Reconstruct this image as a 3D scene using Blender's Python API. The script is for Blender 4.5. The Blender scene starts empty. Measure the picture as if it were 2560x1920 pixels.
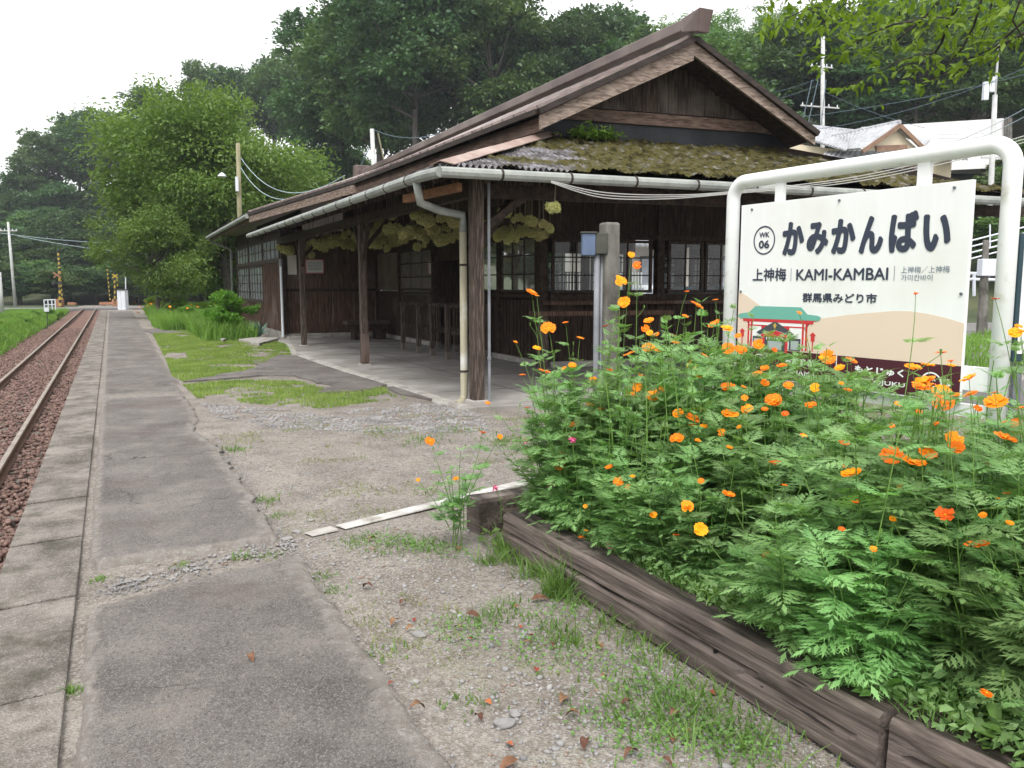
import bpy, bmesh, math, random
import numpy as np
from mathutils import Vector, Matrix
PI=math.pi
scene=bpy.context.scene
# ------------------------------------------------------------------ camera
FPX=828.; CX=512.; CY=384.; HZ=285.; EYE=1.5
TH=math.atan((CY-HZ)/FPX)
_fw=math.cos(TH)+(CY-HZ)/FPX*math.sin(TH)
PH=math.atan((512-110)/FPX/_fw)
cam=bpy.data.cameras.new('camera'); cam_o=bpy.data.objects.new('camera',cam)
scene.collection.objects.link(cam_o); scene.camera=cam_o
cam.sensor_width=36; cam.lens=36*FPX/1024; cam.clip_start=.05; cam.clip_end=2000
cam_o.location=(0,0,EYE); cam_o.rotation_euler=(PI/2-TH,0,-PH)
scene.render.resolution_x=1024; scene.render.resolution_y=768
# ------------------------------------------------------------------ world and sun (overcast)
w=bpy.data.worlds.new("World"); scene.world=w; w.use_nodes=True
nt=w.node_tree; bg=nt.nodes['Background']
sky=nt.nodes.new('ShaderNodeTexSky'); sky.sky_type='NISHITA'; sky.sun_disc=False
SUN_EL=math.radians(58); SUN_AZ=math.radians(215)
sky.sun_elevation=SUN_EL; sky.sun_rotation=SUN_AZ; sky.dust_density=6; sky.air_density=1.0; sky.ozone_density=1
hs=nt.nodes.new('ShaderNodeHueSaturation'); hs.inputs['Saturation'].default_value=.22; hs.inputs['Value'].default_value=1.25
nt.links.new(sky.outputs[0],hs.inputs['Color'])
# high thin cloud layer brightening the whole dome evenly
mx=nt.nodes.new('ShaderNodeMix'); mx.data_type='RGBA'; mx.inputs[0].default_value=.65
nt.links.new(hs.outputs[0],mx.inputs[6]); mx.inputs[7].default_value=(11.1,11.1,11.2,1)
nt.links.new(mx.outputs[2],bg.inputs[0]); bg.inputs[1].default_value=.1
sun=bpy.data.lights.new('sun','SUN'); sun.energy=1.3; sun.angle=math.radians(20); sun.color=(1,.97,.92)
sun_o=bpy.data.objects.new('sun',sun); scene.collection.objects.link(sun_o)
_sd=Vector((math.sin(SUN_AZ)*math.cos(SUN_EL),math.cos(SUN_AZ)*math.cos(SUN_EL),math.sin(SUN_EL)))
sun_o.rotation_euler=_sd.to_track_quat('Z','Y').to_euler()
scene.view_settings.view_transform='Standard'; scene.view_settings.look='None'
scene.view_settings.exposure=.82; scene.view_settings.gamma=1
scene.cycles.max_bounces=8; scene.cycles.transparent_max_bounces=16
try: scene.cycles.use_denoising=True
except Exception: pass
# ------------------------------------------------------------------ measuring helpers (photo pixel of 1024x768 -> point in the place)
def ray(px,py):
    x=(px-CX)/FPX; u=(CY-py)/FPX
    f=math.cos(TH)+u*math.sin(TH); z=u*math.cos(TH)-math.sin(TH)
    return (x*math.cos(PH)+f*math.sin(PH), -x*math.sin(PH)+f*math.cos(PH), z)
def _pt(d,t): return Vector((d[0]*t,d[1]*t,d[2]*t+EYE))
def oz(px,py,z=0.): d=ray(px,py); return _pt(d,(z-EYE)/d[2])
def ox(px,py,X): d=ray(px,py); return _pt(d,X/d[0])
def at(px,py,dist):
    d=ray(px,py); f=d[0]*math.sin(PH)+d[1]*math.cos(PH); return _pt(d,dist/f)
SK=.112
def S(X,Y,z): return Vector((X,Y-(X-4)*SK,z))          # building axes (end walls slightly skewed to the track)
def oe(px,py,Yp):                                       # pixel on a plane parallel to the end wall
    d=ray(px,py); return _pt(d,(Yp+4*SK)/(d[1]+SK*d[0]))
def D(a,b): return a*.46293,b*.46293
# ------------------------------------------------------------------ object helpers
COL=scene.collection
def tag(o,label=None,cat=None,group=None,kind=None):
    if label: o['label']=label
    if cat: o['category']=cat
    if group: o['group']=group
    if kind: o['kind']=kind
    return o
def empty(name,loc,label,cat,group=None,rz=0):
    o=bpy.data.objects.new(name,None); COL.objects.link(o); o.location=loc; o.rotation_euler=(0,0,rz)
    o.empty_display_size=.1
    return tag(o,label,cat,group)
def link(name,me,parent=None,world=True):
    o=bpy.data.objects.new(name,me); COL.objects.link(o)
    if parent is not None:
        o.parent=parent
        if world:
            base=parent; L=Vector((0,0,0))
            while base is not None: L+=Vector(base.location) ; base=base.parent if base.type!='EMPTY' else None
            if parent.type=='EMPTY': o.matrix_parent_inverse=Matrix.Translation(-Vector(parent.location))
            else:
                o.matrix_parent_inverse=Matrix.Identity(4)
    return o
def finish(me,mats,smooth=False,midx=None):
    for m in (mats if isinstance(mats,(list,tuple)) else [mats]): me.materials.append(m)
    if midx is not None: me.polygons.foreach_set('material_index',midx)
    if smooth: me.polygons.foreach_set('use_smooth',[True]*len(me.polygons))
    me.update()
class MB:
    """collects faces of one part"""
    def __init__(s): s.v=[]; s.f=[]; s.m=[]; s.cur=0
    def add(s,vs,fs):
        n=len(s.v); s.v+= [tuple(v) for v in vs]; s.f+=[tuple(i+n for i in f) for f in fs]; s.m+=[s.cur]*len(fs); return s
    def box(s,a,b):
        x0,y0,z0=a; x1,y1,z1=b
        return s.add([(x0,y0,z0),(x1,y0,z0),(x1,y1,z0),(x0,y1,z0),(x0,y0,z1),(x1,y0,z1),(x1,y1,z1),(x0,y1,z1)],
            [(0,3,2,1),(4,5,6,7),(0,1,5,4),(1,2,6,5),(2,3,7,6),(3,0,4,7)])
    def hexa(s,p):   # 8 points: bottom 4, top 4
        return s.add(p,[(0,3,2,1),(4,5,6,7),(0,1,5,4),(1,2,6,5),(2,3,7,6),(3,0,4,7)])
    def sbox(s,a,b):  # box in building axes
        x0,y0,z0=a; x1,y1,z1=b
        return s.hexa([S(x0,y0,z0),S(x1,y0,z0),S(x1,y1,z0),S(x0,y1,z0),S(x0,y0,z1),S(x1,y0,z1),S(x1,y1,z1),S(x0,y1,z1)])
    def bar(s,p,q,w,h,up=(0,0,1)):
        p=Vector(p);q=Vector(q);d=(q-p).normalized(); u=Vector(up)
        if abs(d.dot(u))>.98: u=Vector((1,0,0))
        r=d.cross(u).normalized()*w/2; t=r.cross(d).normalized()*h/2
        return s.hexa([p-r-t,p+r-t,q+r-t,q-r-t,p-r+t,p+r+t,q+r+t,q-r+t])
    def tube(s,pts,r,n=8,cap=True):
        pts=[Vector(p) for p in pts]; R=r if isinstance(r,(list,tuple)) else [r]*len(pts)
        rings=[]; prev=None
        for i,p in enumerate(pts):
            d=(pts[min(i+1,len(pts)-1)]-pts[max(i-1,0)]).normalized()
            if prev is None:
                a=d.cross(Vector((0,0,1)))
                if a.length<.1: a=d.cross(Vector((1,0,0)))
            else: a=prev-d*prev.dot(d)
            a.normalize(); prev=a; b=d.cross(a)
            rings.append([p+(a*math.cos(2*PI*k/n)+b*math.sin(2*PI*k/n))*R[i] for k in range(n)])
        vs=[v for g in rings for v in g]; fs=[]
        for i in range(len(pts)-1):
            for k in range(n):
                k2=(k+1)%n; fs.append((i*n+k,i*n+k2,(i+1)*n+k2,(i+1)*n+k))
        if cap: fs.append(tuple(range(n-1,-1,-1))); fs.append(tuple((len(pts)-1)*n+k for k in range(n)))
        return s.add(vs,fs)
    def quad(s,a,b,c,d): return s.add([a,b,c,d],[(0,1,2,3)])
    def prism(s,poly,thick):  # poly: list of Vector (planar, CCW) extruded by vector thick
        n=len(poly); t=Vector(thick)
        vs=[Vector(p) for p in poly]+[Vector(p)+t for p in poly]
        fs=[tuple(range(n-1,-1,-1)),tuple(range(n,2*n))]+[(i,(i+1)%n,(i+1)%n+n,i+n) for i in range(n)]
        return s.add(vs,fs)
    def build(s,name,mats,parent=None,smooth=False,bevel=0,world=True):
        me=bpy.data.meshes.new(name); me.from_pydata(s.v,[],s.f)
        finish(me,mats,smooth,s.m)
        bm=bmesh.new(); bm.from_mesh(me); bmesh.ops.recalc_face_normals(bm,faces=bm.faces); bm.to_mesh(me); bm.free()
        o=link(name,me,parent,world)
        if bevel:
            m=o.modifiers.new('bevel','BEVEL'); m.width=bevel; m.segments=2; m.limit_method='ANGLE'; m.angle_limit=.7
        return o
def npmesh(name,V,Fc,mats,smooth=False,midx=None):
    """fast mesh from numpy: V (n,3), Fc (m,k)"""
    me=bpy.data.meshes.new(name); n=len(V); m,k=Fc.shape
    me.vertices.add(n); me.vertices.foreach_set('co',np.asarray(V,dtype=np.float32).ravel())
    me.loops.add(m*k); me.loops.foreach_set('vertex_index',Fc.astype(np.int32).ravel())
    me.polygons.add(m); me.polygons.foreach_set('loop_start',np.arange(0,m*k,k,dtype=np.int32))
    me.update(calc_edges=True)
    finish(me,mats,smooth,midx); me.validate(); return me
def grid(name,fn,nu,nv,mat,smooth=True,parent=None):
    V=np.array([fn(i/(nu-1),j/(nv-1)) for j in range(nv) for i in range(nu)])
    F=np.array([(j*nu+i,j*nu+i+1,(j+1)*nu+i+1,(j+1)*nu+i) for j in range(nv-1) for i in range(nu-1)])
    return link(name,npmesh(name,V,F,mat,smooth),parent)
# ------------------------------------------------------------------ materials
def mat(name,c1,c2=None,scale=5,rough=.8,stretch=(1,1,1),bump=0,bscale=None,c3=None,detail=6,spread=(.35,.65),metal=0,spec=.3,rand=0,c4=None,s4=1.2,t4=(.5,.62),dist=0):
    m=bpy.data.materials.new(name); m.use_nodes=True; N=m.node_tree.nodes; Lk=m.node_tree.links
    b=N['Principled BSDF']; b.inputs['Roughness'].default_value=rough; b.inputs['Metallic'].default_value=metal
    b.inputs['Specular IOR Level'].default_value=spec
    c1=(*c1,1)
    if c2 is None and not bump: b.inputs['Base Color'].default_value=c1; return m
    tc=N.new('ShaderNodeTexCoord'); mp=N.new('ShaderNodeMapping'); mp.inputs['Scale'].default_value=stretch
    Lk.new(tc.outputs['Object'],mp.inputs[0])
    no=N.new('ShaderNodeTexNoise'); no.inputs['Scale'].default_value=scale; no.inputs['Detail'].default_value=detail; no.inputs['Roughness'].default_value=.62
    no.inputs['Distortion'].default_value=dist
    Lk.new(mp.outputs[0],no.inputs[0])
    out=None
    if c2 is not None:
        rp=N.new('ShaderNodeValToRGB'); rp.color_ramp.elements[0].position=spread[0]; rp.color_ramp.elements[1].position=spread[1]
        rp.color_ramp.elements[0].color=c1; rp.color_ramp.elements[1].color=(*c2,1)
        if c3: e=rp.color_ramp.elements.new((spread[0]+spread[1])/2); e.color=(*c3,1)
        Lk.new(no.outputs[0],rp.inputs[0]); out=rp.outputs[0]
    if c4 is not None:
        n4=N.new('ShaderNodeTexNoise'); n4.inputs['Scale'].default_value=s4; n4.inputs['Detail'].default_value=7; Lk.new(tc.outputs['Object'],n4.inputs[0])
        r4=N.new('ShaderNodeMapRange'); r4.inputs[1].default_value=t4[0]; r4.inputs[2].default_value=t4[1]; Lk.new(n4.outputs[0],r4.inputs[0])
        mm=N.new('ShaderNodeMix'); mm.data_type='RGBA'; Lk.new(r4.outputs[0],mm.inputs[0]); 
        if out: Lk.new(out,mm.inputs[6])
        else: mm.inputs[6].default_value=c1
        mm.inputs[7].default_value=(*c4,1); out=mm.outputs[2]
    if rand:
        oi=N.new('ShaderNodeObjectInfo'); h=N.new('ShaderNodeHueSaturation'); mr=N.new('ShaderNodeMapRange')
        mr.inputs[3].default_value=1-rand; mr.inputs[4].default_value=1+rand; Lk.new(oi.outputs['Random'],mr.inputs[0]); Lk.new(mr.outputs[0],h.inputs['Value'])
        mh=N.new('ShaderNodeMapRange'); mh.inputs[3].default_value=.485; mh.inputs[4].default_value=.515; Lk.new(oi.outputs['Random'],mh.inputs[0]); Lk.new(mh.outputs[0],h.inputs['Hue'])
        if out: Lk.new(out,h.inputs['Color'])
        out=h.outputs[0]
    if out: Lk.new(out,b.inputs['Base Color'])
    else: b.inputs['Base Color'].default_value=c1
    if bump:
        nb=N.new('ShaderNodeTexNoise'); nb.inputs['Scale'].default_value=bscale or scale*3; nb.inputs['Detail'].default_value=6; Lk.new(mp.outputs[0],nb.inputs[0])
        bu=N.new('ShaderNodeBump'); bu.inputs['Strength'].default_value=min(1,bump); bu.inputs['Distance'].default_value=.02*bump; Lk.new(nb.outputs[0],bu.inputs['Height']); Lk.new(bu.outputs[0],b.inputs['Normal'])
    return m
def leafmat(name,c1,c2,scale=1.2,trans=.35,rand=.18,rough=.5,spec=.35):
    m=mat(name,c1,c2,scale=scale,rough=rough,spec=spec,rand=rand,spread=(.3,.7))
    N=m.node_tree.nodes; Lk=m.node_tree.links; b=N['Principled BSDF']
    src=b.inputs['Base Color'].links[0].from_socket
    tr=N.new('ShaderNodeBsdfTranslucent'); g=N.new('ShaderNodeMix'); g.data_type='RGBA'; g.blend_type='MULTIPLY'; g.inputs[0].default_value=1
    g.inputs[7].default_value=(1.25,1.3,.55,1); Lk.new(src,g.inputs[6]); Lk.new(g.outputs[2],tr.inputs[0])
    ms=N.new('ShaderNodeMixShader'); ms.inputs[0].default_value=trans
    Lk.new(b.outputs[0],ms.inputs[1]); Lk.new(tr.outputs[0],ms.inputs[2]); Lk.new(ms.outputs[0],N['Material Output'].inputs[0])
    return m
M={}
WV=(9,9,.55)
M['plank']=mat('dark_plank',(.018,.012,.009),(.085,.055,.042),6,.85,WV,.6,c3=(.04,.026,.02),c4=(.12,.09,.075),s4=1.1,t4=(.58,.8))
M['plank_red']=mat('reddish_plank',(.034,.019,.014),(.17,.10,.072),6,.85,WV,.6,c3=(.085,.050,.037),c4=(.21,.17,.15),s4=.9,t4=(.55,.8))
M['post']=mat('weathered_post',(.045,.032,.026),(.19,.145,.12),5,.85,(14,14,.8),.7,c3=(.065,.048,.04))
M['post_grey']=mat('grey_post_wood',(.10,.085,.07),(.24,.21,.18),5,.85,(14,14,.8),.7)
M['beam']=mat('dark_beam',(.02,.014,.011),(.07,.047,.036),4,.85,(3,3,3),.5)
M['beam_light']=mat('new_brown_beam',(.16,.075,.035),(.28,.14,.07),4,.7,(1,8,8),.3)
M['fascia']=mat('fascia_wood',(.10,.07,.053),(.34,.265,.22),4.,.8,(9,.8,9),.5,c3=(.22,.16,.13))
M['rake']=mat('rake_wood',(.10,.072,.055),(.36,.29,.24),4.,.8,(.9,9,7),.5,c3=(.235,.18,.148),dist=.4)
M['metalroof']=mat('brown_metal_roof',(.085,.056,.05),(.16,.115,.102),1.5,.42,(1,1,1),.1,c4=(.26,.21,.19),s4=.6,t4=(.45,.75),spec=.5)
M['seam']=mat('pale_seam_metal',(.17,.13,.12),(.34,.28,.26),3,.4,spec=.5)  # seams in a lighter tone than the roof sheet
M['edge']=mat('roof_edge_dark',(.018,.013,.011),(.05,.036,.03),5,.6,(1,1,4),.2)
M['hipcap']=mat('pale_hip_cap',(.27,.18,.15),(.40,.31,.27),3,.5,c4=(.25,.18,.15),s4=2,t4=(.55,.75))
M['darksheet']=mat('dark_sheet',(.014,.016,.020),(.032,.034,.040),2,.55)
M['plank_gable']=mat('gable_plank',(.022,.016,.013),(.135,.10,.08),6,.85,WV,.6,c3=(.06,.042,.034),c4=(.19,.165,.145),s4=1.6,t4=(.5,.75))
M['gutter']=mat('gutter_grey',(.22,.235,.22),(.38,.40,.37),3,.5,(1,1,1),.05,c4=(.16,.17,.15),s4=3,t4=(.58,.72))
M['pipe_beige']=mat('beige_pipe',(.25,.225,.16),(.40,.37,.27),2,.5,(4,4,.8),0,c4=(.62,.66,.68),s4=1,t4=(.6,.75))
M['pipe_grey']=mat('grey_conduit',(.15,.16,.18),(.26,.27,.29),3,.5)
M['conc']=mat('porch_concrete',(.23,.215,.20),(.37,.35,.33),1.3,.85,(1,1,1),.25,30,c4=(.19,.175,.16),s4=.6,t4=(.45,.7))
M['conc_pale']=mat('pale_concrete',(.30,.285,.26),(.44,.42,.39),4,.85,(1,1,1),.5,40,c4=(.24,.225,.2),s4=3,t4=(.5,.7))
M['conc_post']=mat('concrete_post',(.08,.073,.063),(.21,.20,.18),5,.9,(1,1,.5),.6,40,c4=(.07,.065,.055),s4=2.5,t4=(.55,.72))
M['plaster']=mat('dull_plaster',(.13,.105,.085),(.20,.165,.135),1.5,.9,(1,1,1),.3,12)
M['whitep']=mat('white_paint',(.80,.81,.81),(.86,.87,.87),6,.4,spec=.45,c4=(.48,.46,.36),s4=9,t4=(.60,.80))
M['boardw']=mat('board_white',(.83,.84,.84),(.87,.88,.88),3,.45,(6,6,.6),c4=(.78,.78,.74),s4=2.5,t4=(.5,.8))
M['navy']=mat('ink_navy',(.045,.055,.085))
M['inkg']=mat('ink_grey_blue',(.13,.18,.24))
M['maroon']=mat('print_maroon',(.075,.018,.028))
M['peach']=mat('print_peach',(.76,.62,.50))
M['teal']=mat('print_teal',(.16,.44,.36))
M['red']=mat('print_red',(.60,.045,.05))
M['pdark']=mat('print_dark',(.07,.08,.09))
M['gold']=mat('print_gold',(.55,.36,.08))
M['printw']=mat('print_white',(.85,.86,.86))
M['screw']=mat('screw_steel',(.25,.28,.32),metal=.8,rough=.4)
M['timber']=mat('sleeper_timber',(.045,.036,.031),(.225,.185,.165),3.2,.9,(9,.7,11),.55,6,c3=(.125,.10,.088),spread=(.27,.75),dist=.4,c4=(.045,.033,.03),s4=2.2,t4=(.52,.7))
def add_cracks(m,scale,stretch,lo,hi,amt=.9):
    N=m.node_tree.nodes; Lk=m.node_tree.links; b=N['Principled BSDF']; src=b.inputs['Base Color'].links[0].from_socket
    tc=N.new('ShaderNodeTexCoord'); mp=N.new('ShaderNodeMapping'); mp.inputs['Scale'].default_value=stretch; Lk.new(tc.outputs['Object'],mp.inputs[0])
    n=N.new('ShaderNodeTexNoise'); n.inputs['Scale'].default_value=scale; n.inputs['Detail'].default_value=2; Lk.new(mp.outputs[0],n.inputs[0])
    r=N.new('ShaderNodeMapRange'); r.inputs[1].default_value=lo; r.inputs[2].default_value=hi; r.inputs[3].default_value=0; r.inputs[4].default_value=amt; Lk.new(n.outputs[0],r.inputs[0])
    x=N.new('ShaderNodeMix'); x.data_type='RGBA'; Lk.new(r.outputs[0],x.inputs[0]); Lk.new(src,x.inputs[6]); x.inputs[7].default_value=(.012,.009,.008,1); Lk.new(x.outputs[2],b.inputs['Base Color'])
add_cracks(M['timber'],4,(9,.45,14),.665,.70)
M['timber_top']=mat('sleeper_top_tar_stained',(.018,.014,.012),(.13,.105,.092),3.,.85,(12,.6,4),.5,6,c3=(.05,.04,.034),c4=(.24,.205,.185),s4=3,t4=(.6,.75))
M['rail']=mat('rail_steel',(.22,.17,.13),(.36,.31,.26),3,.45,metal=.35,spec=.5)
M['rail_rust']=mat('rail_rust',(.09,.05,.035),(.17,.10,.07),8,.8)
M['orange']=mat('orange_petal',(.84,.195,.004),(.90,.275,.006),25,.6,rand=.12,spec=.2)
M['deep_or']=mat('deep_orange_petal',(.72,.08,.008),(.86,.15,.01),25,.55,spec=.2)
M['fcenter']=mat('flower_centre',(.55,.26,.01),(.75,.42,.02),60,.8)
M['pinkf']=mat('pink_petal',(.80,.10,.30),(.88,.22,.42),25,.6)
M['stem']=mat('stem_green',(.10,.20,.04),(.16,.28,.06),8,.6)
M['stembrown']=mat('stem_brown_green',(.09,.10,.04),(.15,.16,.07),8,.6)
M['cosmos']=leafmat('cosmos_leaf',(.13,.265,.085),(.34,.54,.22),7,.38,.3,rough=.42,spec=.5)
M['weed']=leafmat('weed_leaf',(.09,.18,.04),(.20,.33,.09),6,.38,.2)
M['grass']=leafmat('grass_blade',(.15,.24,.05),(.34,.43,.13),1.6,.42,.1)
M['grasslush']=leafmat('lush_grass_blade',(.11,.21,.04),(.26,.42,.09),.5,.4,.1)
M['grassdry']=leafmat('dry_grass_blade',(.13,.16,.05),(.28,.28,.12),4,.3,.1)
M['leaf_dark']=leafmat('hill_leaf_dark',(.035,.080,.036),(.085,.155,.058),.22,.3,.3)
M['leaf_mid']=leafmat('hill_leaf_mid',(.06,.125,.04),(.13,.21,.07),.25,.3,.25)
M['leaf_cedar']=leafmat('cedar_needles',(.028,.070,.036),(.06,.12,.055),.3,.2,.2)
M['leaf_bamboo']=leafmat('bamboo_leaf',(.11,.21,.08),(.19,.31,.11),.3,.35,.15)
M['leaf_cherry']=leafmat('cherry_leaf',(.095,.18,.04),(.20,.32,.085),.5,.40,.1)
M['leaf_near']=leafmat('near_branch_leaf',(.07,.15,.015),(.20,.33,.03),2.2,.42,.05)
M['leaf_bush']=leafmat('bush_leaf',(.10,.23,.03),(.20,.38,.06),2,.38,.05)
M['leaf_agave']=mat('agave_leaf',(.08,.16,.12),(.16,.27,.20),4,.6,(1,1,6))
M['bark']=mat('bark',(.05,.042,.035),(.13,.115,.10),6,.9,(3,3,1),.8)
M['bark_dark']=mat('dark_twig_bark',(.022,.018,.016),(.07,.06,.052),8,.9)
M['hydr']=mat('dried_hydrangea',(.20,.24,.06),(.70,.66,.30),7,.85,c4=(.55,.46,.22),s4=5,t4=(.5,.7),rand=.15)
M['string']=mat('string',(.16,.13,.09))
M['cable']=mat('cable_grey',(.42,.42,.40))
M['wire']=mat('wire_dark',(.10,.14,.17))
M['wirew']=mat('wire_pale',(.40,.50,.55))
M['polec']=mat('pole_concrete',(.42,.43,.42),(.55,.56,.55),2,.8)
M['polew']=mat('pole_wood',(.17,.16,.09),(.30,.28,.18),3,.85,(6,6,.4))
M['yellow']=mat('crossing_yellow',(.45,.32,.04),(.55,.40,.06),5,.6)
M['black']=mat('crossing_black',(.02,.02,.02),(.04,.04,.04),5,.6)
M['orange_p']=mat('safety_orange',(.28,.13,.08),(.36,.18,.10),4,.6)
M['cabinet']=mat('cabinet_white',(.62,.66,.72),(.72,.75,.80),2,.5)
M['tile']=mat('grey_roof_tile',(.30,.31,.33),(.46,.47,.49),3,.5,spec=.5)
M['cream']=mat('cream_wall',(.62,.53,.38),(.70,.62,.46),1,.85)
M['whitewall']=mat('white_wall',(.78,.76,.76),(.84,.82,.82),.3,.85)
M['brownwood']=mat('house_brown',(.20,.12,.08),(.30,.19,.13),3,.7)
M['frame']=mat('window_frame_wood',(.025,.018,.014),(.075,.053,.042),5,.8,(5,5,2),.3)
M['carblue']=mat('car_paint_pale_blue',(.35,.50,.62),rough=.25,spec=.6)
M['carwhite']=mat('car_paint_white',(.75,.77,.78),rough=.25,spec=.6)
M['tyre']=mat('tyre',(.02,.02,.02))
M['paper']=mat('notice_paper',(.62,.60,.55),(.72,.70,.64),6,.7)
M['pinkframe']=mat('pink_frame',(.52,.20,.22),(.62,.28,.28),6,.6)
M['bluebox']=mat('blue_box',(.07,.10,.18),(.15,.21,.33),4,.35,(1,1,1),.1,c4=(.45,.42,.40),s4=8,t4=(.66,.75),spec=.5)
M['darkbox']=mat('dark_box',(.035,.04,.035),(.09,.09,.075),5,.8)
M['deadleaf']=mat('dead_leaf',(.11,.05,.03),(.25,.135,.075),30,.8,rand=.4)
M['redleaf']=mat('red_leaf',(.22,.05,.03),(.40,.11,.05),12,.8,rand=.3)
M['stone']=mat('pebble',(.14,.14,.145),(.38,.37,.36),3.7,.8,c3=(.27,.26,.255),spread=(.25,.75),c4=(.26,.19,.15),s4=9,t4=(.6,.62))
M['ballast']=mat('ballast_stone',(.095,.06,.05),(.28,.19,.16),9,.85,c3=(.175,.11,.092),c4=(.30,.26,.23),s4=14,t4=(.68,.7))
M['hillsoil']=mat('hill_soil',(.03,.05,.025),(.09,.10,.05),.4,.95)
def glassmat(name,tint=(.9,.95,.95),op=.12):
    m=bpy.data.materials.new(name); m.use_nodes=True; N=m.node_tree.nodes; Lk=m.node_tree.links
    N.remove(N['Principled BSDF']); t=N.new('ShaderNodeBsdfTransparent'); t.inputs[0].default_value=(*tint,1)
    g=N.new('ShaderNodeBsdfGlossy'); g.inputs['Roughness'].default_value=.03
    fr=N.new('ShaderNodeFresnel'); fr.inputs[0].default_value=1.5
    ms=N.new('ShaderNodeMixShader'); Lk.new(fr.outputs[0],ms.inputs[0]); Lk.new(t.outputs[0],ms.inputs[1]); Lk.new(g.outputs[0],ms.inputs[2])
    d=N.new('ShaderNodeBsdfDiffuse'); d.inputs[0].default_value=(.5,.5,.48,1); m2=N.new('ShaderNodeMixShader'); m2.inputs[0].default_value=op
    Lk.new(ms.outputs[0],m2.inputs[1]); Lk.new(d.outputs[0],m2.inputs[2]); Lk.new(m2.outputs[0],N['Material Output'].inputs[0]); return m
M['glass']=glassmat('window_glass',(.9,.94,.94),.03)
M['glass_dusty']=glassmat('dusty_glass',(.7,.72,.72),.25)
def groundmat(name,kind,_e=None):
    m=bpy.data.materials.new(name); m.use_nodes=True; N=m.node_tree.nodes; Lk=m.node_tree.links; b=N['Principled BSDF']
    b.inputs['Roughness'].default_value=.9; b.inputs['Specular IOR Level'].default_value=.2
    tc=N.new('ShaderNodeTexCoord')
    def noise(s,d=6,r=.6): n=N.new('ShaderNodeTexNoise'); n.inputs['Scale'].default_value=s; n.inputs['Detail'].default_value=d; n.inputs['Roughness'].default_value=r; Lk.new(tc.outputs['Object'],n.inputs[0]); return n.outputs[0]
    def vor(s): n=N.new('ShaderNodeTexVoronoi'); n.inputs['Scale'].default_value=s; Lk.new(tc.outputs['Object'],n.inputs[0]); return n
    def rng(x,a,b_): r=N.new('ShaderNodeMapRange'); r.inputs[1].default_value=a; r.inputs[2].default_value=b_; Lk.new(x,r.inputs[0]); return r.outputs[0]
    def mixc(f,a,b_):
        x=N.new('ShaderNodeMix'); x.data_type='RGBA'
        if isinstance(f,float): x.inputs[0].default_value=f
        else: Lk.new(f,x.inputs[0])
        for i,c in ((6,a),(7,b_)):
            if isinstance(c,tuple): x.inputs[i].default_value=(*c,1)
            else: Lk.new(c,x.inputs[i])
        return x.outputs[2]
    def mul(a,b_): x=N.new('ShaderNodeMath'); x.operation='MULTIPLY'; Lk.new(a,x.inputs[0]); (Lk.new(b_,x.inputs[1]) if not isinstance(b_,float) else setattr(x.inputs[1],'default_value',b_)); return x.outputs[0]
    if kind=='soil':
        c=mixc(rng(noise(2.2,9,.68),.38,.62),(.165,.14,.12),(.35,.315,.28))
        c=mixc(mul(rng(noise(34,8,.75),.44,.6),.8),c,(.19,.16,.13))
        v=vor(95); c=mixc(mul(rng(v.outputs['Color'],.45,.9),.7),c,(.43,.41,.385))
        v2=vor(60); c=mixc(mul(rng(v2.outputs['Color'],.62,.95),.6),c,(.14,.125,.115))
        c=mixc(mul(rng(noise(1.1,8,.65),.55,.68),.35),c,(.16,.17,.085))
        bh=noise(70,5,.7); vd=v.outputs['Distance']
    elif kind=='asphalt':
        c=mixc(rng(noise(1.3,9,.68),.36,.64),(.115,.102,.096),(.25,.228,.213))
        v=vor(170); c=mixc(mul(rng(v.outputs['Color'],.5,1.),.8),c,(.36,.34,.32))
        v2=vor(120); c=mixc(mul(rng(v2.outputs['Color'],.65,1.),.75),c,(.06,.055,.055))
        c=mixc(mul(rng(noise(2.6,7,.65),.56,.7),.6),c,(.28,.245,.21)); c=mixc(mul(rng(noise(.7,6,.6),.55,.62),.35),c,(.16,.115,.10))
        vc=N.new('ShaderNodeTexVoronoi'); vc.feature='DISTANCE_TO_EDGE'; vc.inputs['Scale'].default_value=.85
        vm=N.new('ShaderNodeVectorMath'); vm.operation='ADD'; Lk.new(tc.outputs['Object'],vm.inputs[0]); nv=N.new('ShaderNodeTexNoise'); nv.inputs['Scale'].default_value=3.5; nv.inputs['Detail'].default_value=6; Lk.new(tc.outputs['Object'],nv.inputs[0])
        sc_=N.new('ShaderNodeVectorMath'); sc_.operation='SCALE'; sc_.inputs['Scale'].default_value=.55; Lk.new(nv.outputs['Color'],sc_.inputs[0]); Lk.new(sc_.outputs[0],vm.inputs[1]); Lk.new(vm.outputs[0],vc.inputs[0])
        crk=N.new('ShaderNodeMath'); crk.operation='MULTIPLY'; Lk.new(rng(vc.outputs['Distance'],.010,.003),crk.inputs[0]); Lk.new(rng(noise(1.0,3),.50,.58),crk.inputs[1])
        c=mixc(mul(crk.outputs[0],.7),c,(.05,.042,.038))
        bh=noise(160,4,.7); vd=v.outputs['Distance']
        ea=N.new('ShaderNodeAttribute'); ea.attribute_name='edge'; ad_=N.new('ShaderNodeMath'); ad_.operation='ADD'; Lk.new(ea.outputs['Fac'],ad_.inputs[0]); Lk.new(mul(noise(16,8,.7),1.1),ad_.inputs[1])
        vs=vor(70); dirt=mixc(mul(rng(vs.outputs['Color'],.6,.95),.6),mixc(rng(noise(12),.35,.65),(.22,.195,.17),(.31,.285,.26)),(.42,.41,.39))
        c=mixc(rng(ad_.outputs[0],1.0,1.25),c,dirt)
    elif kind=='coping':
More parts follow.
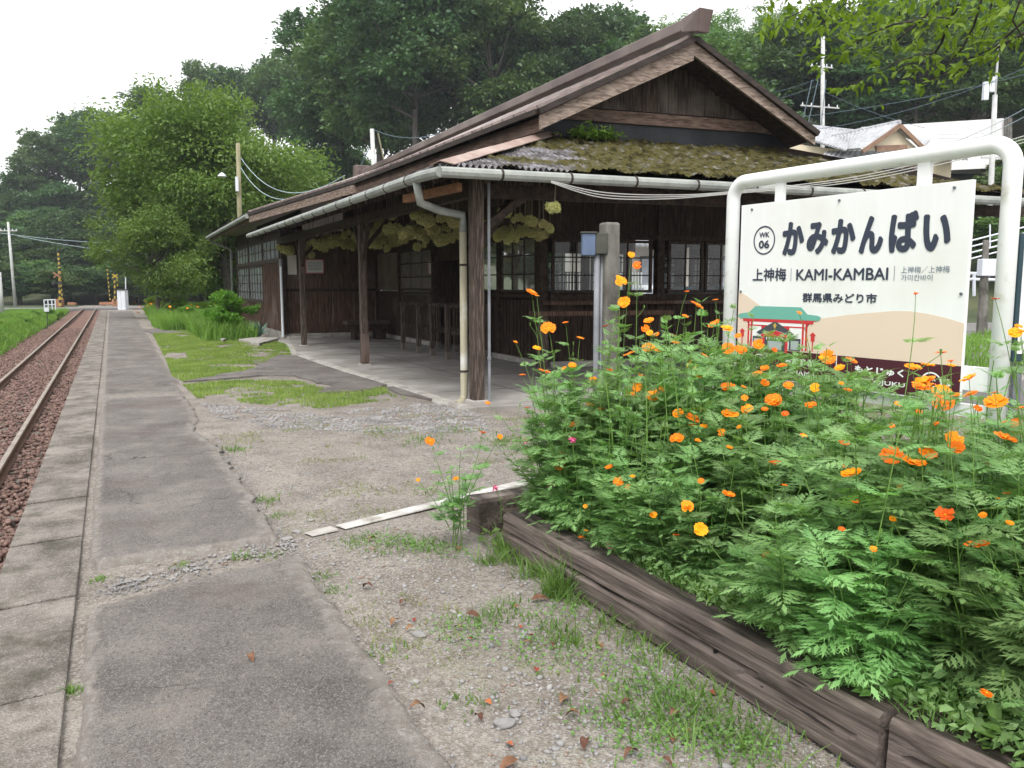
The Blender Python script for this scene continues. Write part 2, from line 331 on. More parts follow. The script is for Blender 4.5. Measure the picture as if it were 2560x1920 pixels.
        c=mixc(rng(noise(2.2,7,.65),.38,.64),(.13,.115,.10),(.30,.27,.24))
        v=vor(110); c=mixc(mul(rng(v.outputs['Color'],.5,1.),.6),c,(.42,.40,.37))
        c=mixc(mul(rng(noise(3.5,8,.7),.50,.64),.75),c,(.085,.078,.06))
        bh=noise(110,4,.7); vd=v.outputs['Distance']
    elif kind=='ballastbed':
        c=mixc(rng(noise(2,7,.6),.35,.65),(.14,.078,.062),(.24,.15,.12))
        v=vor(22); c=mixc(rng(v.outputs['Color'],.2,.9),c,(.13,.075,.06))
        c=mixc(mul(rng(noise(60,3),.66,.7),.8),c,(.42,.38,.34))
        bh=noise(40,4,.7); vd=v.outputs['Distance']
    elif kind=='road':
        c=mixc(rng(noise(.5,7,.6),.35,.65),(.17,.165,.16),(.24,.235,.23)); v=vor(80); bh=noise(60); vd=v.outputs['Distance']
    Lk.new(c,b.inputs['Base Color'])
    bu=N.new('ShaderNodeBump'); bu.inputs['Strength'].default_value=.8; bu.inputs['Distance'].default_value=.012
    ad=N.new('ShaderNodeMath'); ad.operation='ADD'; Lk.new(bh,ad.inputs[0]); Lk.new(vd,ad.inputs[1]); Lk.new(ad.outputs[0],bu.inputs['Height']); Lk.new(bu.outputs[0],b.inputs['Normal'])
    return m
M['soil']=groundmat('gravel_soil','soil'); M['asphalt']=groundmat('worn_asphalt','asphalt'); M['coping']=groundmat('coping_concrete','coping')
M['ballastbed']=groundmat('ballast_bed','ballastbed'); M['road']=groundmat('road_surface','road')
def mossmat():
    m=bpy.data.materials.new('mossy_slate'); m.use_nodes=True; N=m.node_tree.nodes; Lk=m.node_tree.links; b=N['Principled BSDF']; b.inputs['Roughness'].default_value=.95
    b.inputs['Specular IOR Level'].default_value=.15
    at_=N.new('ShaderNodeAttribute'); at_.attribute_name='moss'
    tc=N.new('ShaderNodeTexCoord')
    def noise(s,d=6): n=N.new('ShaderNodeTexNoise'); n.inputs['Scale'].default_value=s; n.inputs['Detail'].default_value=d; Lk.new(tc.outputs['Object'],n.inputs[0]); return n.outputs[0]
    def ramp(x,cs):
        r=N.new('ShaderNodeValToRGB'); e=r.color_ramp.elements
        e[0].position,e[0].color=cs[0][0],(*cs[0][1],1); e[1].position,e[1].color=cs[-1][0],(*cs[-1][1],1)
        for p,c in cs[1:-1]: q=e.new(p); q.color=(*c,1)
        Lk.new(x,r.inputs[0]); return r.outputs[0]
    slate=ramp(noise(5),[(.35,(.06,.055,.055)),(.5,(.15,.14,.145)),(.65,(.30,.29,.31))])
    moss=ramp(noise(7,10),[(.3,(.016,.014,.007)),(.43,(.045,.042,.014)),(.52,(.095,.082,.024)),(.59,(.085,.080,.050)),(.68,(.20,.19,.16))])
    x=N.new('ShaderNodeMix'); x.data_type='RGBA'; Lk.new(at_.outputs['Fac'],x.inputs[0]); Lk.new(slate,x.inputs[6]); Lk.new(moss,x.inputs[7]); Lk.new(x.outputs[2],b.inputs['Base Color'])
    bu=N.new('ShaderNodeBump'); bu.inputs['Distance'].default_value=.03; Lk.new(noise(45),bu.inputs['Height']); Lk.new(bu.outputs[0],b.inputs['Normal']); return m
M['moss']=mossmat()
rng=np.random.default_rng(7); random.seed(7)
# smooth value noise in python for shapes and densities
_T=rng.random((64,64))
def vn(x,y):
    xi=np.floor(x).astype(int); yi=np.floor(y).astype(int); fx=x-xi; fy=y-yi
    fx=fx*fx*(3-2*fx); fy=fy*fy*(3-2*fy)
    a=_T[xi%64,yi%64]; b=_T[(xi+1)%64,yi%64]; c=_T[xi%64,(yi+1)%64]; d=_T[(xi+1)%64,(yi+1)%64]
    return (a*(1-fx)+b*fx)*(1-fy)+(c*(1-fx)+d*fx)*fy
def fbm(x,y,o=4):
    x=np.asarray(x,float); y=np.asarray(y,float); s=0; a=.5; t=0
    for k in range(o): s=s+a*vn(x*2**k+17*k,y*2**k+5*k); t+=a; a*=.5
    return s/t
# ------------------------------------------------------------------ GROUND (one sheet) : platform level, lower track bed, hillsides
def az_par(px):
    return (np.interp(px,[-400,0,110,250,330,420,520,620,1024,1500],[.16,.17,.24,.30,.34,.30,.30,.40,.42,.42]),
            np.interp(px,[-400,0,110,250,330,420,520,700,1024,1500],[104,104,108,104,88,66,60,46,40,40]))
def terrain(X,Y):
    X=np.asarray(X,float);Y=np.asarray(Y,float)
    f=X*math.sin(PH)+Y*math.cos(PH); r=X*math.cos(PH)-Y*math.sin(PH)
    ff=np.maximum(f,1.); px=512+FPX*r/ff
    sl,d0=az_par(px)
    h=np.where(f>5,np.clip(f-d0,0,75)*sl,0)
    base=np.where(X<-.60,-.92,0.)
    base=np.where((X<-.8)&(X>-3.1),-.875,base)
    base=np.where((X<-3.4),-.92+np.clip((-3.4-X)*.5,0,.45),base)
    base=np.where(Y>56,np.minimum(base,-np.clip((Y-56)/8,0,1)*.85),base)
    return base+h
def build_ground():
    xs=np.unique(np.concatenate([np.linspace(-260,-20,25),np.linspace(-20,-4,33),np.linspace(-4,-.7,12),[-.615,-.585],np.linspace(-.46,6,110),np.linspace(6,30,40),np.linspace(30,320,50)]))
    ys=np.unique(np.concatenate([np.linspace(-60,-4,12),np.linspace(-4,12,230),np.linspace(12,60,120),np.linspace(60,130,50),np.linspace(130,360,30)]))
    Xg,Yg=np.meshgrid(xs,ys); Z=terrain(Xg,Yg)
    near=(Xg>-.59)&(Yg<60)
    Z=Z+np.where(near,(fbm(Xg*1.3,Yg*1.3)-.5)*.035-.012,(fbm(Xg*.3,Yg*.3)-.5)*.15-.05)
    V=np.stack([Xg.ravel(),Yg.ravel(),Z.ravel()],1); nx,ny=len(xs),len(ys)
    i,j=np.meshgrid(np.arange(nx-1),np.arange(ny-1)); a=(j*nx+i).ravel()
    F=np.stack([a,a+1,a+nx+1,a+nx],1)
    cx=V[F].mean(1); f=cx[:,0]*math.sin(PH)+cx[:,1]*math.cos(PH)
    mi=np.zeros(len(F),int); mi[(cx[:,0]<-.60)&(cx[:,0]>-3.5)&(cx[:,1]<100)]=1
    sl,d0=az_par(512+FPX*(cx[:,0]*math.cos(PH)-cx[:,1]*math.sin(PH))/np.maximum(f,1))
    mi[(cx[:,0]<=-3.5)|(f>d0-8)|(f<-20)]=2
    me=npmesh('ground',V,F,[M['soil'],M['ballastbed'],M['hillsoil']],True,mi)
    tag(link('ground',me),kind='structure')
build_ground()
def zg(x,y): return float((fbm(np.array([x*1.3]),np.array([y*1.3]))[0]-.5)*.035-.012)
# platform face and coping slabs
mb=MB(); mb.box((-.58,-6,-.95),(-.23,53,-.02))
tag(mb.build('platform_wall',M['conc_pale']),kind='structure')
mb=MB(); y=-3.2; jn=[oz(78.7,597).y,oz(90,497).y,oz(69.4,682).y]
ys=[]; 
step=1.05; y0=3.33
ys=sorted([y0+k*step for k in range(-8,50)])
for k,y in enumerate(ys):
    dz=random.uniform(-.006,.006); sk=.015
    g_=random.uniform(.006,.013); mb.hexa([Vector(p) for p in [(-.595,y+g_-.05,-.03),(-.225,y+g_,-.03),(-.225,y+step-g_,-.03),(-.595,y+step-g_-.05,-.03),(-.595,y+g_-.05,.012+dz),(-.225,y+g_,.016+dz),(-.225,y+step-g_,.016-dz),(-.595,y+step-g_-.05,.012-dz)]])
tag(mb.build('platform_edge',M['coping'],bevel=.006),kind='structure')
# asphalt strip, broken by a bare seam
LA=oz(78,609); LB=oz(*D(640,1190)); UA=oz(*D(195,1228)); UB=oz(*D(590,1165))
def asph():
    nx=90; V=[];F=[];E_=[]
    def sheet(y0f,y1f,x0f,x1f,nx,ny,zt=.022):
        base=len(V)
        for j in range(ny):
            for i in range(nx):
                u=i/(nx-1); v=j/(ny-1)
                x=x0f(v)+(x1f(v)-x0f(v))*u; y=y0f(u)+(y1f(u)-y0f(u))*v
                x=x0f(v)*(1-u)+x1f(v)*u
                e=min(u,1-u)*(nx-1); e2=min(v,1-v)*(ny-1)
                wx=(x1f(v)-x0f(v))/(nx-1); de=min(e*abs(wx),e2*.03); zz=-.02 if (e<1 or e2<1) else .004+(zt-.004)*min(1,de/.07)+.004*math.sin(x*5+y*1.7)+float((vn(np.array([x*9.]),np.array([y*9.]))[0]-.5)*.006)
                E_.append(max(0,1-min((1-u)*abs(x1f(v)-x0f(v))/.26,e2*.03/.2,u*abs(x1f(v)-x0f(v))/.12)))
                V.append((x,y,zz))
        for j in range(ny-1):
            for i in range(nx-1): F.append((base+j*nx+i,base+j*nx+i+1,base+(j+1)*nx+i+1,base+(j+1)*nx+i))
    def n1(a,s,amp): return (float(fbm(np.array([a*s]),np.array([3.3]),4)[0])-.5)*amp
    sheet(lambda u:-2.,lambda u:LA.y+(LB.y-LA.y)*u+n1(u*1.+5,6,.10)-(.0 if .05<u<.97 else .1),lambda v:-.18+n1(v*5,8,.05),lambda v:.90+n1(v*5,9,.10),60,150)
    Ys=UA.y
    sheet(lambda u:UA.y+(UB.y-UA.y)*u+n1(u+9,6,.10)+(.0 if .05<u<.97 else .1),lambda u:12.,lambda v:-.185+n1(v*9,8,.04),lambda v:.86+n1(v*7.+2,9,.13)-.12*math.exp(-((v*8-4.6)/.6)**2),60,260)
    sheet(lambda u:12.,lambda u:53.,lambda v:-.185,lambda v:.90+n1(v*20,6,.25)+.25*v,24,260)
    V_=np.array(V);F_=np.array(F)
    me_=npmesh('asphalt_path',V_,F_,M['asphalt'],True); at_=me_.attributes.new('edge','FLOAT','POINT'); at_.data.foreach_set('value',np.array(E_,dtype=np.float32)); tag(link('asphalt_path',me_),kind='structure')
asph()
# leftover asphalt patches in front of the porch
def blob(name,poly,z,mt,amp=.12,n=140,h=.03,kind='structure'):
    pts=[Vector(p) for p in poly]; L=[(pts[i]-pts[i-1]).length for i in range(len(pts))]; out=[]
    tot=sum((pts[(i+1)%len(pts)]-pts[i]).length for i in range(len(pts)))
    for i in range(len(pts)):
        a=pts[i]; b=pts[(i+1)%len(pts)]; k=max(2,int(n*(b-a).length/tot))
        for q in range(k):
            p=a.lerp(b,q/k); d=(b-a).normalized(); nn=Vector((-d.y,d.x,0))
            out.append(p+nn*(float(fbm(np.array([p.x*3.+7]),np.array([p.y*3.]),4)[0])-.5)*amp*2)
    bm=bmesh.new(); vs=[bm.verts.new((p.x,p.y,z)) for p in out]; f=bm.faces.new(vs)
    r=bmesh.ops.extrude_face_region(bm,geom=[f]); 
    for e in r['geom']:
        if isinstance(e,bmesh.types.BMVert): e.co.z-=h
    bmesh.ops.recalc_face_normals(bm,faces=bm.faces); bmesh.ops.triangulate(bm,faces=bm.faces)
    me=bpy.data.meshes.new(name); bm.to_mesh(me); bm.free(); finish(me,mt)
    return tag(link(name,me),kind=kind)
P=lambda *l:[oz(*D(*q)) for q in l]
blob('asphalt_patch',P((395,825),(560,795),(540,780),(600,768),(680,768),(720,790),(800,815),(840,830),(800,842),(690,850),(720,835),(640,812),(560,812),(480,818)),.012,M['asphalt'])
blob('asphalt_patch',P((830,838),(880,833),(950,860),(930,864),(870,853)),.014,M['asphalt'],.06)
blob('asphalt_patch',P((300,712),(470,705),(500,715),(330,722)),.012,M['asphalt'],.1)
# ------------------------------------------------------------------ scattered stones (mesh of many small faceted stones)
def stones(name,P3,size,mt,flat=.6,seed=1,kind='stuff'):
    r=np.random.default_rng(seed)
    t=(1+5**.5)/2; ico=np.array([(-1,t,0),(1,t,0),(-1,-t,0),(1,-t,0),(0,-1,t),(0,1,t),(0,-1,-t),(0,1,-t),(t,0,-1),(t,0,1),(-t,0,-1),(-t,0,1)])/1.9
    fc=np.array([(0,11,5),(0,5,1),(0,1,7),(0,7,10),(0,10,11),(1,5,9),(5,11,4),(11,10,2),(10,7,6),(7,1,8),(3,9,4),(3,4,2),(3,2,6),(3,6,8),(3,8,9),(4,9,5),(2,4,11),(6,2,10),(8,6,7),(9,8,1)])
    n=len(P3); a=r.random(n)*2*PI; sx=.7+.6*r.random(n); sy=.6+.4*r.random(n)
    v=np.repeat(ico[None],n,0)*(1+.45*(r.random((n,12,1))-.5))
    v[:,:,0]*=sx[:,None]; v[:,:,1]*=sy[:,None]; v[:,:,2]*=flat
    c,s=np.cos(a)[:,None],np.sin(a)[:,None]; x=v[:,:,0]*c-v[:,:,1]*s; y=v[:,:,0]*s+v[:,:,1]*c
    v=np.stack([x,y,v[:,:,2]],2)*(np.asarray(size).reshape(-1,1,1)*.5)+P3[:,None,:]
    F=(fc[None]+12*np.arange(n)[:,None,None]).reshape(-1,3)
    return tag(link(name,npmesh(name,v.reshape(-1,3),F,mt,False)),kind=kind)
# ballast near
r=np.random.default_rng(3)
n=36000; yy=1.2+ (r.random(n)**1.9)*50; xx=-.64-r.random(n)*3.3
keep=(np.abs(xx+1.33)>.06)&(np.abs(xx+2.40)>.06); xx=xx[keep];yy=yy[keep]
zz=terrain(xx,yy)+.0+.03*r.random(len(xx))
stones('ballast_stones',np.stack([xx,yy,zz],1),.03+.045*r.random(len(xx))+yy*.0008,M['ballast'],.7,5)
# gravel on the bare ground: dense grey band in front of the porch, sparse elsewhere
def inpoly(x,y,poly):
    c=np.zeros(len(x),bool); n=len(poly)
    for i in range(n):
        x1,y1=poly[i].x,poly[i].y; x2,y2=poly[(i+1)%n].x,poly[(i+1)%n].y
        t=((y1>y)!=(y2>y)); c^= t&(x<(x2-x1)*(y-y1)/((y2-y1) if y2!=y1 else 1e-9)+x1)
    return c
zga=lambda x,y:(fbm(x*1.3,y*1.3)-.5)*.035-.012
gx=[];gy=[];gs=[]
x=r.uniform(.85,4.6,30000);y=r.uniform(5.2,11.5,30000)
band=P((430,868),(560,880),(700,888),(800,880),(900,868),(960,870),(1040,895),(1060,930),(900,935),(760,930),(600,925),(470,900))
k=inpoly(x,y,band)&(fbm(x*2,y*2)>.36); gx.append(x[k]);gy.append(y[k]);gs.append(.018+.03*r.random(k.sum())**2)
x=r.uniform(.85,3.9,22000);y=1.4+r.random(22000)**1.5*8; k=(fbm(x*1.1+3,y*1.1)>.36)&~((y<4.9)&(x>1.84+.12*(4.2-y)))
gx.append(x[k]);gy.append(y[k]);gs.append(.005+.022*r.random(k.sum())**3.5)
x=r.uniform(-.1,.9,500);y=np.interp(x,[0,.9],[(LA.y+UA.y)/2,(LB.y+UB.y)/2])+r.normal(0,.07,500)
gx.append(x);gy.append(y);gs.append(.008+.02*r.random(500)**2)
gx=np.concatenate(gx);gy=np.concatenate(gy);gs=np.concatenate(gs)
x=np.concatenate([.84+r.normal(0,.035,2600),r.uniform(-.15,.9,500)]); y=np.concatenate([1.4+r.random(2600)*7,LA.y+(LB.y-LA.y)*.5+r.normal(0,.03,500)])
gx=np.concatenate([gx,x]);gy=np.concatenate([gy,y]);gs=np.concatenate([gs,.005+.014*r.random(len(x))**3])
stones('gravel',np.stack([gx,gy,np.where(gx<.9,.008,0)+zga(gx,gy)+gs*.12],1),gs,M['stone'],.5,8)
# a few larger single stones
def lump(name,p,r_,mt,label,cat,group=None,seed=0,sq=(1.4,.9,.55)):
    rr=random.Random(seed); bm=bmesh.new(); bmesh.ops.create_icosphere(bm,subdivisions=3,radius=1)
    ph=[rr.uniform(0,6) for _ in range(6)]
    for v in bm.verts:
        c=v.co; k=1+.12*math.sin(3*c.x+ph[0])*math.sin(2.5*c.y+ph[1])+.07*math.sin(6*c.z+ph[2]+4*c.x)
        v.co=Vector((c.x*sq[0]*k,c.y*sq[1]*k,c.z*sq[2]*k))*r_
    me=bpy.data.meshes.new(name); bm.to_mesh(me); bm.free(); finish(me,mt,True)
    o=link(name,me); o.location=p; o.rotation_euler.z=rr.uniform(0,3); return tag(o,label,cat,group)
SL=[(486,513,.035,'long pale grey oval stone on the bare soil left of the timber edging'),(419,634,.026,'flat grey stone between fallen leaves in the soil'),(297,531,.024,'small reddish stone on gravel above the white kerb end'),(311,519,.018,'dark brown round stone at the asphalt corner'),(505,722,.03,'angular grey stone near the bottom of the soil strip'),(288,538,.025,'grey angular stone at the broken asphalt corner'),(515,712,.022,'small white stone beside the grey angular one at the bottom')]
for k,(a,b,rr_,lb) in enumerate(SL):
    p=oz(a,b); p.z=zg(p.x,p.y)+rr_*.25; lump('stone',p,rr_,M['stone'],lb,'stone','larger loose stones on the soil',k)
# ------------------------------------------------------------------ fallen leaves
def leafshape(mt,L,W,fold,seed):
    V=[];F=[]; n=8
    for i in range(n+1):
        t=i/n; w_=W*math.sin(PI*min(1,t*1.02)**.8)*(1 if t<1 else 0); z=fold*math.sin(t*PI)*L
        for s_ in (-1,0,1): V.append((t*L-L/2,s_*w_/2,z+(abs(s_)*w_*.25)))
    for i in range(n):
        for q in (0,1): a=i*3+q; F.append((a,a+1,a+4,a+3))
    return npmesh('fallen_leaf',np.array(V),np.array(F),mt,True)
lm=[leafshape(M['deadleaf'],.07,.032,.12,0),leafshape(M['deadleaf'],.055,.026,.3,1),leafshape(M['redleaf'],.03,.02,.1,2)]
FL=[((q[0]/2212*512),384+q[1]/2212*512,q[2]) for q in [(2045,1000,0),(1705,1030,1),(1790,1015,2),(1690,1325,2),(1610,680,1),(1975,715,0),(1590,880,1),(1740,945,1),(1980,1060,1),(1770,1060,1),(1800,1440,1),(2065,1445,1),(2195,1640,0),(2200,1555,2),(2110,1375,2),(2030,1100,2),(1090,1215,1)]]
FL+=[(512+q[0]*.23146,384+q[1]*.23146,q[2]) for q in [(120,930,0),(375,1125,0),(220,1365,0),(40,1045,2),(85,1085,2),(105,1230,2),(400,1260,2),(175,1130,1),(265,1440,1),(500,1395,1),(700,1535,0),(515,1610,1),(665,1640,1),(865,1335,2),(320,1560,1),(700,1440,1),(20,960,2),(70,1120,1),(760,1500,2)]]
posn=[]
for k,(a,b,t) in enumerate(FL):
    p=oz(a,b); p.z=zg(p.x,p.y)+.012; o=bpy.data.objects.new('fallen_leaf',lm[t]); COL.objects.link(o); o.location=p
    if p.x<.9 and not p.x<-.1: p.z=.03; o.location=p
    o.rotation_euler=(random.uniform(-.3,.3),random.uniform(-.3,.3),random.uniform(0,6.28)); s_=random.uniform(.8,1.25); o.scale=(s_,s_,s_)
    tag(o,['curled brown dead leaf lying on the gravelly soil','small folded brown dead leaf on the soil','tiny red fallen leaf scrap on the soil'][t],'fallen leaf','fallen leaves on the soil beside the path')
# ------------------------------------------------------------------ grass blades
def blades(name,x,y,z,h,w_,mt,lean=.5,seed=2,kind='stuff'):
    r=np.random.default_rng(seed); n=len(x); a=r.random(n)*2*PI; b=r.random(n)*2*PI; l=lean*r.random(n)*h
    c=np.stack([x,y,z],1); s=np.stack([np.cos(a),np.sin(a),0*a],1)*(w_/2)[:,None]; d=np.stack([np.cos(b)*l,np.sin(b)*l,h],1)
    m1=c+d*np.array([.35,.35,.6]); tip=c+d
    V=np.stack([c-s,c+s,m1+s*.8,m1-s*.8,tip],1).reshape(-1,3); k=5*np.arange(n)
    F=np.concatenate([np.stack([k,k+1,k+2],1),np.stack([k,k+2,k+3],1),np.stack([k+3,k+2,k+4],1)])
    return tag(link(name,npmesh(name,V,F,mt,False)),kind=kind)
def scatter(n,x0,x1,y0,y1,seed): r=np.random.default_rng(seed); return r.uniform(x0,x1,n),r.uniform(y0,y1,n),r
# lawn patches between path and porch
lawn1=P((330,722),(470,705),(560,728),(612,742),(650,765),(600,768),(560,790),(540,797),(395,824),(370,810),(360,780))
lawn2=P((395,832),(500,822),(640,822),(700,838),(690,850),(830,835),(850,855),(880,860),(700,880),(560,872),(430,862))
x,y,r=scatter(260000,.8,4.6,7.5,34,11)
k=(inpoly(x,y,lawn1)|inpoly(x,y,lawn2)|((x>1.)&(x<4.2)&(y>16)&(y<33)&(fbm(x,y)>.5)&inpoly(x,y,lawn1)))&(fbm(x*1.6,y*1.6)+.35*fbm(x*7,y*7)>.565)
x=x[k];y=y[k]; n=len(x)
blades('lawn_grass',x,y,zga(x,y),.02+.035*r.random(n),.006+.006*r.random(n),M['grass'],.9)
# sparse weeds in the bare soil
x,y,r=scatter(60000,.9,4.4,1.2,9.5,12)
k=(fbm(x*1.7+9,y*1.7)>.60)&(fbm(x*8,y*8)>.45)&~((y<4.9)&(x>1.84+.12*(4.2-y)))
x=x[k];y=y[k];n=len(x); blades('sparse_grass',x,y,zga(x,y),.008+.022*r.random(n)**1.5,.003+.003*r.random(n),M['grassdry'],2.2,13)
# tufts along the timber and in cracks
tx=[];ty=[];th=[]
def tuft(px,py,n,rad,h,seed):
    p=oz(px,py); r=np.random.default_rng(seed); a=r.normal(0,rad,(n,2)); tx.append(p.x+a[:,0]);ty.append(p.y+a[:,1]);th.append(h*(.4+.6*r.random(n)))
TF=[(508,552,160,.05,.16),(520,560,120,.05,.12),(540,575,120,.05,.13),(560,592,260,.045,.22),(575,600,100,.06,.1),(610,620,90,.06,.1),(640,640,100,.08,.1),(660,655,80,.08,.1),(690,690,160,.1,.09),(620,690,120,.09,.06),(570,640,80,.05,.1),(548,625,60,.05,.06),(505,610,120,.08,.07),(480,620,60,.05,.06),(640,720,200,.1,.07),(700,720,220,.1,.08),(740,740,220,.1,.08),(235,448,120,.07,.05),(70,690,60,.02,.04),(98,577,60,.03,.03),(242,557,40,.03,.05),(270,555,60,.06,.03),(180,563,40,.04,.03),(390,545,200,.12,.03),(360,541,150,.08,.03),(430,545,150,.08,.04),(385,655,50,.05,.04),(322,575,60,.05,.03),(333,590,60,.05,.03),(470,700,60,.06,.04),(265,500,80,.06,.05),(275,515,50,.04,.03),(460,430,200,.15,.05),(420,440,200,.15,.05),(380,430,160,.12,.05),(500,440,200,.1,.05),(490,560,80,.04,.1)]
for k,q in enumerate(TF): tuft(*q,seed=50+k)
x=np.concatenate(tx);y=np.concatenate(ty);h=np.concatenate(th)
h=h*(.35+.9*np.random.default_rng(6).random(len(x))); blades('weed_tufts',x,y,zga(x,y),h,.004+.005*np.random.default_rng(5).random(len(x)),M['weed'],1.8,14)
# small clover-like ground cover near the timber
def rounds(name,pts,rad,n,size,mt,seed):
    r=np.random.default_rng(seed); C=[]
    for (px,py) in pts:
        p=oz(px,py); a=r.normal(0,rad,(n,2)); C.append(np.stack([p.x+a[:,0],p.y+a[:,1],zga(p.x+a[:,0],p.y+a[:,1])+.008+.03*r.random(n)],1))
    C=np.concatenate(C); C=C[~((C[:,1]<4.3)&(C[:,0]>1.80+.12*(4.2-C[:,1])))]
    leafcards(name,C,size,.9,mt,seed,up=1.2)
def leafcards(name,C,size,asp,mt,seed,up=.4,droop=0,parent=None,obj=True,dirs=None,fold=.15):
    r=np.random.default_rng(seed); n=len(C)
    nrm=r.normal(size=(n,3)); nrm[:,2]=np.abs(nrm[:,2])+up; nrm/=np.linalg.norm(nrm,axis=1)[:,None]
    d=r.normal(size=(n,3)) if dirs is None else dirs+.5*r.normal(size=(n,3)); d[:,2]-=droop; d-=nrm*(d*nrm).sum(1)[:,None]; d/=np.linalg.norm(d,axis=1)[:,None]+1e-9
    s=np.cross(nrm,d); L=(size*(.65+.7*r.random(n)))[:,None]; W=L*asp*.5
    V=np.stack([C,C+d*L*.45+s*W+nrm*L*fold,C+d*L,C+d*L*.45-s*W+nrm*L*fold],1).reshape(-1,3); k=4*np.arange(n)
    F=np.concatenate([np.stack([k,k+1,k+2],1),np.stack([k,k+2,k+3],1)])
    me=npmesh(name,V,F,mt,False)
    return me if not obj else tag(link(name,me,parent),kind=None if parent else 'stuff')
x=r.uniform(.95,2.0,420);y=1.45+r.random(420)**1.3*3.2; k=~((y<4.4)&(x>1.80+.12*(4.2-y))); x=x[k];y=y[k]; s__=.012+.028*r.random(len(x))**2.2
stones('loose_pebbles',np.stack([x,y,zga(x,y)+s__*.1],1),s__,M['stone'],.55,19)
rounds('clover_weeds',[(400,543),(385,540),(420,548),(452,553),(535,640),(545,655),(455,625),(470,640),(630,675),(650,690),(680,700),(600,660),(700,730),(720,740),(660,735),(760,750),(640,745),(560,610),(600,720)],.07,110,.014,M['weed'],9)
# ------------------------------------------------------------------ RAILWAY TRACK
tr=empty('railway_track',(-1.86,0,-.9),'single railway track of brown worn rails in reddish ballast beside the platform','railway track')
for X in (-1.33,-2.40):
    mb=MB(); mb.box((X-.033,-4,-.735),(X+.033,96,-.70)); mb.build('rail',M['rail'],tr,bevel=.006)
    mb=MB(); mb.box((X-.008,-4,-.83),(X+.008,96,-.737)); mb.box((X-.06,-4,-.85),(X+.06,96,-.832)); mb.build('rail_base',M['rail_rust'],tr)
mb=MB()
for k in range(55):
    y=1.5+k*.62; mb.box((-2.95,y,-.96),(-.80,y+.2,-.872))
o=mb.build('sleepers',M['post_grey'],tr)
# ------------------------------------------------------------------ WHITE KERB
a=oz(*D(735,1140)); b=oz(*D(1130,1045)); d=(b-a).normalized(); nrm=Vector((-d.y,d.x,0))
k0=empty('kerb_stone',a,'long pale kerb strip with chipped white paint running to the flower bed','kerb')
mb=MB(); e=b+d*1.1
mb.hexa([a-nrm*.055,e-nrm*.055,e+nrm*.055,a+nrm*.055,a-nrm*.05+Vector((0,0,.008)),e-nrm*.05+Vector((0,0,.024)),e+nrm*.05+Vector((0,0,.024)),a+nrm*.05+Vector((0,0,.008))]); mb.build('kerb_body',mat('kerb_white',(.36,.345,.32),(.62,.61,.59),3,.85,bump=.6,bscale=40,c4=(.30,.28,.25),s4=4,t4=(.5,.62)),k0,bevel=.012)
a2=oz(*D(665,1155)); b2=oz(*D(722,1143)); k1=empty('kerb_stone',a2,'short broken grey kerb piece beyond the end of the white kerb','kerb')
mb=MB(); mb.hexa([a2-nrm*.05,b2-nrm*.05,b2+nrm*.05,a2+nrm*.05,a2-nrm*.04+Vector((0,0,.004)),b2-nrm*.045+Vector((0,0,.012)),b2+nrm*.045+Vector((0,0,.012)),a2+nrm*.04+Vector((0,0,.004))]); mb.build('kerb_body',M['conc_pale'],k1,bevel=.01)
# ------------------------------------------------------------------ TIMBER EDGING
def timber(p0,p1,w_,h,z0,name,label,seed,nseg=70,grooves=True,parent=None):
    """p0,p1: outer top edge line in plan; body extends to the right (inner side)"""
    r=random.Random(seed); d=(p1-p0); L=d.length; d.normalize(); nn=Vector((-d.y,d.x,0))
    if nn.x<0 and abs(d.x)<.7: nn=-nn
    prof=[]  # cross-section going round: outer bottom -> outer top -> inner top -> inner bottom
    N1,N2=12,8
    for i in range(N1+1): prof.append((0,i/N1,'o'))
    for i in range(1,N2+1): prof.append((i/N2,1,'t'))
    for i in range(1,5): prof.append((1,1-i/4,'i'))
    V=[];F=[];m=len(prof)
    for k in range(nseg+1):
        t=k/nseg
        for (a,b,sd) in prof:
            q=p0+d*(L*t)+nn*(a*w_); z=z0+b*h
            n_=float(fbm(np.array([t*L*3+seed]),np.array([a*9+b*17+seed]),3)[0])-.5
            ox_=0
            if sd=='o':
                ox_+= n_*.012
                gy=.42+.10*math.sin(t*L*1.1+.5)+.03*math.sin(t*L*5)
                if grooves and .03<t<.97 and abs(b-gy)<.05: ox_+=.016
                if b<.42: ox_+=-.006
            if sd=='t': z+= n_*.012
            if (sd=='o' and b==1) : ox_+=.008+abs(n_)*.015; z-=.006+abs(n_)*.012
            q=q+nn*ox_; V.append((q.x,q.y,z))
    for k in range(nseg):
        for i in range(m-1): a=k*m+i; F.append((a,a+1,a+m+1,a+m))
    mb=MB(); mb.add(V,F)
    mb.m=[1 if (N1<=(q%(m-1))<N1+N2 and (q%(m-1))>=N1+1) else 0 for q in range(len(F))]
    for k in (0,nseg): mb.add([V[k*m+i] for i in range(m)],[tuple(range(m))])
    root=empty(name,Vector((p0.x,p0.y,z0)),label,'timber edging','old sleepers edging the flower bed')
    mb.build('timber_beam',[M['timber'],M['timber_top']],root,smooth=False)
    hb=MB()   # bolt holes on top/side, dark
    return root,d,nn
T1a,T1b=Vector((1.95,4.16,0)),Vector((2.035,1.655,0))
t1,d1,n1=timber(T1a,T1b,.155,.21,0,'sleeper_edging','long cracked weathered timber edging the front of the flower bed',3)
t2,_,_=timber(Vector((2.05,1.63,0)),Vector((2.30,.15,0)),.16,.205,0,'sleeper_edging','second weathered timber at the bottom right corner after the gap',9,40)
t3,_,_=timber(Vector((1.93,4.46,0)),Vector((3.9,4.72,0)),.15,.21,0,'sleeper_edging','shorter timber crossing the far end of the flower bed',14,40,False)
hb=MB()
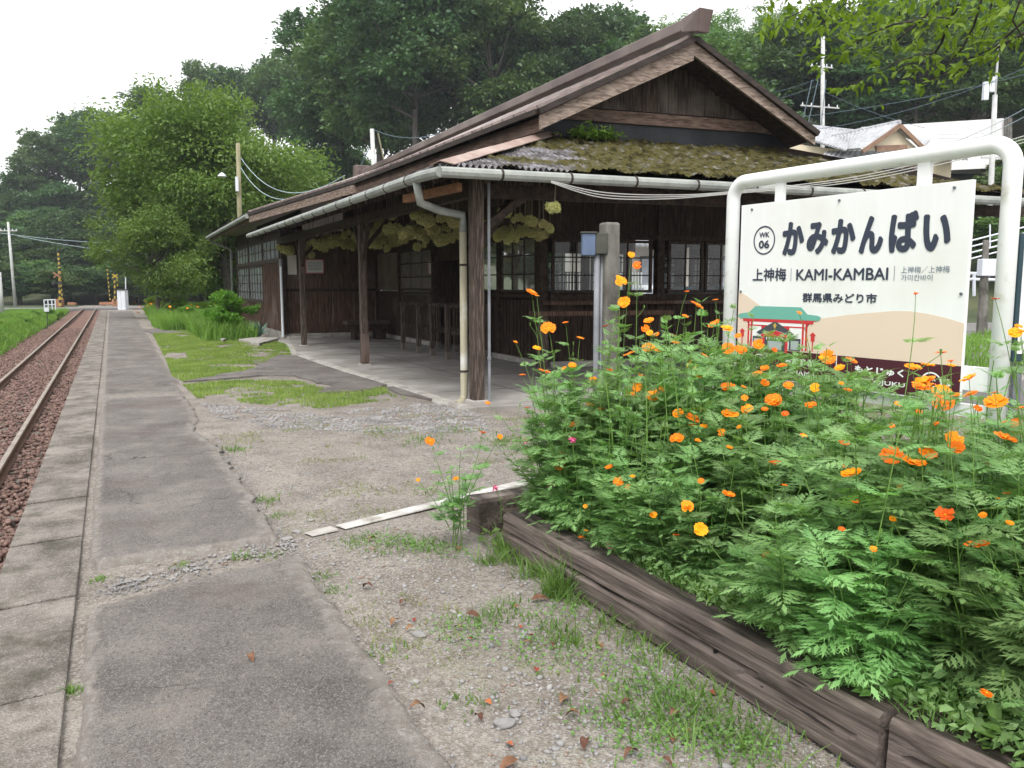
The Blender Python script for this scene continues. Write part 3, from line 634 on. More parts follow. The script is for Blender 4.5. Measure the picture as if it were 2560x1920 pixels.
for (px,py) in ((545,560),(568,574),(608,603),(710,652),(755,690)):
    p=ox(px,py,1.99); p.x=1.948+ (4.16-p.y)*.034+.014
    hb.tube([p+Vector((-.012,0,0)),p+Vector((.02,0,0))],random.uniform(.006,.011),8)
hb.build('bolt_hole',mat('hole_dark',(.006,.005,.004)),t1)
# bed soil
def bedf(u,v):
    x=2.06+u*3.4; y=-.3+v*4.75; return (x,y,.13+.05*float(fbm(np.array([x*4]),np.array([y*4]))[0])-(.25*max(0,u-.7)))
o=grid('bed_soil',bedf,40,60,mat('bed_soil_dark',(.035,.026,.02),(.10,.08,.06),12,.95,bump=.8)); tag(o,kind='structure')
# ------------------------------------------------------------------ STATION BUILDING
st=empty('station_building',(7,12,0),'old dark wooden station building with brown metal roof, mossy porch roof and hanging dried flowers','building')
YR=10.8; YG=11.5
ridge0=oe(692.4,35.8,YR); RX=ridge0.x; RZ=ridge0.z
ridge1=ox(362,178,RX)
RZ1=ridge1.z
Ew=[oe(537,108.4,YR),oz(354.6,179.7,3.62),oz(248.8,212.3,3.42),oz(208.5,235.2,3.36)]
Ee0=oe(814.7,131.5,YR); 
def lerp(a,b,t): return a*(1-t)+b*t
def eave_w(t):   # t in metres of Y
    for i in range(3):
        if t<=Ew[i+1].y or i==2:
            k=(t-Ew[i].y)/(Ew[i+1].y-Ew[i].y); return Ew[i].lerp(Ew[i+1],k)
def roofpt(s,y0r,y1e):  return None
TH_R=.07
# west slope: strips between ridge and eave
NS=44; rp=[ridge0.lerp(ridge1,i/NS) for i in range(NS+1)]
yE0,yE1=Ew[0].y,Ew[2].y+ (Ew[3].y-Ew[2].y)*.0
ep=[eave_w(yE0+(Ew[2].y-yE0)*(i/NS)) for i in range(NS+1)]
mb=MB()
for i in range(NS):
    a,b,c,d=rp[i],rp[i+1],ep[i+1],ep[i]
    m1=a.lerp(d,.5)-Vector((0,0,.05)); m2=b.lerp(c,.5)-Vector((0,0,.05))
    mb.quad(a,b,m2,m1); mb.quad(m1,m2,c,d)
# far hip
mb.add([ridge1,Ew[2],Ew[3],Vector((2*RX-Ew[3].x,Ew[3].y,Ew[3].z))],[(0,1,2),(0,2,3)])
# east slope
Ee1=Vector((2*RX-Ew[2].x,Ew[2].y,Ew[2].z))
mb.quad(ridge0,ridge1,Ee1,Ee0); mb.add([ridge1,Ee1,Vector((2*RX-Ew[3].x,Ew[3].y,Ew[3].z))],[(0,1,2)])
roof=mb.build('roof',M['metalroof'],st)
# standing seams
mb=MB()
for i in range(0,NS+1):
    a,d=rp[i],ep[i]; m_=a.lerp(d,.5)-Vector((0,0,.05)); up=Vector((0,0,.02))
    mb.bar(a+up,m_+up,.035,.045); mb.bar(m_+up,d+up,.035,.045)
mb.build('roof_seam',M['seam'],roof)
# edge, underside
mb=MB()
def edge_run(pts,h,dz,w_):
    for i in range(len(pts)-1): mb.bar(pts[i]+Vector((0,0,dz)),pts[i+1]+Vector((0,0,dz)),w_,h)
edge_run(Ew[:3],.075,-.045,.06); edge_run([Ew[2],Ew[3]],.06,-.02,.06)
fr=Vector((0,-.06,0))
mb.bar(ridge0+fr+Vector((0,0,-.06)),Ew[0]+fr+Vector((0,0,-.05)),.10,.08); mb.bar(ridge0+fr+Vector((0,0,-.06)),Ee0+fr+Vector((0,0,-.05)),.10,.08)
mb.build('roof_edge',M['edge'],roof)
# underside boards (dark)
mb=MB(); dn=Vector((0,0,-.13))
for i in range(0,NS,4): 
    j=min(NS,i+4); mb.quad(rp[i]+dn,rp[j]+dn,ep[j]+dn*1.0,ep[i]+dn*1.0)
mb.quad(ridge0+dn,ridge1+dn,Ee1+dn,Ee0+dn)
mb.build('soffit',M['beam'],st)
# bargeboards (gable end) and fascia
mb=MB()
def board(a,b,h,th,off=(0,0,0),hb=None):
    hb=hb or h; a=a+Vector(off); b=b+Vector(off); t=Vector((0,th,0))
    mb.hexa([a-Vector((0,0,h)),b-Vector((0,0,hb)),b-Vector((0,0,hb))+t,a-Vector((0,0,h))+t,a,b,b+t,a+t])
apx=ridge0+Vector((0,0,-.10)); wt=Ew[0]+Vector((.03,0,-.09)); et=Ee0+Vector((-.03,0,-.09))
board(wt,apx,.20,.05,(0,-.05,0),.26); mb.build('bargeboard',M['rake'],st)
mb=MB(); board(apx,et,.19,.05,(0,-.05,0),.13); mb.build('bargeboard',M['rake'],st)
mb=MB()
def fas(a,b,h,th=.05):
    a=a+Vector((.03,0,-.095)); b=b+Vector((.03,0,-.095)); t=Vector((th,0,0)); 
    mb.hexa([a-Vector((0,0,h)),a-Vector((0,0,h))+t,b-Vector((0,0,h))+t,b-Vector((0,0,h)),a,a+t,b+t,b])
fas(Ew[0]+Vector((.06,.05,0)),Ew[1],.19); mb.build('fascia',mat('fascia_dark_wood',(.06,.038,.03),(.18,.12,.095),3.5,.8,(6,.7,9),.5),st)
mb=MB(); fas(Ew[1]+Vector((-.05,0,0)),Ew[2]+Vector((-.03,0,0)),.17); mb.build('fascia',M['fascia'],st)
mb=MB(); fas(Ew[2]+Vector((.02,0,0)),Ew[3],.13); mb.build('fascia',mat('fascia_end_wood',(.09,.055,.04),(.17,.11,.085),4,.8),st)
# ridge cap with upturned end block
mb=MB(); c0=oe(694,27,YR-.25)
mb.bar(Vector((RX,c0.y,RZ+.17)),Vector((RX,ridge1.y,RZ1+.15)),.22,.17)
mb.build('ridge_cap',M['metalroof'],roof,bevel=.02)
mb=MB(); yy=c0.y
mb.hexa([Vector(p) for p in [(RX-.10,yy-.02,RZ-.02),(RX+.10,yy-.02,RZ-.02),(RX+.12,yy+.35,RZ+.06),(RX-.12,yy+.35,RZ+.06),(RX-.13,yy-.09,RZ+.30),(RX+.13,yy-.09,RZ+.30),(RX+.12,yy+.35,RZ+.26),(RX-.12,yy+.35,RZ+.26)]])
mb.build('ridge_end',M['metalroof'],roof,bevel=.015)
mb=MB(); mb.box((RX-.25,ridge1.y-.1,RZ1-.05),(RX+.25,ridge1.y+.25,RZ1+.42)); mb.build('ridge_end',M['metalroof'],roof,bevel=.03)
# gable wall: vertical planks, cross beam, dark sheet band
gz0=3.80
def zroof(X):  # underside height on the gable
    return RZ-.15-(RZ-Ew[0].z)/(RX-Ew[0].x)*abs(X-RX)
mb=MB(); X=Ew[0].x+.3
r=random.Random(2)
while X<2*RX-Ew[0].x-.3:
    w_=r.uniform(.14,.2); zt=min(zroof(X),zroof(X+w_))+.06; dy=r.uniform(0,.012)
    if zt>4.25: mb.sbox((X+.003,YG+dy,4.18),(X+w_-.003,YG+.03+dy,zt))
    X+=w_
mb.build('gable_planks',M['plank_gable'],st)
mb=MB(); bl=oe(566,118,YG-.05); br=oe(728,132,YG-.05)
bz=oe(645,118.5,YG-.08).z
mb.sbox((Ew[0].x+.45,YG-.06,bz-.09),(2*RX-Ew[0].x-.45,YG+.04,bz+.09)); mb.build('gable_beam',mat('gable_beam_wood',(.07,.045,.034),(.24,.165,.13),4.,.8,(.8,9,8),.4),st)
mb=MB(); mb.sbox((Ew[0].x+.1,YG-.01,3.55),(2*RX-Ew[0].x-.1,YG+.05,bz-.07)); mb.build('gable_sheet',M['darksheet'],st)
# closing wall strip under the west eave and around the loft
mb=MB()
mb.box((6.2,12.,2.9),(6.3,24.2,4.3)); mb.box((4.9,24.,2.6),(4.98,31.5,3.6)); mb.build('loft_wall',M['plank'],st)
# ---------------- porch (skirt) roof: corrugated slate with moss
G0=S(3.40,8.85,2.84); GX1=2*RX-3.40; hipt=S(6.0,11.46,3.73)
def moss_amount(x,y,edge):
    m_=fbm(np.array([x*1.1]),np.array([y*1.6]),4)[0]; return m_
def skirt_end():
    nx=1500; ny=56; W=GX1-3.40
    u=np.linspace(0,1,nx); v=np.linspace(0,1,ny); U,Vv=np.meshgrid(u,v)
    X=3.40+U*W; 
    xl=3.40+Vv*2.6; xr=GX1-Vv*2.6
    X=np.clip(X,xl,xr); Yp=8.85+Vv*2.64; Z=2.84+Vv*.88-.05*np.sin(Vv*PI)
    cor=.022*np.sin(X*2*PI/.074)
    mo=fbm(X*1.3,Yp*2.2,5)+.55*np.clip((X-4.5)/2.6,-.6,.55)+.12*np.clip(.5-Vv,-.1,.5)-.25*np.exp(-((X-5.2)/.9)**2)*np.exp(-((Vv-.45)/.28)**2)
    mask=np.clip((mo-.44)/.10,0,1)
    lum=(fbm(X*7,Yp*9,4)-.38)*.15+(fbm(X*26,Yp*30,3)-.5)*.06
    Z=Z+cor*(1-.85*mask)+mask*np.maximum(lum,-.005)
    Yw=Yp-(X-4)*SK
    V=np.stack([X.ravel(),Yw.ravel(),Z.ravel()],1)
    i,j=np.meshgrid(np.arange(nx-1),np.arange(ny-1)); a=(j*nx+i).ravel()
    F=np.stack([a,a+1,a+nx+1,a+nx],1)
    wdt=V[F[:,1],0]-V[F[:,0],0]; w2=V[F[:,2],0]-V[F[:,3],0]; F=F[(wdt>1e-5)|(w2>1e-5)]
    me=npmesh('skirt',V,F,M['moss'],True)
    at_=me.attributes.new('moss','FLOAT','POINT'); mk=mask.ravel()
    if len(at_.data)==len(mk): at_.data.foreach_set('value',mk.astype(np.float32))
    return me
o=link('porch_roof',skirt_end(),st); o['label']='mossy corrugated end slope of the porch roof'
def skirt_side():
    ny=1500; nx=12; y0,y1=8.85,22.75
    v=np.linspace(0,1,ny);u=np.linspace(0,1,nx);U,Vv=np.meshgrid(u,v)
    Y=y0+Vv*(y1-y0); lo=np.minimum(1,(Y-y0)/2.6); uu=U*np.where(lo<1,lo,1)
    X=3.40+uu*2.8; Z=2.84+uu*.97; mo=fbm(X*2,Y*1.1,4); mask=np.clip((mo-.62)/.08,0,1)
    Z=Z+.022*np.sin(Y*2*PI/.074)*(1-.7*mask)+mask*(fbm(X*9,Y*9)-.3)*.08
    Yw=Y+.0*X+ (0.6*SK)
    V=np.stack([X.ravel(),Yw.ravel(),Z.ravel()],1); i,j=np.meshgrid(np.arange(nx-1),np.arange(ny-1)); a=(j*nx+i).ravel(); F=np.stack([a,a+1,a+nx+1,a+nx],1)
    me=npmesh('skirt2',V,F,M['moss'],True); at_=me.attributes.new('moss','FLOAT','POINT'); at_.data.foreach_set('value',mask.ravel().astype(np.float32)); return me
link('porch_roof',skirt_side(),st)
# east skirt (plain)
mb=MB(); mb.quad(S(GX1,8.85,2.84),S(GX1,25,2.84),S(GX1-2.7,25,3.8),S(GX1-2.6,11.46,3.8)); mb.build('porch_roof',M['metalroof'],st)
# hip caps (bent metal strips)
mb=MB(); n_=5
for k in range(n_):
    a=G0.lerp(hipt,k/n_); b=G0.lerp(hipt,(k+1)/n_+.01); lift=Vector((0,0,.05+.004*(k%2)))
    sx=Vector((.17,-.03,-.035)); sy=Vector((-.06,.17,-.035))
    mb.add([a+lift+sx,a+lift,a+lift+sy,b+lift+sx,b+lift,b+lift+sy],[(0,3,4,1),(1,4,5,2)])
o=mb.build('hip_cap',M['hipcap'],st); sm=o.modifiers.new('solid','SOLIDIFY'); sm.thickness=.012
# porch roof underside
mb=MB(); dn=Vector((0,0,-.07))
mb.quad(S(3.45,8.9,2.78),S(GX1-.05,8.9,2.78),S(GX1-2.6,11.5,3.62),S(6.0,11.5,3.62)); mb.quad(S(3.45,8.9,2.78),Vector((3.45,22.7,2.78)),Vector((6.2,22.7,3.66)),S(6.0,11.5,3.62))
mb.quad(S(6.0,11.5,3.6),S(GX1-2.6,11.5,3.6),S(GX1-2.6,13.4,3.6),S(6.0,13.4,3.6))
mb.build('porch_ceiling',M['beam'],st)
mb=MB()
for k in range(28):
    y=9.4+k*.48; t_=min(1,max(.1,(y-8.75)/2.75)); mb.bar(Vector((3.5,y,2.72)),Vector((3.5+2.5*t_,y,2.72+.86*t_)),.06,.07)
for k in range(19):
    x=4.0+k*.48; t_=min(1,(x-3.4)/2.6); mb.bar(S(x,8.95,2.71),S(x,8.95+2.4*t_,2.71+.82*t_),.06,.07)
mb.build('rafters',M['beam'],st)
# moss ferns on the roof top
# gutters
def half_gutter(mb,pts,r_):
    for i in range(len(pts)-1):
        mb.tube([pts[i],pts[i+1]],r_,10)
mb=MB(); gz=2.755
gc=S(3.37,8.80,gz)
half_gutter(mb,[Vector((3.33,22.8,gz+.02)),Vector((3.33,9.35,gz)),gc+Vector((.02,.0,0)),S(GX1,8.80,gz-.05)],.062)
o=mb.build('gutter',M['gutter'],st,smooth=False)
mb=MB()
for k in range(16):
    y=9.8+k*.85; mb=MB(); mb.tube([Vector((3.33,y-.012,gz)),Vector((3.33,y+.012,gz))],.068,10); mb.build('gutter_joint',M['edge'],o)
for k in range(12):
    x=4.1+k*.85; p=S(x,8.80,gz-.05*(x-3.4)/10); mb=MB(); mb.tube([p-Vector((.012,0,0)),p+Vector((.012,0,0))],.069,10); mb.build('gutter_joint',M['edge'],o)
mb=MB(); half_gutter(mb,[Ew[2]+Vector((-.05,0,-.10)),Ew[3]+Vector((-.05,0,-.10))],.062); mb.build('gutter',M['gutter'],st)
# downpipes
mb=MB(); q=[ox(*D(898,388),3.33),ox(*D(908,438),3.40),ox(*D(950,455),3.7),ox(*D(1000,465),3.98),ox(*D(1003,500),3.98),ox(*D(1008,700),3.98)]
q[0]=Vector((3.33,q[0].y,gz)); base=oz(*D(1011,885)); q.append(Vector((3.98,q[5].y-.0,1.2))); 
q[4].y=q[3].y; q[5].y=q[3].y; q[6].y=q[3].y; 
top=q[:5]; mb.tube(top,.05,12); mb.build('downpipe_bend',M['gutter'],st,smooth=True)
mb=MB(); xx_,yy_=q[4].x,q[4].y
mb.tube([q[4],Vector((xx_,yy_,.12)),Vector((xx_-.05,yy_-.05,.04)),Vector((xx_-.13,yy_-.13,.03))],.047,12); o=mb.build('downpipe',M['pipe_beige'],st,smooth=True)
mb=MB()
for z in (1.75,.42): mb.tube([Vector((xx_,yy_,z-.012)),Vector((xx_,yy_,z+.012))],.054,12)
mb.build('pipe_band',M['edge'],o)
mb=MB(); wfp=ox(232,262,4.1); e3=Ew[3]+Vector((-.05,0,-.12)); 
mb.tube([e3+Vector((.02,-.15,0)),e3+Vector((.25,-.2,-.18)),Vector((4.18,e3.y-.25,e3.z-.42)),Vector((4.18,e3.y-.25,.2))],.045,10); mb.build('downpipe',M['gutter'],st,smooth=True)
mb=MB(); wp=ox(*D(617,735),4.18); mb.tube([Vector((4.17,23.0,.1)),Vector((4.17,23.0,2.15))],.035,10); mb.build('white_pipe',M['cabinet'],st)
mb=MB(); mb.tube([Vector((4.17,23.0,2.0)),Vector((4.17,23.0,2.2))],.05,10); mb.build('pipe_cap',M['pipe_grey'],st)
# posts with footings, conduit
CPy=9.45
posts=[(4.07,CPy,.15),(4.12,14.75,.125),(4.12,20.02,.12)]
for (X,Y,w_) in posts:
    mb=MB(); mb.hexa([Vector(p) for p in [(X-w_/2,Y-w_/2,.07),(X+w_/2,Y-w_/2,.07),(X+w_/2,Y+w_/2,.07),(X-w_/2,Y+w_/2,.07),(X-w_/2,Y-w_/2,2.8),(X+w_/2,Y-w_/2,2.8),(X+w_/2,Y+w_/2,2.8),(X-w_/2,Y+w_/2,2.8)]])
    o=mb.build('post',M['post'],st,bevel=.008)
    mb=MB(); mb.box((X-w_/2-.04,Y-w_/2-.04,-.02),(X+w_/2+.04,Y+w_/2+.04,.075)); mb.build('footing',M['conc_pale'],o,bevel=.01)
mb=MB(); X,Y,w_=posts[1]; mb.box((X-w_/2-.008,Y-w_/2-.01,.10),(X+w_/2+.008,Y-w_/2+.02,.62)); mb.build('post_repair',M['plank_red'],st)
mb=MB(); cx,cy=4.19,9.34; mb.tube([Vector((cx,cy,0)),Vector((cx,cy,2.8))],.019,8)
for z in (.6,1.5): mb.tube([Vector((cx,cy,z-.02)),Vector((cx,cy,z+.02))],.026,8)
mb.build('conduit',M['pipe_grey'],st)
# second row post of the end porch and braces
for (X,Yp) in ((8.6,9.5),(12.8,9.5)):
    mb=MB(); p=S(X,Yp,0); mb.box((p.x-.07,p.y-.07,.0),(p.x+.07,p.y+.07,2.8)); mb.build('post',M['post'],st)
mb=MB(); mb.bar(Vector((4.12,9.5,2.66)),Vector((4.12,22.9,2.66)),.12,.15); mb.bar(S(4.1,9.5,2.64),S(13,9.5,2.64),.12,.16)
mb.build('eave_beam',M['beam'],st)
def brace(p,q,w_,h_): mb=MB(); mb.bar(Vector(p),Vector(q),w_,h_); mb.build('brace',M['beam'],st)
brace((4.12,9.6,1.95),(4.8,9.9,2.62),.08,.09); brace((4.07,9.5,2.1),S(4.75,9.5,2.62),.08,.09)
for Y in (14.75,20.02): brace((4.12,Y,1.9),(4.12,Y+.5,2.6),.06,.06); brace((4.12,Y,1.9),(4.12,Y-.5,2.6),.06,.06); brace((4.12,Y,2.1),(4.8,Y,2.9),.06,.07)
mb=MB(); mb.bar(Vector((3.55,10.6,2.62)),Vector((3.75,9.2,2.64)),.07,.10); mb.build('light_fitting',M['beam_light'],st)
# porch floor
def flo(p): return Vector((p[0],p[1],.05))
mb=MB()
outline=[(3.9,9.05),(3.86,9.9),(3.80,12.0),(3.68,14.0),(3.62,16.1),(3.60,18.3),(3.95,20.6),(4.10,21.9),(4.12,23.1),(4.25,24.5),(14,23.4),(14,8.0)]
mb.prism([Vector((a,b,-.10)) for a,b in outline],(0,0,.15)); mb.build('porch_floor',M['conc'],st,bevel=.015)
mb=MB()
def edgeline(z0,z1,w_):
    for i in range(len(outline)-4):
        a,b=outline[i],outline[i+1]; mb.hexa([Vector((a[0]-w_,a[1],z0)),Vector((a[0]+.0,a[1],z0)),Vector((b[0]+.0,b[1],z0)),Vector((b[0]-w_,b[1],z0)),Vector((a[0]-w_+.04,a[1],z1)),Vector((a[0],a[1],z1)),Vector((b[0],b[1],z1)),Vector((b[0]-w_+.04,b[1],z1))])
edgeline(-.05,.035,.14); mb.build('porch_kerb',M['conc_pale'],st)
mb=MB()
for X in (5.0,6.1): mb.box((X-.006,9.2,.0495),(X+.006,23,.053))
for k in range(8): mb.box((3.95,10.5+k*1.7-.006,.0495),(6.85,10.5+k*1.7+.006,.0535))
mb.build('floor_joint',mat('joint_dark',(.10,.095,.09)),st)
# ---------------- walls
def planks(mb,a,b,z0,z1,w_=.16,th=.02,seed=1,batten=False,nrm=(-1,0,0)):
    """vertical boards from a to b (plan points)"""
    r=random.Random(seed); d=Vector((b[0]-a[0],b[1]-a[1],0)); L=d.length; d.normalize(); n=Vector(nrm); t=0
    while t<L-.01:
        w2=min(r.uniform(w_*.8,w_*1.15),L-t); off=n*r.uniform(0,.010); p=Vector((a[0],a[1],0))+d*(t+.003)+off; q=Vector((a[0],a[1],0))+d*(t+w2-.003)+off
        h0=z0; h1=z1
        mb.hexa([p+Vector((0,0,h0)),q+Vector((0,0,h0)),q+n*th+Vector((0,0,h0)),p+n*th+Vector((0,0,h0)),p+Vector((0,0,h1)),q+Vector((0,0,h1)),q+n*th+Vector((0,0,h1)),p+n*th+Vector((0,0,h1))])
        if batten: 
            c=q+n*th; mb.hexa([c-d*.02+Vector((0,0,h0)),c+d*.02+Vector((0,0,h0)),c+d*.02+n*.018+Vector((0,0,h0)),c-d*.02+n*.018+Vector((0,0,h0)),c-d*.02+Vector((0,0,h1)),c+d*.02+Vector((0,0,h1)),c+d*.02+n*.018+Vector((0,0,h1)),c-d*.02+n*.018+Vector((0,0,h1))])
        t+=w2
def latt(parent,a,b,z0,z1,nc,nr,nrm,name='window',fw=.05,gl='glass',bw=.022):
    """lattice window between plan points a,b"""
    n=Vector(nrm); A=Vector((a[0],a[1],0)); B=Vector((b[0],b[1],0)); d=(B-A).normalized(); L=(B-A).length; mb=MB()
    up=Vector((0,0,1))
    def beam(p,q,w_): mb.bar(p,q,w_,.04,up=n)
    for z in (z0+fw/2,z1-fw/2): mb.bar(A+up*z,B+up*z,.045,fw)
    for t in (fw/2,L-fw/2): p=A+d*t; mb.bar(p+up*(z0+fw),p+up*(z1-fw),fw,.045,up=n)
    for i in range(1,nc): p=A+d*(L*i/nc); mb.bar(p+up*(z0+fw),p+up*(z1-fw),bw,.025,up=n)
    for j in range(1,nr): z=z0+(z1-z0)*j/nr; mb.bar(A+d*fw+up*z,B-d*fw+up*z,.022,bw)
    o=mb.build(name,M['frame'],parent)
    g=MB(); g.quad(A+up*z0-n*.004,B+up*z0-n*.004,B+up*z1-n*.004,A+up*z1-n*.004); g.build('pane',M[gl],o)
    return o
# return wall behind the porch end (faces camera)
WX=6.95; YE=24.3; YN=13.25
mb=MB(); a=S(4.25,23.15,0); nC=(-SK,-1,0)
RW0=(4.28,23.2); RW1=(6.95,23.2-2.7*SK+.9)
planks(mb,(4.3,23.35),(WX,23.35),.16,1.32,.2,seed=4,nrm=(0,-1,0)); planks(mb,(4.3,23.35),(WX,23.35),1.40,3.0,.2,seed=5,nrm=(0,-1,0)); mb.build('porch_end_wall',M['plank_red'],st)
mb=MB(); mb.box((4.28,23.27,1.32),(WX,23.36,1.40)); mb.build('wall_rail',M['beam'],st)
mb=MB(); mb.box((4.27,23.20,.04),(WX,23.40,.16)); mb.box((4.27,22.7,.04),(5.2,23.22,.11)); mb.build('plinth',M['conc_pale'],st)
# main wall along platform
def yat(px,py=300): return ox(px,py,WX).y
yA=23.3; yP=yat(401); yW1a,yW1b=yat(402),yat(435); yD0,yD1=yat(436),yat(468)
mb=MB(); mb.box((WX-.02,yP,1.36),(WX+.05,yA,2.9)); mb.build('plaster_panel',M['plaster'],st)
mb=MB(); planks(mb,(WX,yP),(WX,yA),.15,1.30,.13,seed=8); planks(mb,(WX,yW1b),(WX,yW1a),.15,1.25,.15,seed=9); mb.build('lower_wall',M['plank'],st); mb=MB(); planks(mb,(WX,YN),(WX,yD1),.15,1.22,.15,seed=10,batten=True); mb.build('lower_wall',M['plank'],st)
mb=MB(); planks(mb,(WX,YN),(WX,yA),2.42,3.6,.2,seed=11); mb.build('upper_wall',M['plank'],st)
latt(st,(WX-.02,yW1b),(WX-.02,yW1a),1.36,2.38,3,3,(-1,0,0),gl='glass_dusty')
for k in range(2):
    y0=YN+.1+(yD1-YN-.2)*k/2; y1=YN+.1+(yD1-YN-.2)*(k+1)/2-.06; latt(st,(WX-.02,y0),(WX-.02,y1),1.36,2.38,3,3,(-1,0,0),gl='glass_dusty')
mb=MB()
for y in (yA,yP,yW1b,yD0,yD1,YN,YN+(yD1-YN)/2): mb.box((WX-.07,y-.06,.05),(WX+.06,y+.06,3.6))
for z in (1.30,2.40): mb.box((WX-.05,YN,z-.035),(WX+.05,yD1,z+.035)); mb.box((WX-.05,yD0,z-.035),(WX+.05,yA,z+.035))
mb.build('wall_frame',M['beam'],st)
mb=MB(); mb.box((WX-.09,YN,.03),(WX+.05,yD1,.15)); mb.box((WX-.09,yD0,.03),(WX+.05,yA,.15)); mb.build('plinth',M['conc_pale'],st)
mb=MB(); mb.box((WX+.02,yD0+.07,2.05),(WX+.05,yD1-.05,2.42)); mb.build('door_head',M['plank'],st)
# near end wall with see-through windows
EZ0,EZ1=1.36,2.30; xr=12.6
fx=lambda px: oe(px,270,YN).x
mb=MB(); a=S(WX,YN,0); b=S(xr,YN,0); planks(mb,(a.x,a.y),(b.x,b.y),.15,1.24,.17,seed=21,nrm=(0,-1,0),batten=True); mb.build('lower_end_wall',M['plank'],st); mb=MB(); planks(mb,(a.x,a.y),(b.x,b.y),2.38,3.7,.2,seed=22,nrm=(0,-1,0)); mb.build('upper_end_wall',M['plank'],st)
bars=[fx(541),fx(557),fx(651),fx(667),fx(692),fx(783),xr-2.2,xr]
mb=MB()
for k,x in enumerate([fx(542),fx(659),fx(743),fx(835),fx(930),xr]): mb.sbox((x-.07,YN-.07,.05),(x+.07,YN+.07,3.6))
mb.sbox((WX,YN-.06,EZ0-.14),(xr,YN+.05,EZ0-.02)); mb.sbox((WX,YN-.06,EZ1+.01),(xr,YN+.05,EZ1+.10)); mb.build('wall_frame',M['beam'],st)
mb=MB(); mb.sbox((WX-.15,YN-.35,EZ0-.20),(xr,YN-.06,EZ0-.14)); mb.build('sill_board',M['plank_red'],st)
segs=[(fx(551),fx(600)),(fx(602),fx(651)),(fx(667),fx(702)),(fx(704),fx(736)),(fx(750),fx(790)),(fx(792),fx(828)),(fx(843),fx(923)),(fx(938),xr-.1)]
for (x0,x1) in segs:
    a=S(x0,YN-.02,0); b=S(x1,YN-.02,0); latt(st,(a.x,a.y),(b.x,b.y),EZ0,EZ1,2,3,(0,-1,0))
mb=MB(); a=S(WX-.02,YN-.03,0); mb.sbox((WX,YN-.1,.03),(xr,YN+.05,.15)); mb.build('plinth',M['conc_pale'],st)
# waiting room back (east) wall with windows, floor beams, ceiling
ex=xr; mb=MB(); mb.box((ex,YN-SK*8.6,.1),(ex+.08,18.0,1.25)); mb.box((ex,YN-SK*8.6,2.40),(ex+.08,18.0,3.6)); mb.box((WX,18.6,.1),(ex,18.7,1.3)); mb.box((WX,18.6,2.35),(ex,18.7,3.6)); mb.box((WX,18.6,1.3),(9.75,18.7,2.35))  # last box: solid stretch added to block light behind the platform windows
for x in (11.2,12.5): mb.box((x-.15,18.6,1.3),(x,18.7,2.35))
mb.build('inner_wall_and_light_block',M['plank'],st)
for k in range(4):
    y0=YN-SK*8.6+.1+k*1.35; latt(st,(ex,y0),(ex,y0+1.2),1.25,2.40,4,4,(-1,0,0))
for k,(x0,x1) in enumerate(((9.8,11.0),(11.25,12.3))):
    latt(st,(x0,18.62),(x1,18.62),1.3,2.35,4,4,(0,-1,0))
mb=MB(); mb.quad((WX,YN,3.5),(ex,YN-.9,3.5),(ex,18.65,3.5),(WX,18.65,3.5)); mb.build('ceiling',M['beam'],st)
# ---------------- wing with windows (projects toward the track)
X0=4.25; yw=lambda px,py: ox(px,py,X0).y
y0w,y1w=23.15,31.9; ym=yw(264,275); yu=yw(278,250)
mb=MB(); planks(mb,(X0,y0w),(X0,ym),.22,2.12,.19,seed=31,batten=True); planks(mb,(X0,ym),(X0,y1w),.22,.98,.19,seed=32,batten=True); mb.build('wing_wall',M['plank_red'],st)
mb=MB(); mb.box((X0,y0w,2.1),(X0+.06,y1w,2.25)); mb.box((X0-.02,y0w,2.82),(X0+.06,y1w,3.25)); mb.build('wing_upper',M['plank'],st)
mb=MB()
for y in (y0w,ym,y1w,(ym+y1w)/2): mb.box((X0-.05,y-.05,.15),(X0+.04,y+.05,3.1))
mb.box((X0-.05,ym,.94),(X0+.04,y1w,1.0)); mb.box((X0-.06,y0w,2.12),(X0+.04,y1w,2.2)); mb.box((X0-.05,y0w,2.8),(X0+.04,y1w,2.86)); mb.build('wing_frame',M['beam'],st)
yh=(ym+y1w)/2
M['pane_pale']=mat('curtained_glass',(.20,.22,.26),(.36,.38,.42),1.5,.15,spec=.7)
for (a,b) in ((ym+.06,yh-.06),(yh+.06,y1w-.06)): latt(st,(X0-.02,a),(X0-.02,b),1.0,2.1,5,4,(-1,0,0),gl='pane_pale',bw=.03)
for (a,b) in ((y0w+.3,ym-.06),(ym+.06,yh-.06),(yh+.06,y1w-.06)): latt(st,(X0-.02,a),(X0-.02,b),2.2,2.8,4,2,(-1,0,0),gl='pane_pale',bw=.03)
mb=MB(); mb.box((X0-.05,y0w-.03,.0),(X0+.05,y1w,.22)); mb.build('plinth',M['conc_pale'],st)
mb=MB(); mb.box((X0,y1w,0.1),(WX,y1w+.06,3.2)); mb.build('wing_end_wall',M['plank'],st)
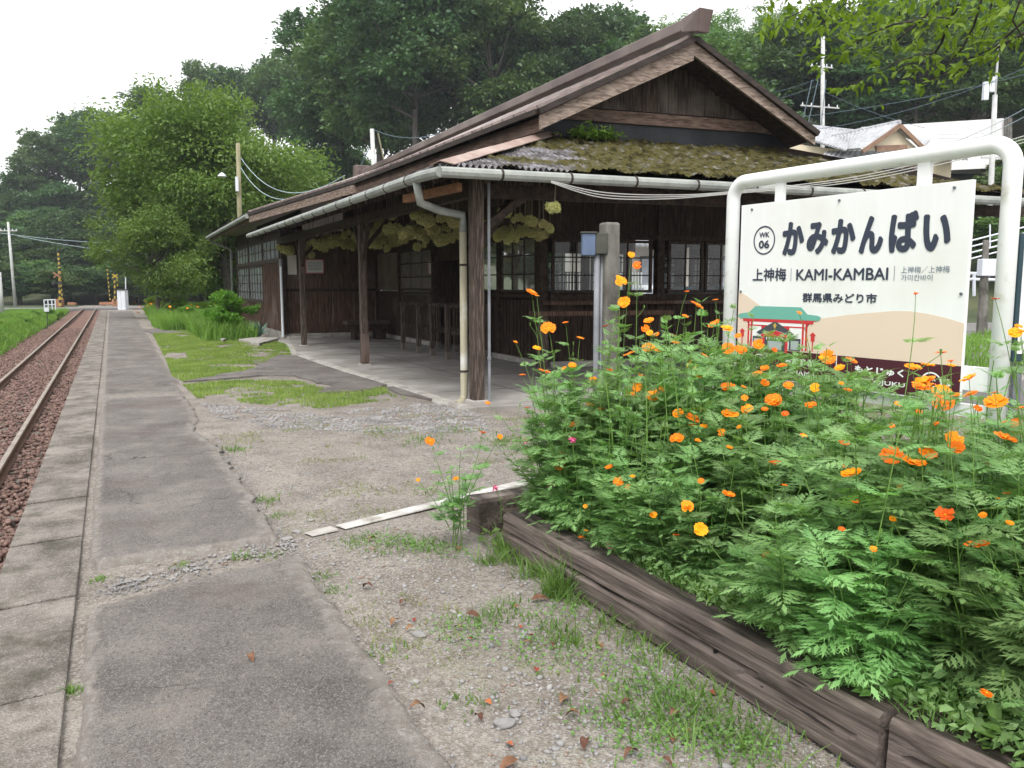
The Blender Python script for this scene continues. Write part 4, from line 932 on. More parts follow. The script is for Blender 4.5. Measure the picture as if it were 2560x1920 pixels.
# ---------------- furniture and things in the porch
c1=lambda a,b:(200+a*.16878,160+b*.16878)
def notice(px0,py0,px1,py1,Y,label,frame,fw,lines,name='notice_board',cat='notice'):
    a=oe(px0,py0,Y); b=oe(px1,py1,Y); e=empty(name,(a.x,a.y,b.z),label,cat)
    y=23.30
    mb=MB(); mb.box((a.x,y-.04,b.z),(b.x,y-.01,a.z)); mb.build('frame',frame,e,bevel=.004)
    mb=MB(); mb.box((a.x+fw,y-.043,b.z+fw),(b.x-fw,y-.0405,a.z-fw)); pp=mb.build('sheet',M['paper'],e)
    if lines:
        mb=MB(); r=random.Random(4)
        for k in range(lines):
            z=a.z-fw-.05-(a.z-b.z-2*fw-.08)*k/lines; x=a.x+fw+.03
            while x<b.x-fw-.06: w_=r.uniform(.02,.06); mb.box((x,y-.0455,z-.012),(min(x+w_,b.x-fw-.03),y-.0432,z+.006)); x+=w_+.012
        mb.build('print',M['inkg'],pp)
    return e
notice(*c1(628,588),*c1(740,672),23.3,'wide notice with pink frame and small grey lettering on the porch end wall',M['pinkframe'],.03,6)
e=notice(*c1(514,560),*c1(578,682),23.3,'upright pale stained notice cabinet beside the white pipe',M['darkbox'],.012,0,'notice_cabinet','notice cabinet')
# bench
bx0=Vector((5.95,21.6,0)); be=empty('wooden_bench',bx0,'dark wooden bench with block supports against the porch wall','bench')
mb=MB(); mb.box((5.55,21.5,.46),(6.75,21.95,.55)); mb.build('seat',M['post'],be,bevel=.01)
for x in (5.75,6.35): mb=MB(); mb.box((x,21.53,.05),(x+.28,21.9,.46)); mb.build('leg',M['beam'],be,bevel=.01)
mb=MB(); mb.box((5.5,22.0,.75),(5.56,22.9,.80)); 
# ticket gate rails
gp=[(1205,1122),(1297,1145),(1378,1160),(1468,1180)]
lbs=['first','second','third','fourth']
for k,q in enumerate(gp):
    p=oz(*c1(*q),.05); g=empty('ticket_gate_rail',(p.x,p.y,.05),['ticket gate rail of worn wood, farthest of four, nearest the bench','ticket gate rail of worn wood, second from the bench','ticket gate rail of worn wood, third from the bench','ticket gate rail of worn wood nearest the corner downpipe'][k],'gate rail','wooden ticket gate rails in the porch')
    L=.85
    for j,xx_ in enumerate((0,L)):
        mb=MB(); mb.box((p.x+xx_-.045,p.y-.045,.05),(p.x+xx_+.045,p.y+.045,1.05)); pst=mb.build('gate_post',M['post'],g,bevel=.006)
        mb=MB(); mb.box((p.x+xx_-.047,p.y-.047,.051),(p.x+xx_+.047,p.y+.047,.20)); mb.build('worn_foot',M['post_grey'],pst)
    mb=MB(); mb.box((p.x-.06,p.y-.05,1.05),(p.x+L+.06,p.y+.05,1.12)); mb.build('top_rail',M['post'],g,bevel=.006)
    mb=MB(); mb.box((p.x+.05,p.y-.02,.52),(p.x+L-.05,p.y+.02,.60)); mb.build('middle_rail',M['post'],g,bevel=.004)
# bench outside end wall (bar at px 540-600) and low rail posts
p=S(5.9,11.2,0); e=empty('porch_table',p,'narrow dark wooden bench rail standing before the end wall windows','bench')
mb=MB(); mb.sbox((5.95,11.6,1.02),(8.3,11.95,1.09)); mb.build('top',M['plank_red'],e)
for x in (6.05,8.1): mb=MB(); mb.sbox((x,11.7,.05),(x+.1,11.85,1.02)); mb.build('leg',M['post'],e)
# insulator / lamps under the eave
# round lamp
p=ox(*c1(790,385),5.0); e=tag(empty('ceiling_lamp',p,'small round pale lamp under the porch eave above the hanging flowers','lamp'))
mb=MB(); mb.tube([p+Vector((0,0,.03)),p,p-Vector((0,0,.03))],[.12,.16,.12],16); mb.build('shade',M['gutter'],e,smooth=True)
mb=MB(); mb.tube([p+Vector((0,0,.03)),Vector((p.x,p.y,3.15))],.01,6); mb.build('rod',M['edge'],e)
# ------------------------------------------------------------------ hanging dried hydrangeas
def hyd_mesh(seed):
    r=np.random.default_rng(seed); C=[]
    cs=r.normal(0,.62,(7,3))*np.array([1,1,.6]); 
    for c in cs:
        n=520; d=r.normal(size=(n,3)); d/=np.linalg.norm(d,axis=1)[:,None]; C.append(c*.8+d*(.26+.24*r.random((n,1))))
    C=np.concatenate(C); C/=np.abs(C).max(0)*np.array([1,1,1.25])
    return leafcards('hydrangea_head',C,.105,1.0,M['hydr'],seed,up=0,obj=False,dirs=r.normal(size=C.shape))
HM=[hyd_mesh(k) for k in range(4)]
HY=[(515,905,45,4.35),(550,925,42,4.35),(590,850,30,4.5),(642,915,34,4.3),(668,948,36,4.3),(690,875,32,4.6),(715,820,30,4.6),(748,880,50,4.5),(790,850,46,4.7),(832,868,48,4.5),(885,830,44,4.5),(762,905,40,5.2),(900,890,45,5.2),(950,760,38,4.8),(985,768,28,4.8),(1010,830,42,4.5),(1070,808,42,4.5),(1060,885,42,5.0),(1100,890,40,4.9),(1150,905,40,4.9),(1120,762,45,4.6),(1165,795,46,4.5),(1180,720,34,4.6),(1215,782,50,4.4),(1292,812,60,4.3),(1200,870,46,5.1),(1250,858,46,4.9),(1332,895,44,4.9),(1340,702,55,4.4),(1405,745,55,4.3),(1430,800,50,4.5),(1480,718,48,4.3),(1560,752,50,4.25),(1482,860,54,4.8),(1548,850,46,4.8),(1385,845,46,4.9),(1775,800,50,4.9),(1830,838,46,5.1),(1885,700,42,4.9),(1905,850,50,5.1),(1965,722,45,4.9),(2040,745,46,5.0),(1995,800,46,5.4),(2085,815,46,5.2),(2110,760,45,5.0),(2180,662,50,4.8),(2150,790,46,5.3),(1720,760,40,5.2)]
rh=random.Random(12)
for _k in range(34):
    _x=rh.uniform(640,1600); HY.append((_x,rh.uniform(-28,34)+np.interp(_x,[640,1000,1600],[872,835,800]),rh.uniform(34,48),rh.uniform(4.9,5.8)))
for _k in range(8): HY.append((rh.uniform(1720,2120),rh.uniform(770,850),rh.uniform(38,48),rh.uniform(5.0,5.6)))
for k,(a,b,rr_,X) in enumerate(HY):
    p=ox(200+a*.16274,100+b*.16274,X); dist=math.hypot(p.x,p.y); R=rr_*.16274/FPX*dist*1.02
    wh='right of the corner post' if a>1700 else ('between the middle post and the corner post' if a>980 else ('between the far post and the middle post' if a>600 else 'beyond the far post near the white pipe'))
    lv='topmost row' if b<770 else ('middle row' if b<855 else 'lowest row'); sz='large' if rr_>=50 else 'small'
    e=empty('dried_flower_bunch',p,sz+' dried hydrangea bunch hanging '+wh+', '+lv,'dried flowers','dried hydrangea bunches hanging in the porch')
    o=bpy.data.objects.new('flower_head',HM[k%4]); COL.objects.link(o); o.parent=e; o.scale=(R*1.15,R*1.15,R*.95); o.rotation_euler=(0,0,random.uniform(0,6))
    ztop=min(2.72+(p.x-3.4)*.33,2.70+max(0,p.y+(p.x-4)*SK-8.85)*.32); mb=MB(); mb.tube([p+Vector((0,0,R*.6)),Vector((p.x+.01,p.y,ztop))],.006,4); mb.build('stem',M['string'],e)
# fern tuft on the roof edge
# ------------------------------------------------------------------ STATION NAME SIGN
TLs=Vector((3.7442,4.2987,0)); TRs=Vector((3.8463,2.7521,0)); su=(TRs-TLs).normalized(); sn=Vector((su.y,-su.x,0)); 
if sn.x>0: sn=-sn
SB=.914; SW,SH=1.55,1.10
def sp(u,v,o=0): return TLs+su*u+Vector((0,0,SB+v))+sn*o
sg=empty('station_name_sign',sp(SW/2,-SB),'white station name board reading Kami-Kambai hung in a white pipe frame','sign')
def sbox(mb,u0,u1,v0,v1,o0,o1):
    return mb.hexa([sp(u0,v0,o0),sp(u1,v0,o0),sp(u1,v0,o1),sp(u0,v0,o1),sp(u0,v1,o0),sp(u1,v1,o0),sp(u1,v1,o1),sp(u0,v1,o1)])
def arc(cu,cv,r_,a0,a1,n=8): return [sp(cu+r_*math.cos(math.radians(a0+(a1-a0)*k/n)),cv+r_*math.sin(math.radians(a0+(a1-a0)*k/n)),-.03) for k in range(n+1)]
mb=MB(); uL,uR,vT=-.118,1.715,1.258
path=[sp(uL,-SB,-.03)]+arc(uL+.11,vT-.11,.11,180,90)+arc(uR-.11,vT-.11,.11,90,0)+[sp(uR,-SB,-.03)]
mb.tube(path,.0435,20); mb.build('pipe_frame',M['whitep'],sg,smooth=True)
for (u0,u1) in ((.258,.322),(1.228,1.298)):
    mb=MB(); sbox(mb,u0,u1,1.06,vT-.02,-.04,-.012); mb.build('hanger',M['whitep'],sg)
mb=MB(); sbox(mb,uL,uR,-.075,-.012,-.055,-.015); mb.build('crossbar',M['whitep'],sg); mb=MB(); sbox(mb,uL,uR,-.56,-.50,-.055,-.015); mb.build('crossbar',M['whitep'],sg)
mb=MB(); sbox(mb,uL+.03,.02,.04,.17,-.045,-.012); mb.build('side_bracket',M['whitep'],sg); mb=MB(); sbox(mb,1.54,uR-.03,.06,.18,-.045,-.012); mb.build('side_bracket',M['whitep'],sg)
mb=MB(); sbox(mb,0,SW,0,SH,-.012,.012); bd=mb.build('board',M['boardw'],sg,bevel=.002)
def poly2(name,pts,mt,layer): 
    mb=MB(); mb.prism([sp(u,v,.0125+layer*.0006) for u,v in pts],sn*.0005); return mb.build(name,mt,bd)
# peach hills
hl=[(0,.18),(0,.545)]+[(.02+.30*t,.545-.16*t-.0*t) for t in (.2,.5,.8,1)]+[(.5,.37),(.68,.39),(.85,.415),(1.0,.432),(1.15,.447),(1.25,.448),(1.35,.438),(1.45,.42),(SW,.395),(SW,.18)]
poly2('hill_print',hl,M['peach'],0)
poly2('band_print',[(0,0),(0,.18),(SW,.18),(SW,0)],M['maroon'],1)
# red and white shrine hall drawing
mb=MB()
def rect(u0,u1,v0,v1,mi,l): mb.cur=mi; mb.prism([sp(u0,v0,.0125+l*.0006),sp(u0,v1,.0125+l*.0006),sp(u1,v1,.0125+l*.0006),sp(u1,v0,.0125+l*.0006)],sn*.0005)
def pl(pts,mi,l): mb.cur=mi; mb.prism([sp(u,v,.0125+l*.0006) for u,v in pts],sn*.0005)
rect(.09,.57,.19,.36,1,2)
for k in range(2): pass
pl([(0.0,.385),(.02,.40),(.10,.41),(.155,.452),(.525,.452),(.575,.41),(.65,.405),(.675,.395),(.66,.375),(.03,.37)],0,5)
rect(.05,.62,.352,.372,2,4); rect(.10,.56,.325,.333,2,4)
for u in (.10,.125,.545,.57): rect(u-.008,u+.008,.19,.36,2,3)
for u in (.23,.42): rect(u-.011,u+.011,.165,.30,2,5); rect(u-.02,u+.02,.305,.33,2,4)
pl([(.17,.285),(.20,.30),(.27,.335),(.325,.36),(.38,.335),(.45,.30),(.48,.285),(.45,.272),(.38,.295),(.325,.305),(.27,.295),(.20,.272)],3,6)
pl([(.21,.27),(.27,.292),(.325,.302),(.38,.292),(.44,.27),(.44,.262),(.21,.262)],2,7)
pl([(.31,.335),(.325,.35),(.34,.335),(.325,.31)],4,8)
rect(.24,.41,.175,.262,3,4); rect(.265,.385,.18,.235,5,5); rect(.14,.215,.185,.26,3,4); rect(.15,.205,.19,.245,5,5); rect(.44,.53,.185,.26,3,4); rect(.455,.515,.19,.245,5,5)
for k in range(7): u=.255+k*.022; pl([(u,.258),(u+.006,.238),(u+.012,.258)],1,9)
for k in range(12):
    u=.02+k*.007; pl([(u,.372),(.10,.372-(k+1)*.005),(.10,.368-(k+1)*.005),(u+.004,.372)],2,3); v=.655-k*.007; pl([(v,.372),(.57,.372-(k+1)*.005),(.57,.368-(k+1)*.005),(v-.004,.372)],2,3)
for u in (.045,.62): rect(u-.004,u+.004,.19,.25,2,3); rect(u-.014,u+.014,.25,.285,2,3); pl([(u-.025,.285),(u,.305),(u+.025,.285)],2,4)
mb.build('shrine_picture',[M['teal'],M['printw'],M['red'],M['pdark'],M['gold'],mat('print_glass',(.40,.46,.46))],bd)
def text(s_,u0,u1,v0,v1,mt,name='lettering',off=0.,layer=3,space=1.):
    cu=bpy.data.curves.new('t','FONT'); cu.body=s_; cu.size=1; cu.extrude=0; cu.resolution_u=4; cu.space_character=space
    to=bpy.data.objects.new('t',cu); COL.objects.link(to); dg=bpy.context.evaluated_depsgraph_get(); me=bpy.data.meshes.new_from_object(to.evaluated_get(dg)); bpy.data.objects.remove(to)
    V=np.empty(len(me.vertices)*3,dtype=np.float32); me.vertices.foreach_get('co',V); V=V.reshape(-1,3); fc=[tuple(p.vertices) for p in me.polygons]
    a=V.min(0);b=V.max(0); k=off; Uc=u0+k+(V[:,0]-a[0])/(b[0]-a[0])*(u1-u0-2*k); Vc=v0+k+(V[:,1]-a[1])/(b[1]-a[1])*(v1-v0-2*k)
    o_=.0125+layer*.0006+.0006; mb=MB(); sh=[(0,0)]+([(k*math.cos(q*PI/6),k*math.sin(q*PI/6)) for q in range(12)] if k>.003 else ([(k*math.cos(q*PI/2),k*math.sin(q*PI/2)) for q in range(4)] if k else []))
    for q,(du,dv) in enumerate(sh): mb.add([sp(float(x)+du,float(y)+dv,o_+q*.00004) for x,y in zip(Uc,Vc)],fc)
    me=bpy.data.meshes.new(name); me.from_pydata(mb.v,[],mb.f); finish(me,mt); return link(name,me,bd)
for ch,u0,u1,v0,v1 in (('か',.357,.525,.765,.968),('み',.545,.702,.765,.955),('か',.722,.888,.762,.962),('ん',.912,1.066,.757,.965),('ば',1.10,1.272,.757,.975),('い',1.298,1.452,.757,.948)):
    text(ch,u0,u1,v0,v1,M['navy'],off=.010)
text('上神梅',.120,.398,.610,.692,M['navy'],off=.002); text('KAMI-KAMBAI',.476,1.108,.613,.681,M['navy'],off=.002)
text('上神梅／上神梅',1.184,1.458,.648,.684,M['inkg']); text('가미칸바이',1.186,1.367,.608,.640,M['inkg']); text('群馬県みどり市',.530,1.046,.483,.540,M['navy'],off=.0022)
for u in (.435,1.144): poly2('divider',[(u-.0015,.608),(u-.0015,.688),(u+.0015,.688),(u+.0015,.608)],M['inkg'],2)
def ring(cu,cv,ru,rv,t,mt,layer=3):
    mb=MB(); n=48; o_=.0125+layer*.0006
    A=[sp(cu+ru*math.cos(2*PI*k/n),cv+rv*math.sin(2*PI*k/n),o_) for k in range(n)]; B=[sp(cu+(ru-t)*math.cos(2*PI*k/n),cv+(rv-t)*math.sin(2*PI*k/n),o_) for k in range(n)]
    mb.add(A+B,[(k,(k+1)%n,(k+1)%n+n,k+n) for k in range(n)]); return mb.build('emblem_ring',mt,bd)
ring(.207,.867,.090,.090,.009,M['navy']); text('WK',.165,.250,.884,.918,M['navy'],off=.0015); text('06',.163,.252,.815,.867,M['navy'],off=.003)
ring(.199,.084,.058,.062,.007,M['printw']); text('WK',.172,.226,.098,.122,M['printw'],off=.001); text('05',.170,.228,.052,.088,M['printw'],off=.002)
ring(1.392,.075,.062,.062,.008,M['printw']); text('WK',1.365,1.42,.090,.114,M['printw'],off=.001); text('07',1.363,1.422,.042,.080,M['printw'],off=.002)
text('おおまま',.411,.635,.098,.142,M['printw'],off=.0025); text('OMAMA',.421,.655,.036,.068,M['printw'],off=.001)
text('もとじゅく',.925,1.235,.092,.135,M['printw'],off=.0025); text('MOTOJUKU',.915,1.245,.032,.064,M['printw'],off=.001)
poly2('divider',[(.795,.02),(.795,.18),(.801,.18),(.801,.02)],M['printw'],3)
for u in (.09,1.49): poly2('arrow',[(u-.02 if u<1 else u+.02,.084),(u+.012 if u<1 else u-.012,.108),(u+.012 if u<1 else u-.012,.06)],M['printw'],3)
for u,v in ((.095,1.067),(.767,1.066),(1.456,1.069),(.02,.543),(1.526,.542),(.03,.03),(1.52,.03)): mb=MB(); mb.tube([sp(u,v,.010),sp(u,v,.019)],.008,8); mb.build('bolt',M['screw'],bd)
# ------------------------------------------------------------------ concrete post with meter box and conduit
Yc=6.2; pt=oy_=None
def oyw(px,py,Y): d=ray(px,py); return _pt(d,Y/d[1])
pt=oyw(609.5,222.7,6.0); e=empty('concrete_post',(pt.x,pt.y,0),'stained grey concrete post with blue meter box behind the flower bed','post')
mb=MB(); w_=.068; t=Vector((0,0,0))
mb.hexa([Vector(p) for p in [(pt.x-w_,pt.y-w_,-.05),(pt.x+w_,pt.y-w_,-.05),(pt.x+w_,pt.y+w_,-.05),(pt.x-w_,pt.y+w_,-.05),(pt.x-w_,pt.y-w_,pt.z),(pt.x+w_,pt.y-w_,pt.z),(pt.x+w_,pt.y+w_,pt.z),(pt.x-w_,pt.y+w_,pt.z)]]); mb.build('shaft',M['conc_post'],e,bevel=.02)
ca,sa=math.cos(PH),math.sin(PH); rt=Vector((ca,-sa,0)); fwv=Vector((sa,ca,0))
def cb(mb,o,r0,r1,f0,f1,z0,z1): # box aligned with view axes near o
    return mb.hexa([o+rt*r0+fwv*f0+Vector((0,0,z0)),o+rt*r1+fwv*f0+Vector((0,0,z0)),o+rt*r1+fwv*f1+Vector((0,0,z0)),o+rt*r0+fwv*f1+Vector((0,0,z0)),o+rt*r0+fwv*f0+Vector((0,0,z1)),o+rt*r1+fwv*f0+Vector((0,0,z1)),o+rt*r1+fwv*f1+Vector((0,0,z1)),o+rt*r0+fwv*f1+Vector((0,0,z1))])
O=Vector((pt.x,pt.y,0)); 
mb=MB(); cb(mb,O,-.235,-.125,-.10,.02,1.745,1.925); bxm=mb.build('meter_box',M['bluebox'],e,bevel=.006)
mb=MB(); cb(mb,O,-.245,-.115,-.115,.03,1.927,1.94); mb.build('box_hood',M['darkbox'],bxm)
mb=MB(); cb(mb,O,-.125,-.02,-.10,.06,1.755,1.93); mb.build('side_box',M['darkbox'],e,bevel=.008)
mb=MB(); q=O+rt*(-.105)+fwv*(-.05); mb.tube([q+Vector((0,0,-.05)),q+Vector((0,0,1.76))],.024,12); q2=O+rt*(-.062)+fwv*(-.03); mb.tube([q2+Vector((0,0,-.05)),q2+Vector((0,0,1.76))],.013,8); mb.build('conduit',M['pipe_grey'],e,smooth=True)
mb=MB(); q=O+rt*(.16)+fwv*(.3); mb.tube([q+Vector((0,0,-.05)),q+Vector((0,0,.62))],.03,12); e2=empty('pipe_stub',(q.x,q.y,0),'short white pipe stub right of the concrete post','pipe'); mb.build('tube',M['cabinet'],e2)
# cable bundle across the porch front toward the right
e=empty('cable_bundle',oe(560,180,8.7),'pale sagging cables slung along the mossy roof gutter','cable')
A0=oe(551,181,8.72); A1=oe(600,192,8.6); A2=oe(728,192,8.3); A3=oe(860,176,8.0); A4=oe(1000,143,7.6); A5=oe(1100,110,7.3)
for k in range(3):
    pts=[]
    off=Vector((0,0,-.03*k))
    ctrl=[A0+off*.3,A1+off,oe(660,195+k*.5,8.5)+off*.6,A2+off*.4,A3+off,A4+off*1.3,A5+off*1.5]
    for i in range(len(ctrl)-1):
        p0=ctrl[max(0,i-1)];p1=ctrl[i];p2=ctrl[i+1];p3=ctrl[min(len(ctrl)-1,i+2)]
        for t_ in np.linspace(0,1,8,endpoint=False): t_=float(t_); pts.append(.5*((2*p1)+(p2-p0)*t_+(2*p0-5*p1+4*p2-p3)*t_*t_+(3*p1-p0-3*p2+p3)*t_**3))
    mb=MB(); mb.tube(pts,.0065,6); mb.build('cable',M['cable'],e)
# information board at the right edge
a=at(1021,235,5.2); e=empty('information_board',(a.x,a.y,0),'dark framed poster board at the right edge of the view','board')
mb=MB(); cb(mb,Vector((a.x,a.y,0)),0,.9,0,.05,1.02,1.62+.2); mb.build('frame',mat('dark_teal_frame',(.03,.06,.075),rough=.4),e,bevel=.005)
mb=MB(); cb(mb,Vector((a.x,a.y,0)),.025,.87,-.004,.0,1.07,1.77); mb.build('sheet',M['boardw'],e)
mb=MB(); 
for r0 in (.05,.8): cb(mb,Vector((a.x,a.y,0)),r0,r0+.05,.05,.09,-.05,1.8)
mb.build('legs',M['pipe_grey'],e)
# ------------------------------------------------------------------ COSMOS
def cosmos_leaf(L=.16,pairs=5,seed=0):
    """pinnate lobed leaf in local coords: base at origin, along +x, normal +z ; returns V,F(tri)"""
    r=random.Random(seed); V=[];F=[]
    def tri(a,b,c): n=len(V); V.extend([a,b,c]); F.append((n,n+1,n+2))
    def z(x,y): return -.9*x*x/L*.5 - .5*abs(y)*abs(y)/L + .25*x*.5
    def P(x,y): return (x,y,z(x,y))
    def leaflet(ox_,oy_,ang,ln,w_):
        c,s=math.cos(ang),math.sin(ang)
        def Q(a,b): return P(ox_+a*c-b*s,oy_+a*s+b*c)
        tri(Q(0,0),Q(ln*.4,w_*.5),Q(ln,0)); tri(Q(0,0),Q(ln,0),Q(ln*.4,-w_*.5))
        for t,sc in ((.22,.55),(.48,.42),(.70,.26)):
            for sg_ in (1,-1):
                a=ln*t; e=ln*sc*r.uniform(.8,1.1)
                tri(Q(a-ln*.05,0),Q(a+ln*.06,0),Q(a+e*.85,sg_*e*.66))
    tri(P(0,-.0015),P(L,0),P(0,.0015))
    for k in range(pairs):
        t=.22+.68*k/pairs; ln=L*.46*math.sin(PI*min(1,(t*.8+.28)))**.7*(1-.25*t)
        for sg_ in (1,-1): leaflet(L*t,0,sg_*(1.0-.38*t)+r.uniform(-.12,.12),ln*r.uniform(.85,1.15),ln*.25)
    leaflet(L*.86,0,0,L*.26,L*.085)
    return np.array(V),np.array(F)
LV=[cosmos_leaf(.16,5,s) for s in range(3)]
def place_leaf(acc,base,dirv,roll,scale,k,upb=.4):
    V,F=LV[k]; d=Vector(dirv).normalized(); n=Vector((0,0,1))-d*d.z; 
    if n.length<.05: n=Vector((1,0,0))
    n.normalize(); s_=n.cross(d); q=math.cos(roll); w_=math.sin(roll); n2=n*q+s_*w_; s2=n2.cross(d)
    R=np.array([list(d),list(s2),list(n2)]); W=(V*scale)@R+np.array(list(base))
    acc[0].append(W); acc[1].append(F+acc[2]); acc[2]+=len(V)
def tube_np(acc,pts,r0,r1,n=5):
    mb=MB(); mb.tube(pts,[r0+(r1-r0)*i/(len(pts)-1) for i in range(len(pts))],n,False)
    V=np.array(mb.v); F=[]
    for f in mb.f: F.append((f[0],f[1],f[2])); F.append((f[0],f[2],f[3]))
    acc[0].append(V); acc[1].append(np.array(F)+acc[2]); acc[2]+=len(V)
def plant_mesh(seed,H,nb=7,dens=1.,sprd=.22,lsc=1.):
    r=random.Random(seed); lf=[[],[],0]; st_=[[],[],0]
    for b in range(nb):
        a=r.uniform(0,2*PI); tip=Vector((math.cos(a)*r.uniform(.2,1)*sprd,math.sin(a)*r.uniform(.2,1)*sprd,H*r.uniform(.6,1.05)))
        mid=tip*.5+Vector((r.uniform(-.04,.04),r.uniform(-.04,.04),.05)); pts=[Vector((r.uniform(-.03,.03),r.uniform(-.03,.03),0))]
        p0=pts[0]
        for i in range(1,7): t=i/6; pts.append(p0*(1-t)**2+mid*2*t*(1-t)+tip*t*t)
        tube_np(st_,pts,.0045,.0018)
        nn=int(7*dens)
        for i in range(nn):
            t=.15+.85*(i+.5)/nn; k=min(5,int(t*6)); q=pts[k].lerp(pts[k+1],t*6-k) if k<6 else pts[-1]
            a0=r.uniform(0,PI)
            for sgn in (0,PI):
                an=a0+sgn+r.uniform(-.3,.3); el=r.uniform(.05,1.15); s_=lsc*(1.15-.55*t)*r.uniform(.7,1.2)
                place_leaf(lf,q,(math.cos(an)*math.cos(el),math.sin(an)*math.cos(el),math.sin(el)),r.uniform(-.4,.4),s_,r.randrange(3))
        for j in range(3): an=r.uniform(0,6.28); place_leaf(lf,pts[-1],(math.cos(an)*.6,math.sin(an)*.6,.8),0,lsc*.5*r.uniform(.7,1.1),j)
    V=np.concatenate(lf[0]+st_[0]); nl=sum(len(f) for f in lf[1]); F=np.concatenate(lf[1]+[f+lf[2] for f in st_[1]])
    mi=np.zeros(len(F),int); mi[nl:]=1
    return npmesh('cosmos_foliage',V,F,[M['cosmos'],M['stem']],False,mi)
PV=[plant_mesh(100+k,1.0,8,.88,.28,1.15+.1*k) for k in range(7)]
PS=[plant_mesh(200+k,1.0,4,.9,.14,.62) for k in range(3)]
def flower_mesh(seed,cup=.25,mt='orange',np_=8):
    r=random.Random(seed); V=[];F=[];mi=[]
    for lay in (0,1):
        for k in range(np_ if lay==0 else 5):
            if r.random()<.08: continue
            a=2*PI*k/(np_ if lay==0 else 5)+r.uniform(-.12,.12)+lay*.3; L=(1 if lay==0 else .68)*r.uniform(.88,1.05); cp=cup*r.uniform(.6,1.5)+lay*.35; w_=.36*L
            n0=len(V); c,s=math.cos(a),math.sin(a)
            for (t,h) in ((.08,.10),(.45,.85),(.80,1.0),(.97,.62)):
                for sg_ in (-1,0,1):
                    x=L*t*(1 if sg_ else (.90 if t>.9 else 1.0)); y=sg_*w_*h; zz=cp*t*L-.28*t*t*L*cp*2+abs(sg_)*.09*L*t+r.uniform(-.03,.03)
                    V.append((x*c-y*s,x*s+y*c,zz+lay*.03))
            for i in range(3):
                for q in (0,1): b=n0+i*3+q; F.append((b,b+1,b+4)); mi.append(0); F.append((b,b+4,b+3)); mi.append(0)
    n0=len(V); 
    for ring_,(rr_,zz) in enumerate(((.17,.05),(.15,.14),(.07,.19))):
        for k in range(8): V.append((rr_*math.cos(k*PI/4),rr_*math.sin(k*PI/4),zz+r.uniform(-.015,.015)))
    for q in range(2):
        for k in range(8): a=n0+q*8+k; b=n0+q*8+(k+1)%8; F+= [(a,b,b+8),(a,b+8,a+8)]; mi+=[1,1]
    for k in range(1,7): F.append((n0+16,n0+16+k,n0+17+k)) if k<7 else None; mi.append(1)
    # calyx
    n0=len(V); V.append((0,0,-.14))
    for k in range(6): V.append((.13*math.cos(k*PI/3),.13*math.sin(k*PI/3),.0))
    for k in range(6): F.append((n0,n0+1+(k+1)%6,n0+1+k)); mi.append(2)
    return npmesh('flower',np.array(V),np.array(F),[M[mt],M['fcenter'],M['stem']],False,np.array(mi))
FM=[flower_mesh(k,(.12,.35,.6,.2,.45,-.15,.3)[k]) for k in range(7)]; FMd=[flower_mesh(20,.5,'deep_or'),flower_mesh(21,.9,'deep_or',6)]
cA=lambda x,y:((1200+x/3.16)*.4,(600+y/3.16)*.4); cB=lambda x,y:((1860+x/3.16)*.4,(960+y/3.16)*.4); cZ=lambda x,y:((1840+x/3.3515)*.4,(700+y/3.3515)*.4); cQ=lambda x,y:(512+x*.23146,384+y*.23146)
LA_=[(1195,115,60),(1240,203,80),(1097,300,60),(1115,335,100),(410,410,110),(450,442,40),(1140,495,110),(1635,410,45),(1862,475,50),(1712,517,120),(540,700,125),(675,650,50),(990,683,70),(790,782,70),(280,808,40),(450,862,75),(1335,640,90),(1305,700,70),(1342,738,60),(1395,745,50),(1620,605,60),(1520,752,80),(1545,812,90),(1330,855,110),(1400,858,130),(1850,665,110),(1950,705,110),(1180,905,110),(1770,917,80),(1475,965,40),(1680,990,100),(335,1067,60),(508,1045,110),(730,990,70),(1025,1045,75),(895,1113,75),(735,1168,60),(1190,1215,140),(1240,1165,90),(1090,1190,80),(1370,1228,120),(1435,1180,50),(1760,1070,150),(1960,1170,135),(60,1285,50),(372,1330,70),(25,1527,60),(150,1555,30),(760,1435,60),(1565,1372,95),(1680,1420,130),(1690,1475,90),(1975,1380,200),(2115,1330,80),(2047,1480,45),(1555,1570,120),(1720,1585,50),(1970,1640,60),(2040,760,60),(1960,860,110),(2055,870,110),(2190,825,80)]
LB_=[(235,132,140),(528,168,100),(35,195,80),(165,200,60),(1420,20,180),(1560,70,160),(1790,75,130),(1570,155,200),(1990,150,240),(2190,195,100),(2150,312,100),(1660,437,150),(1455,540,150),(1670,510,140),(1165,570,230),(1340,620,250),(850,705,170),(250,625,120),(2060,435,190),(790,462,90),(470,415,60),(1845,1285,210),(770,1150,-50),(1590,1035,-150),(325,240,-50),(1215,160,60),(1480,20,120)]
LZ_=[(190,540,100),(45,590,100),(385,712,90),(240,747,80),(180,793,100),(530,277,50),(587,500,40),(770,650,140),(790,690,80),(870,738,90),(965,675,110),(1480,740,150),(1610,722,130),(1590,865,210),(1715,612,110),(1950,830,150),(2175,165,-80),(240,865,80),(440,880,90),(660,905,90),(935,925,80),(315,1010,150),(90,1080,100),(320,590,-50),(1800,690,-60),(1505,125,-45)]
LQ_=[(210,353,60),(460,420,50),(757,527,60),(935,478,60),(815,630,70),(2050,1335,60),(708,655,-35),(1180,130,-35),(1255,225,-35)]
FLW=[]
for l,f in ((LA_,cA),(LB_,cB),(LZ_,cZ),(LQ_,cQ)):
    k={cA:.12658,cB:.12658,cZ:.11935,cQ:.23146}[f]
    for (x,y,d) in l:
        px,py=f(x,y); FLW.append((px,py,abs(d)*k,d<0))
for (x,y,d) in ((2192,720,30),(2205,715,20),(2200,705,18)): FLW.append((x*.463,y*.463,d*.463,False))
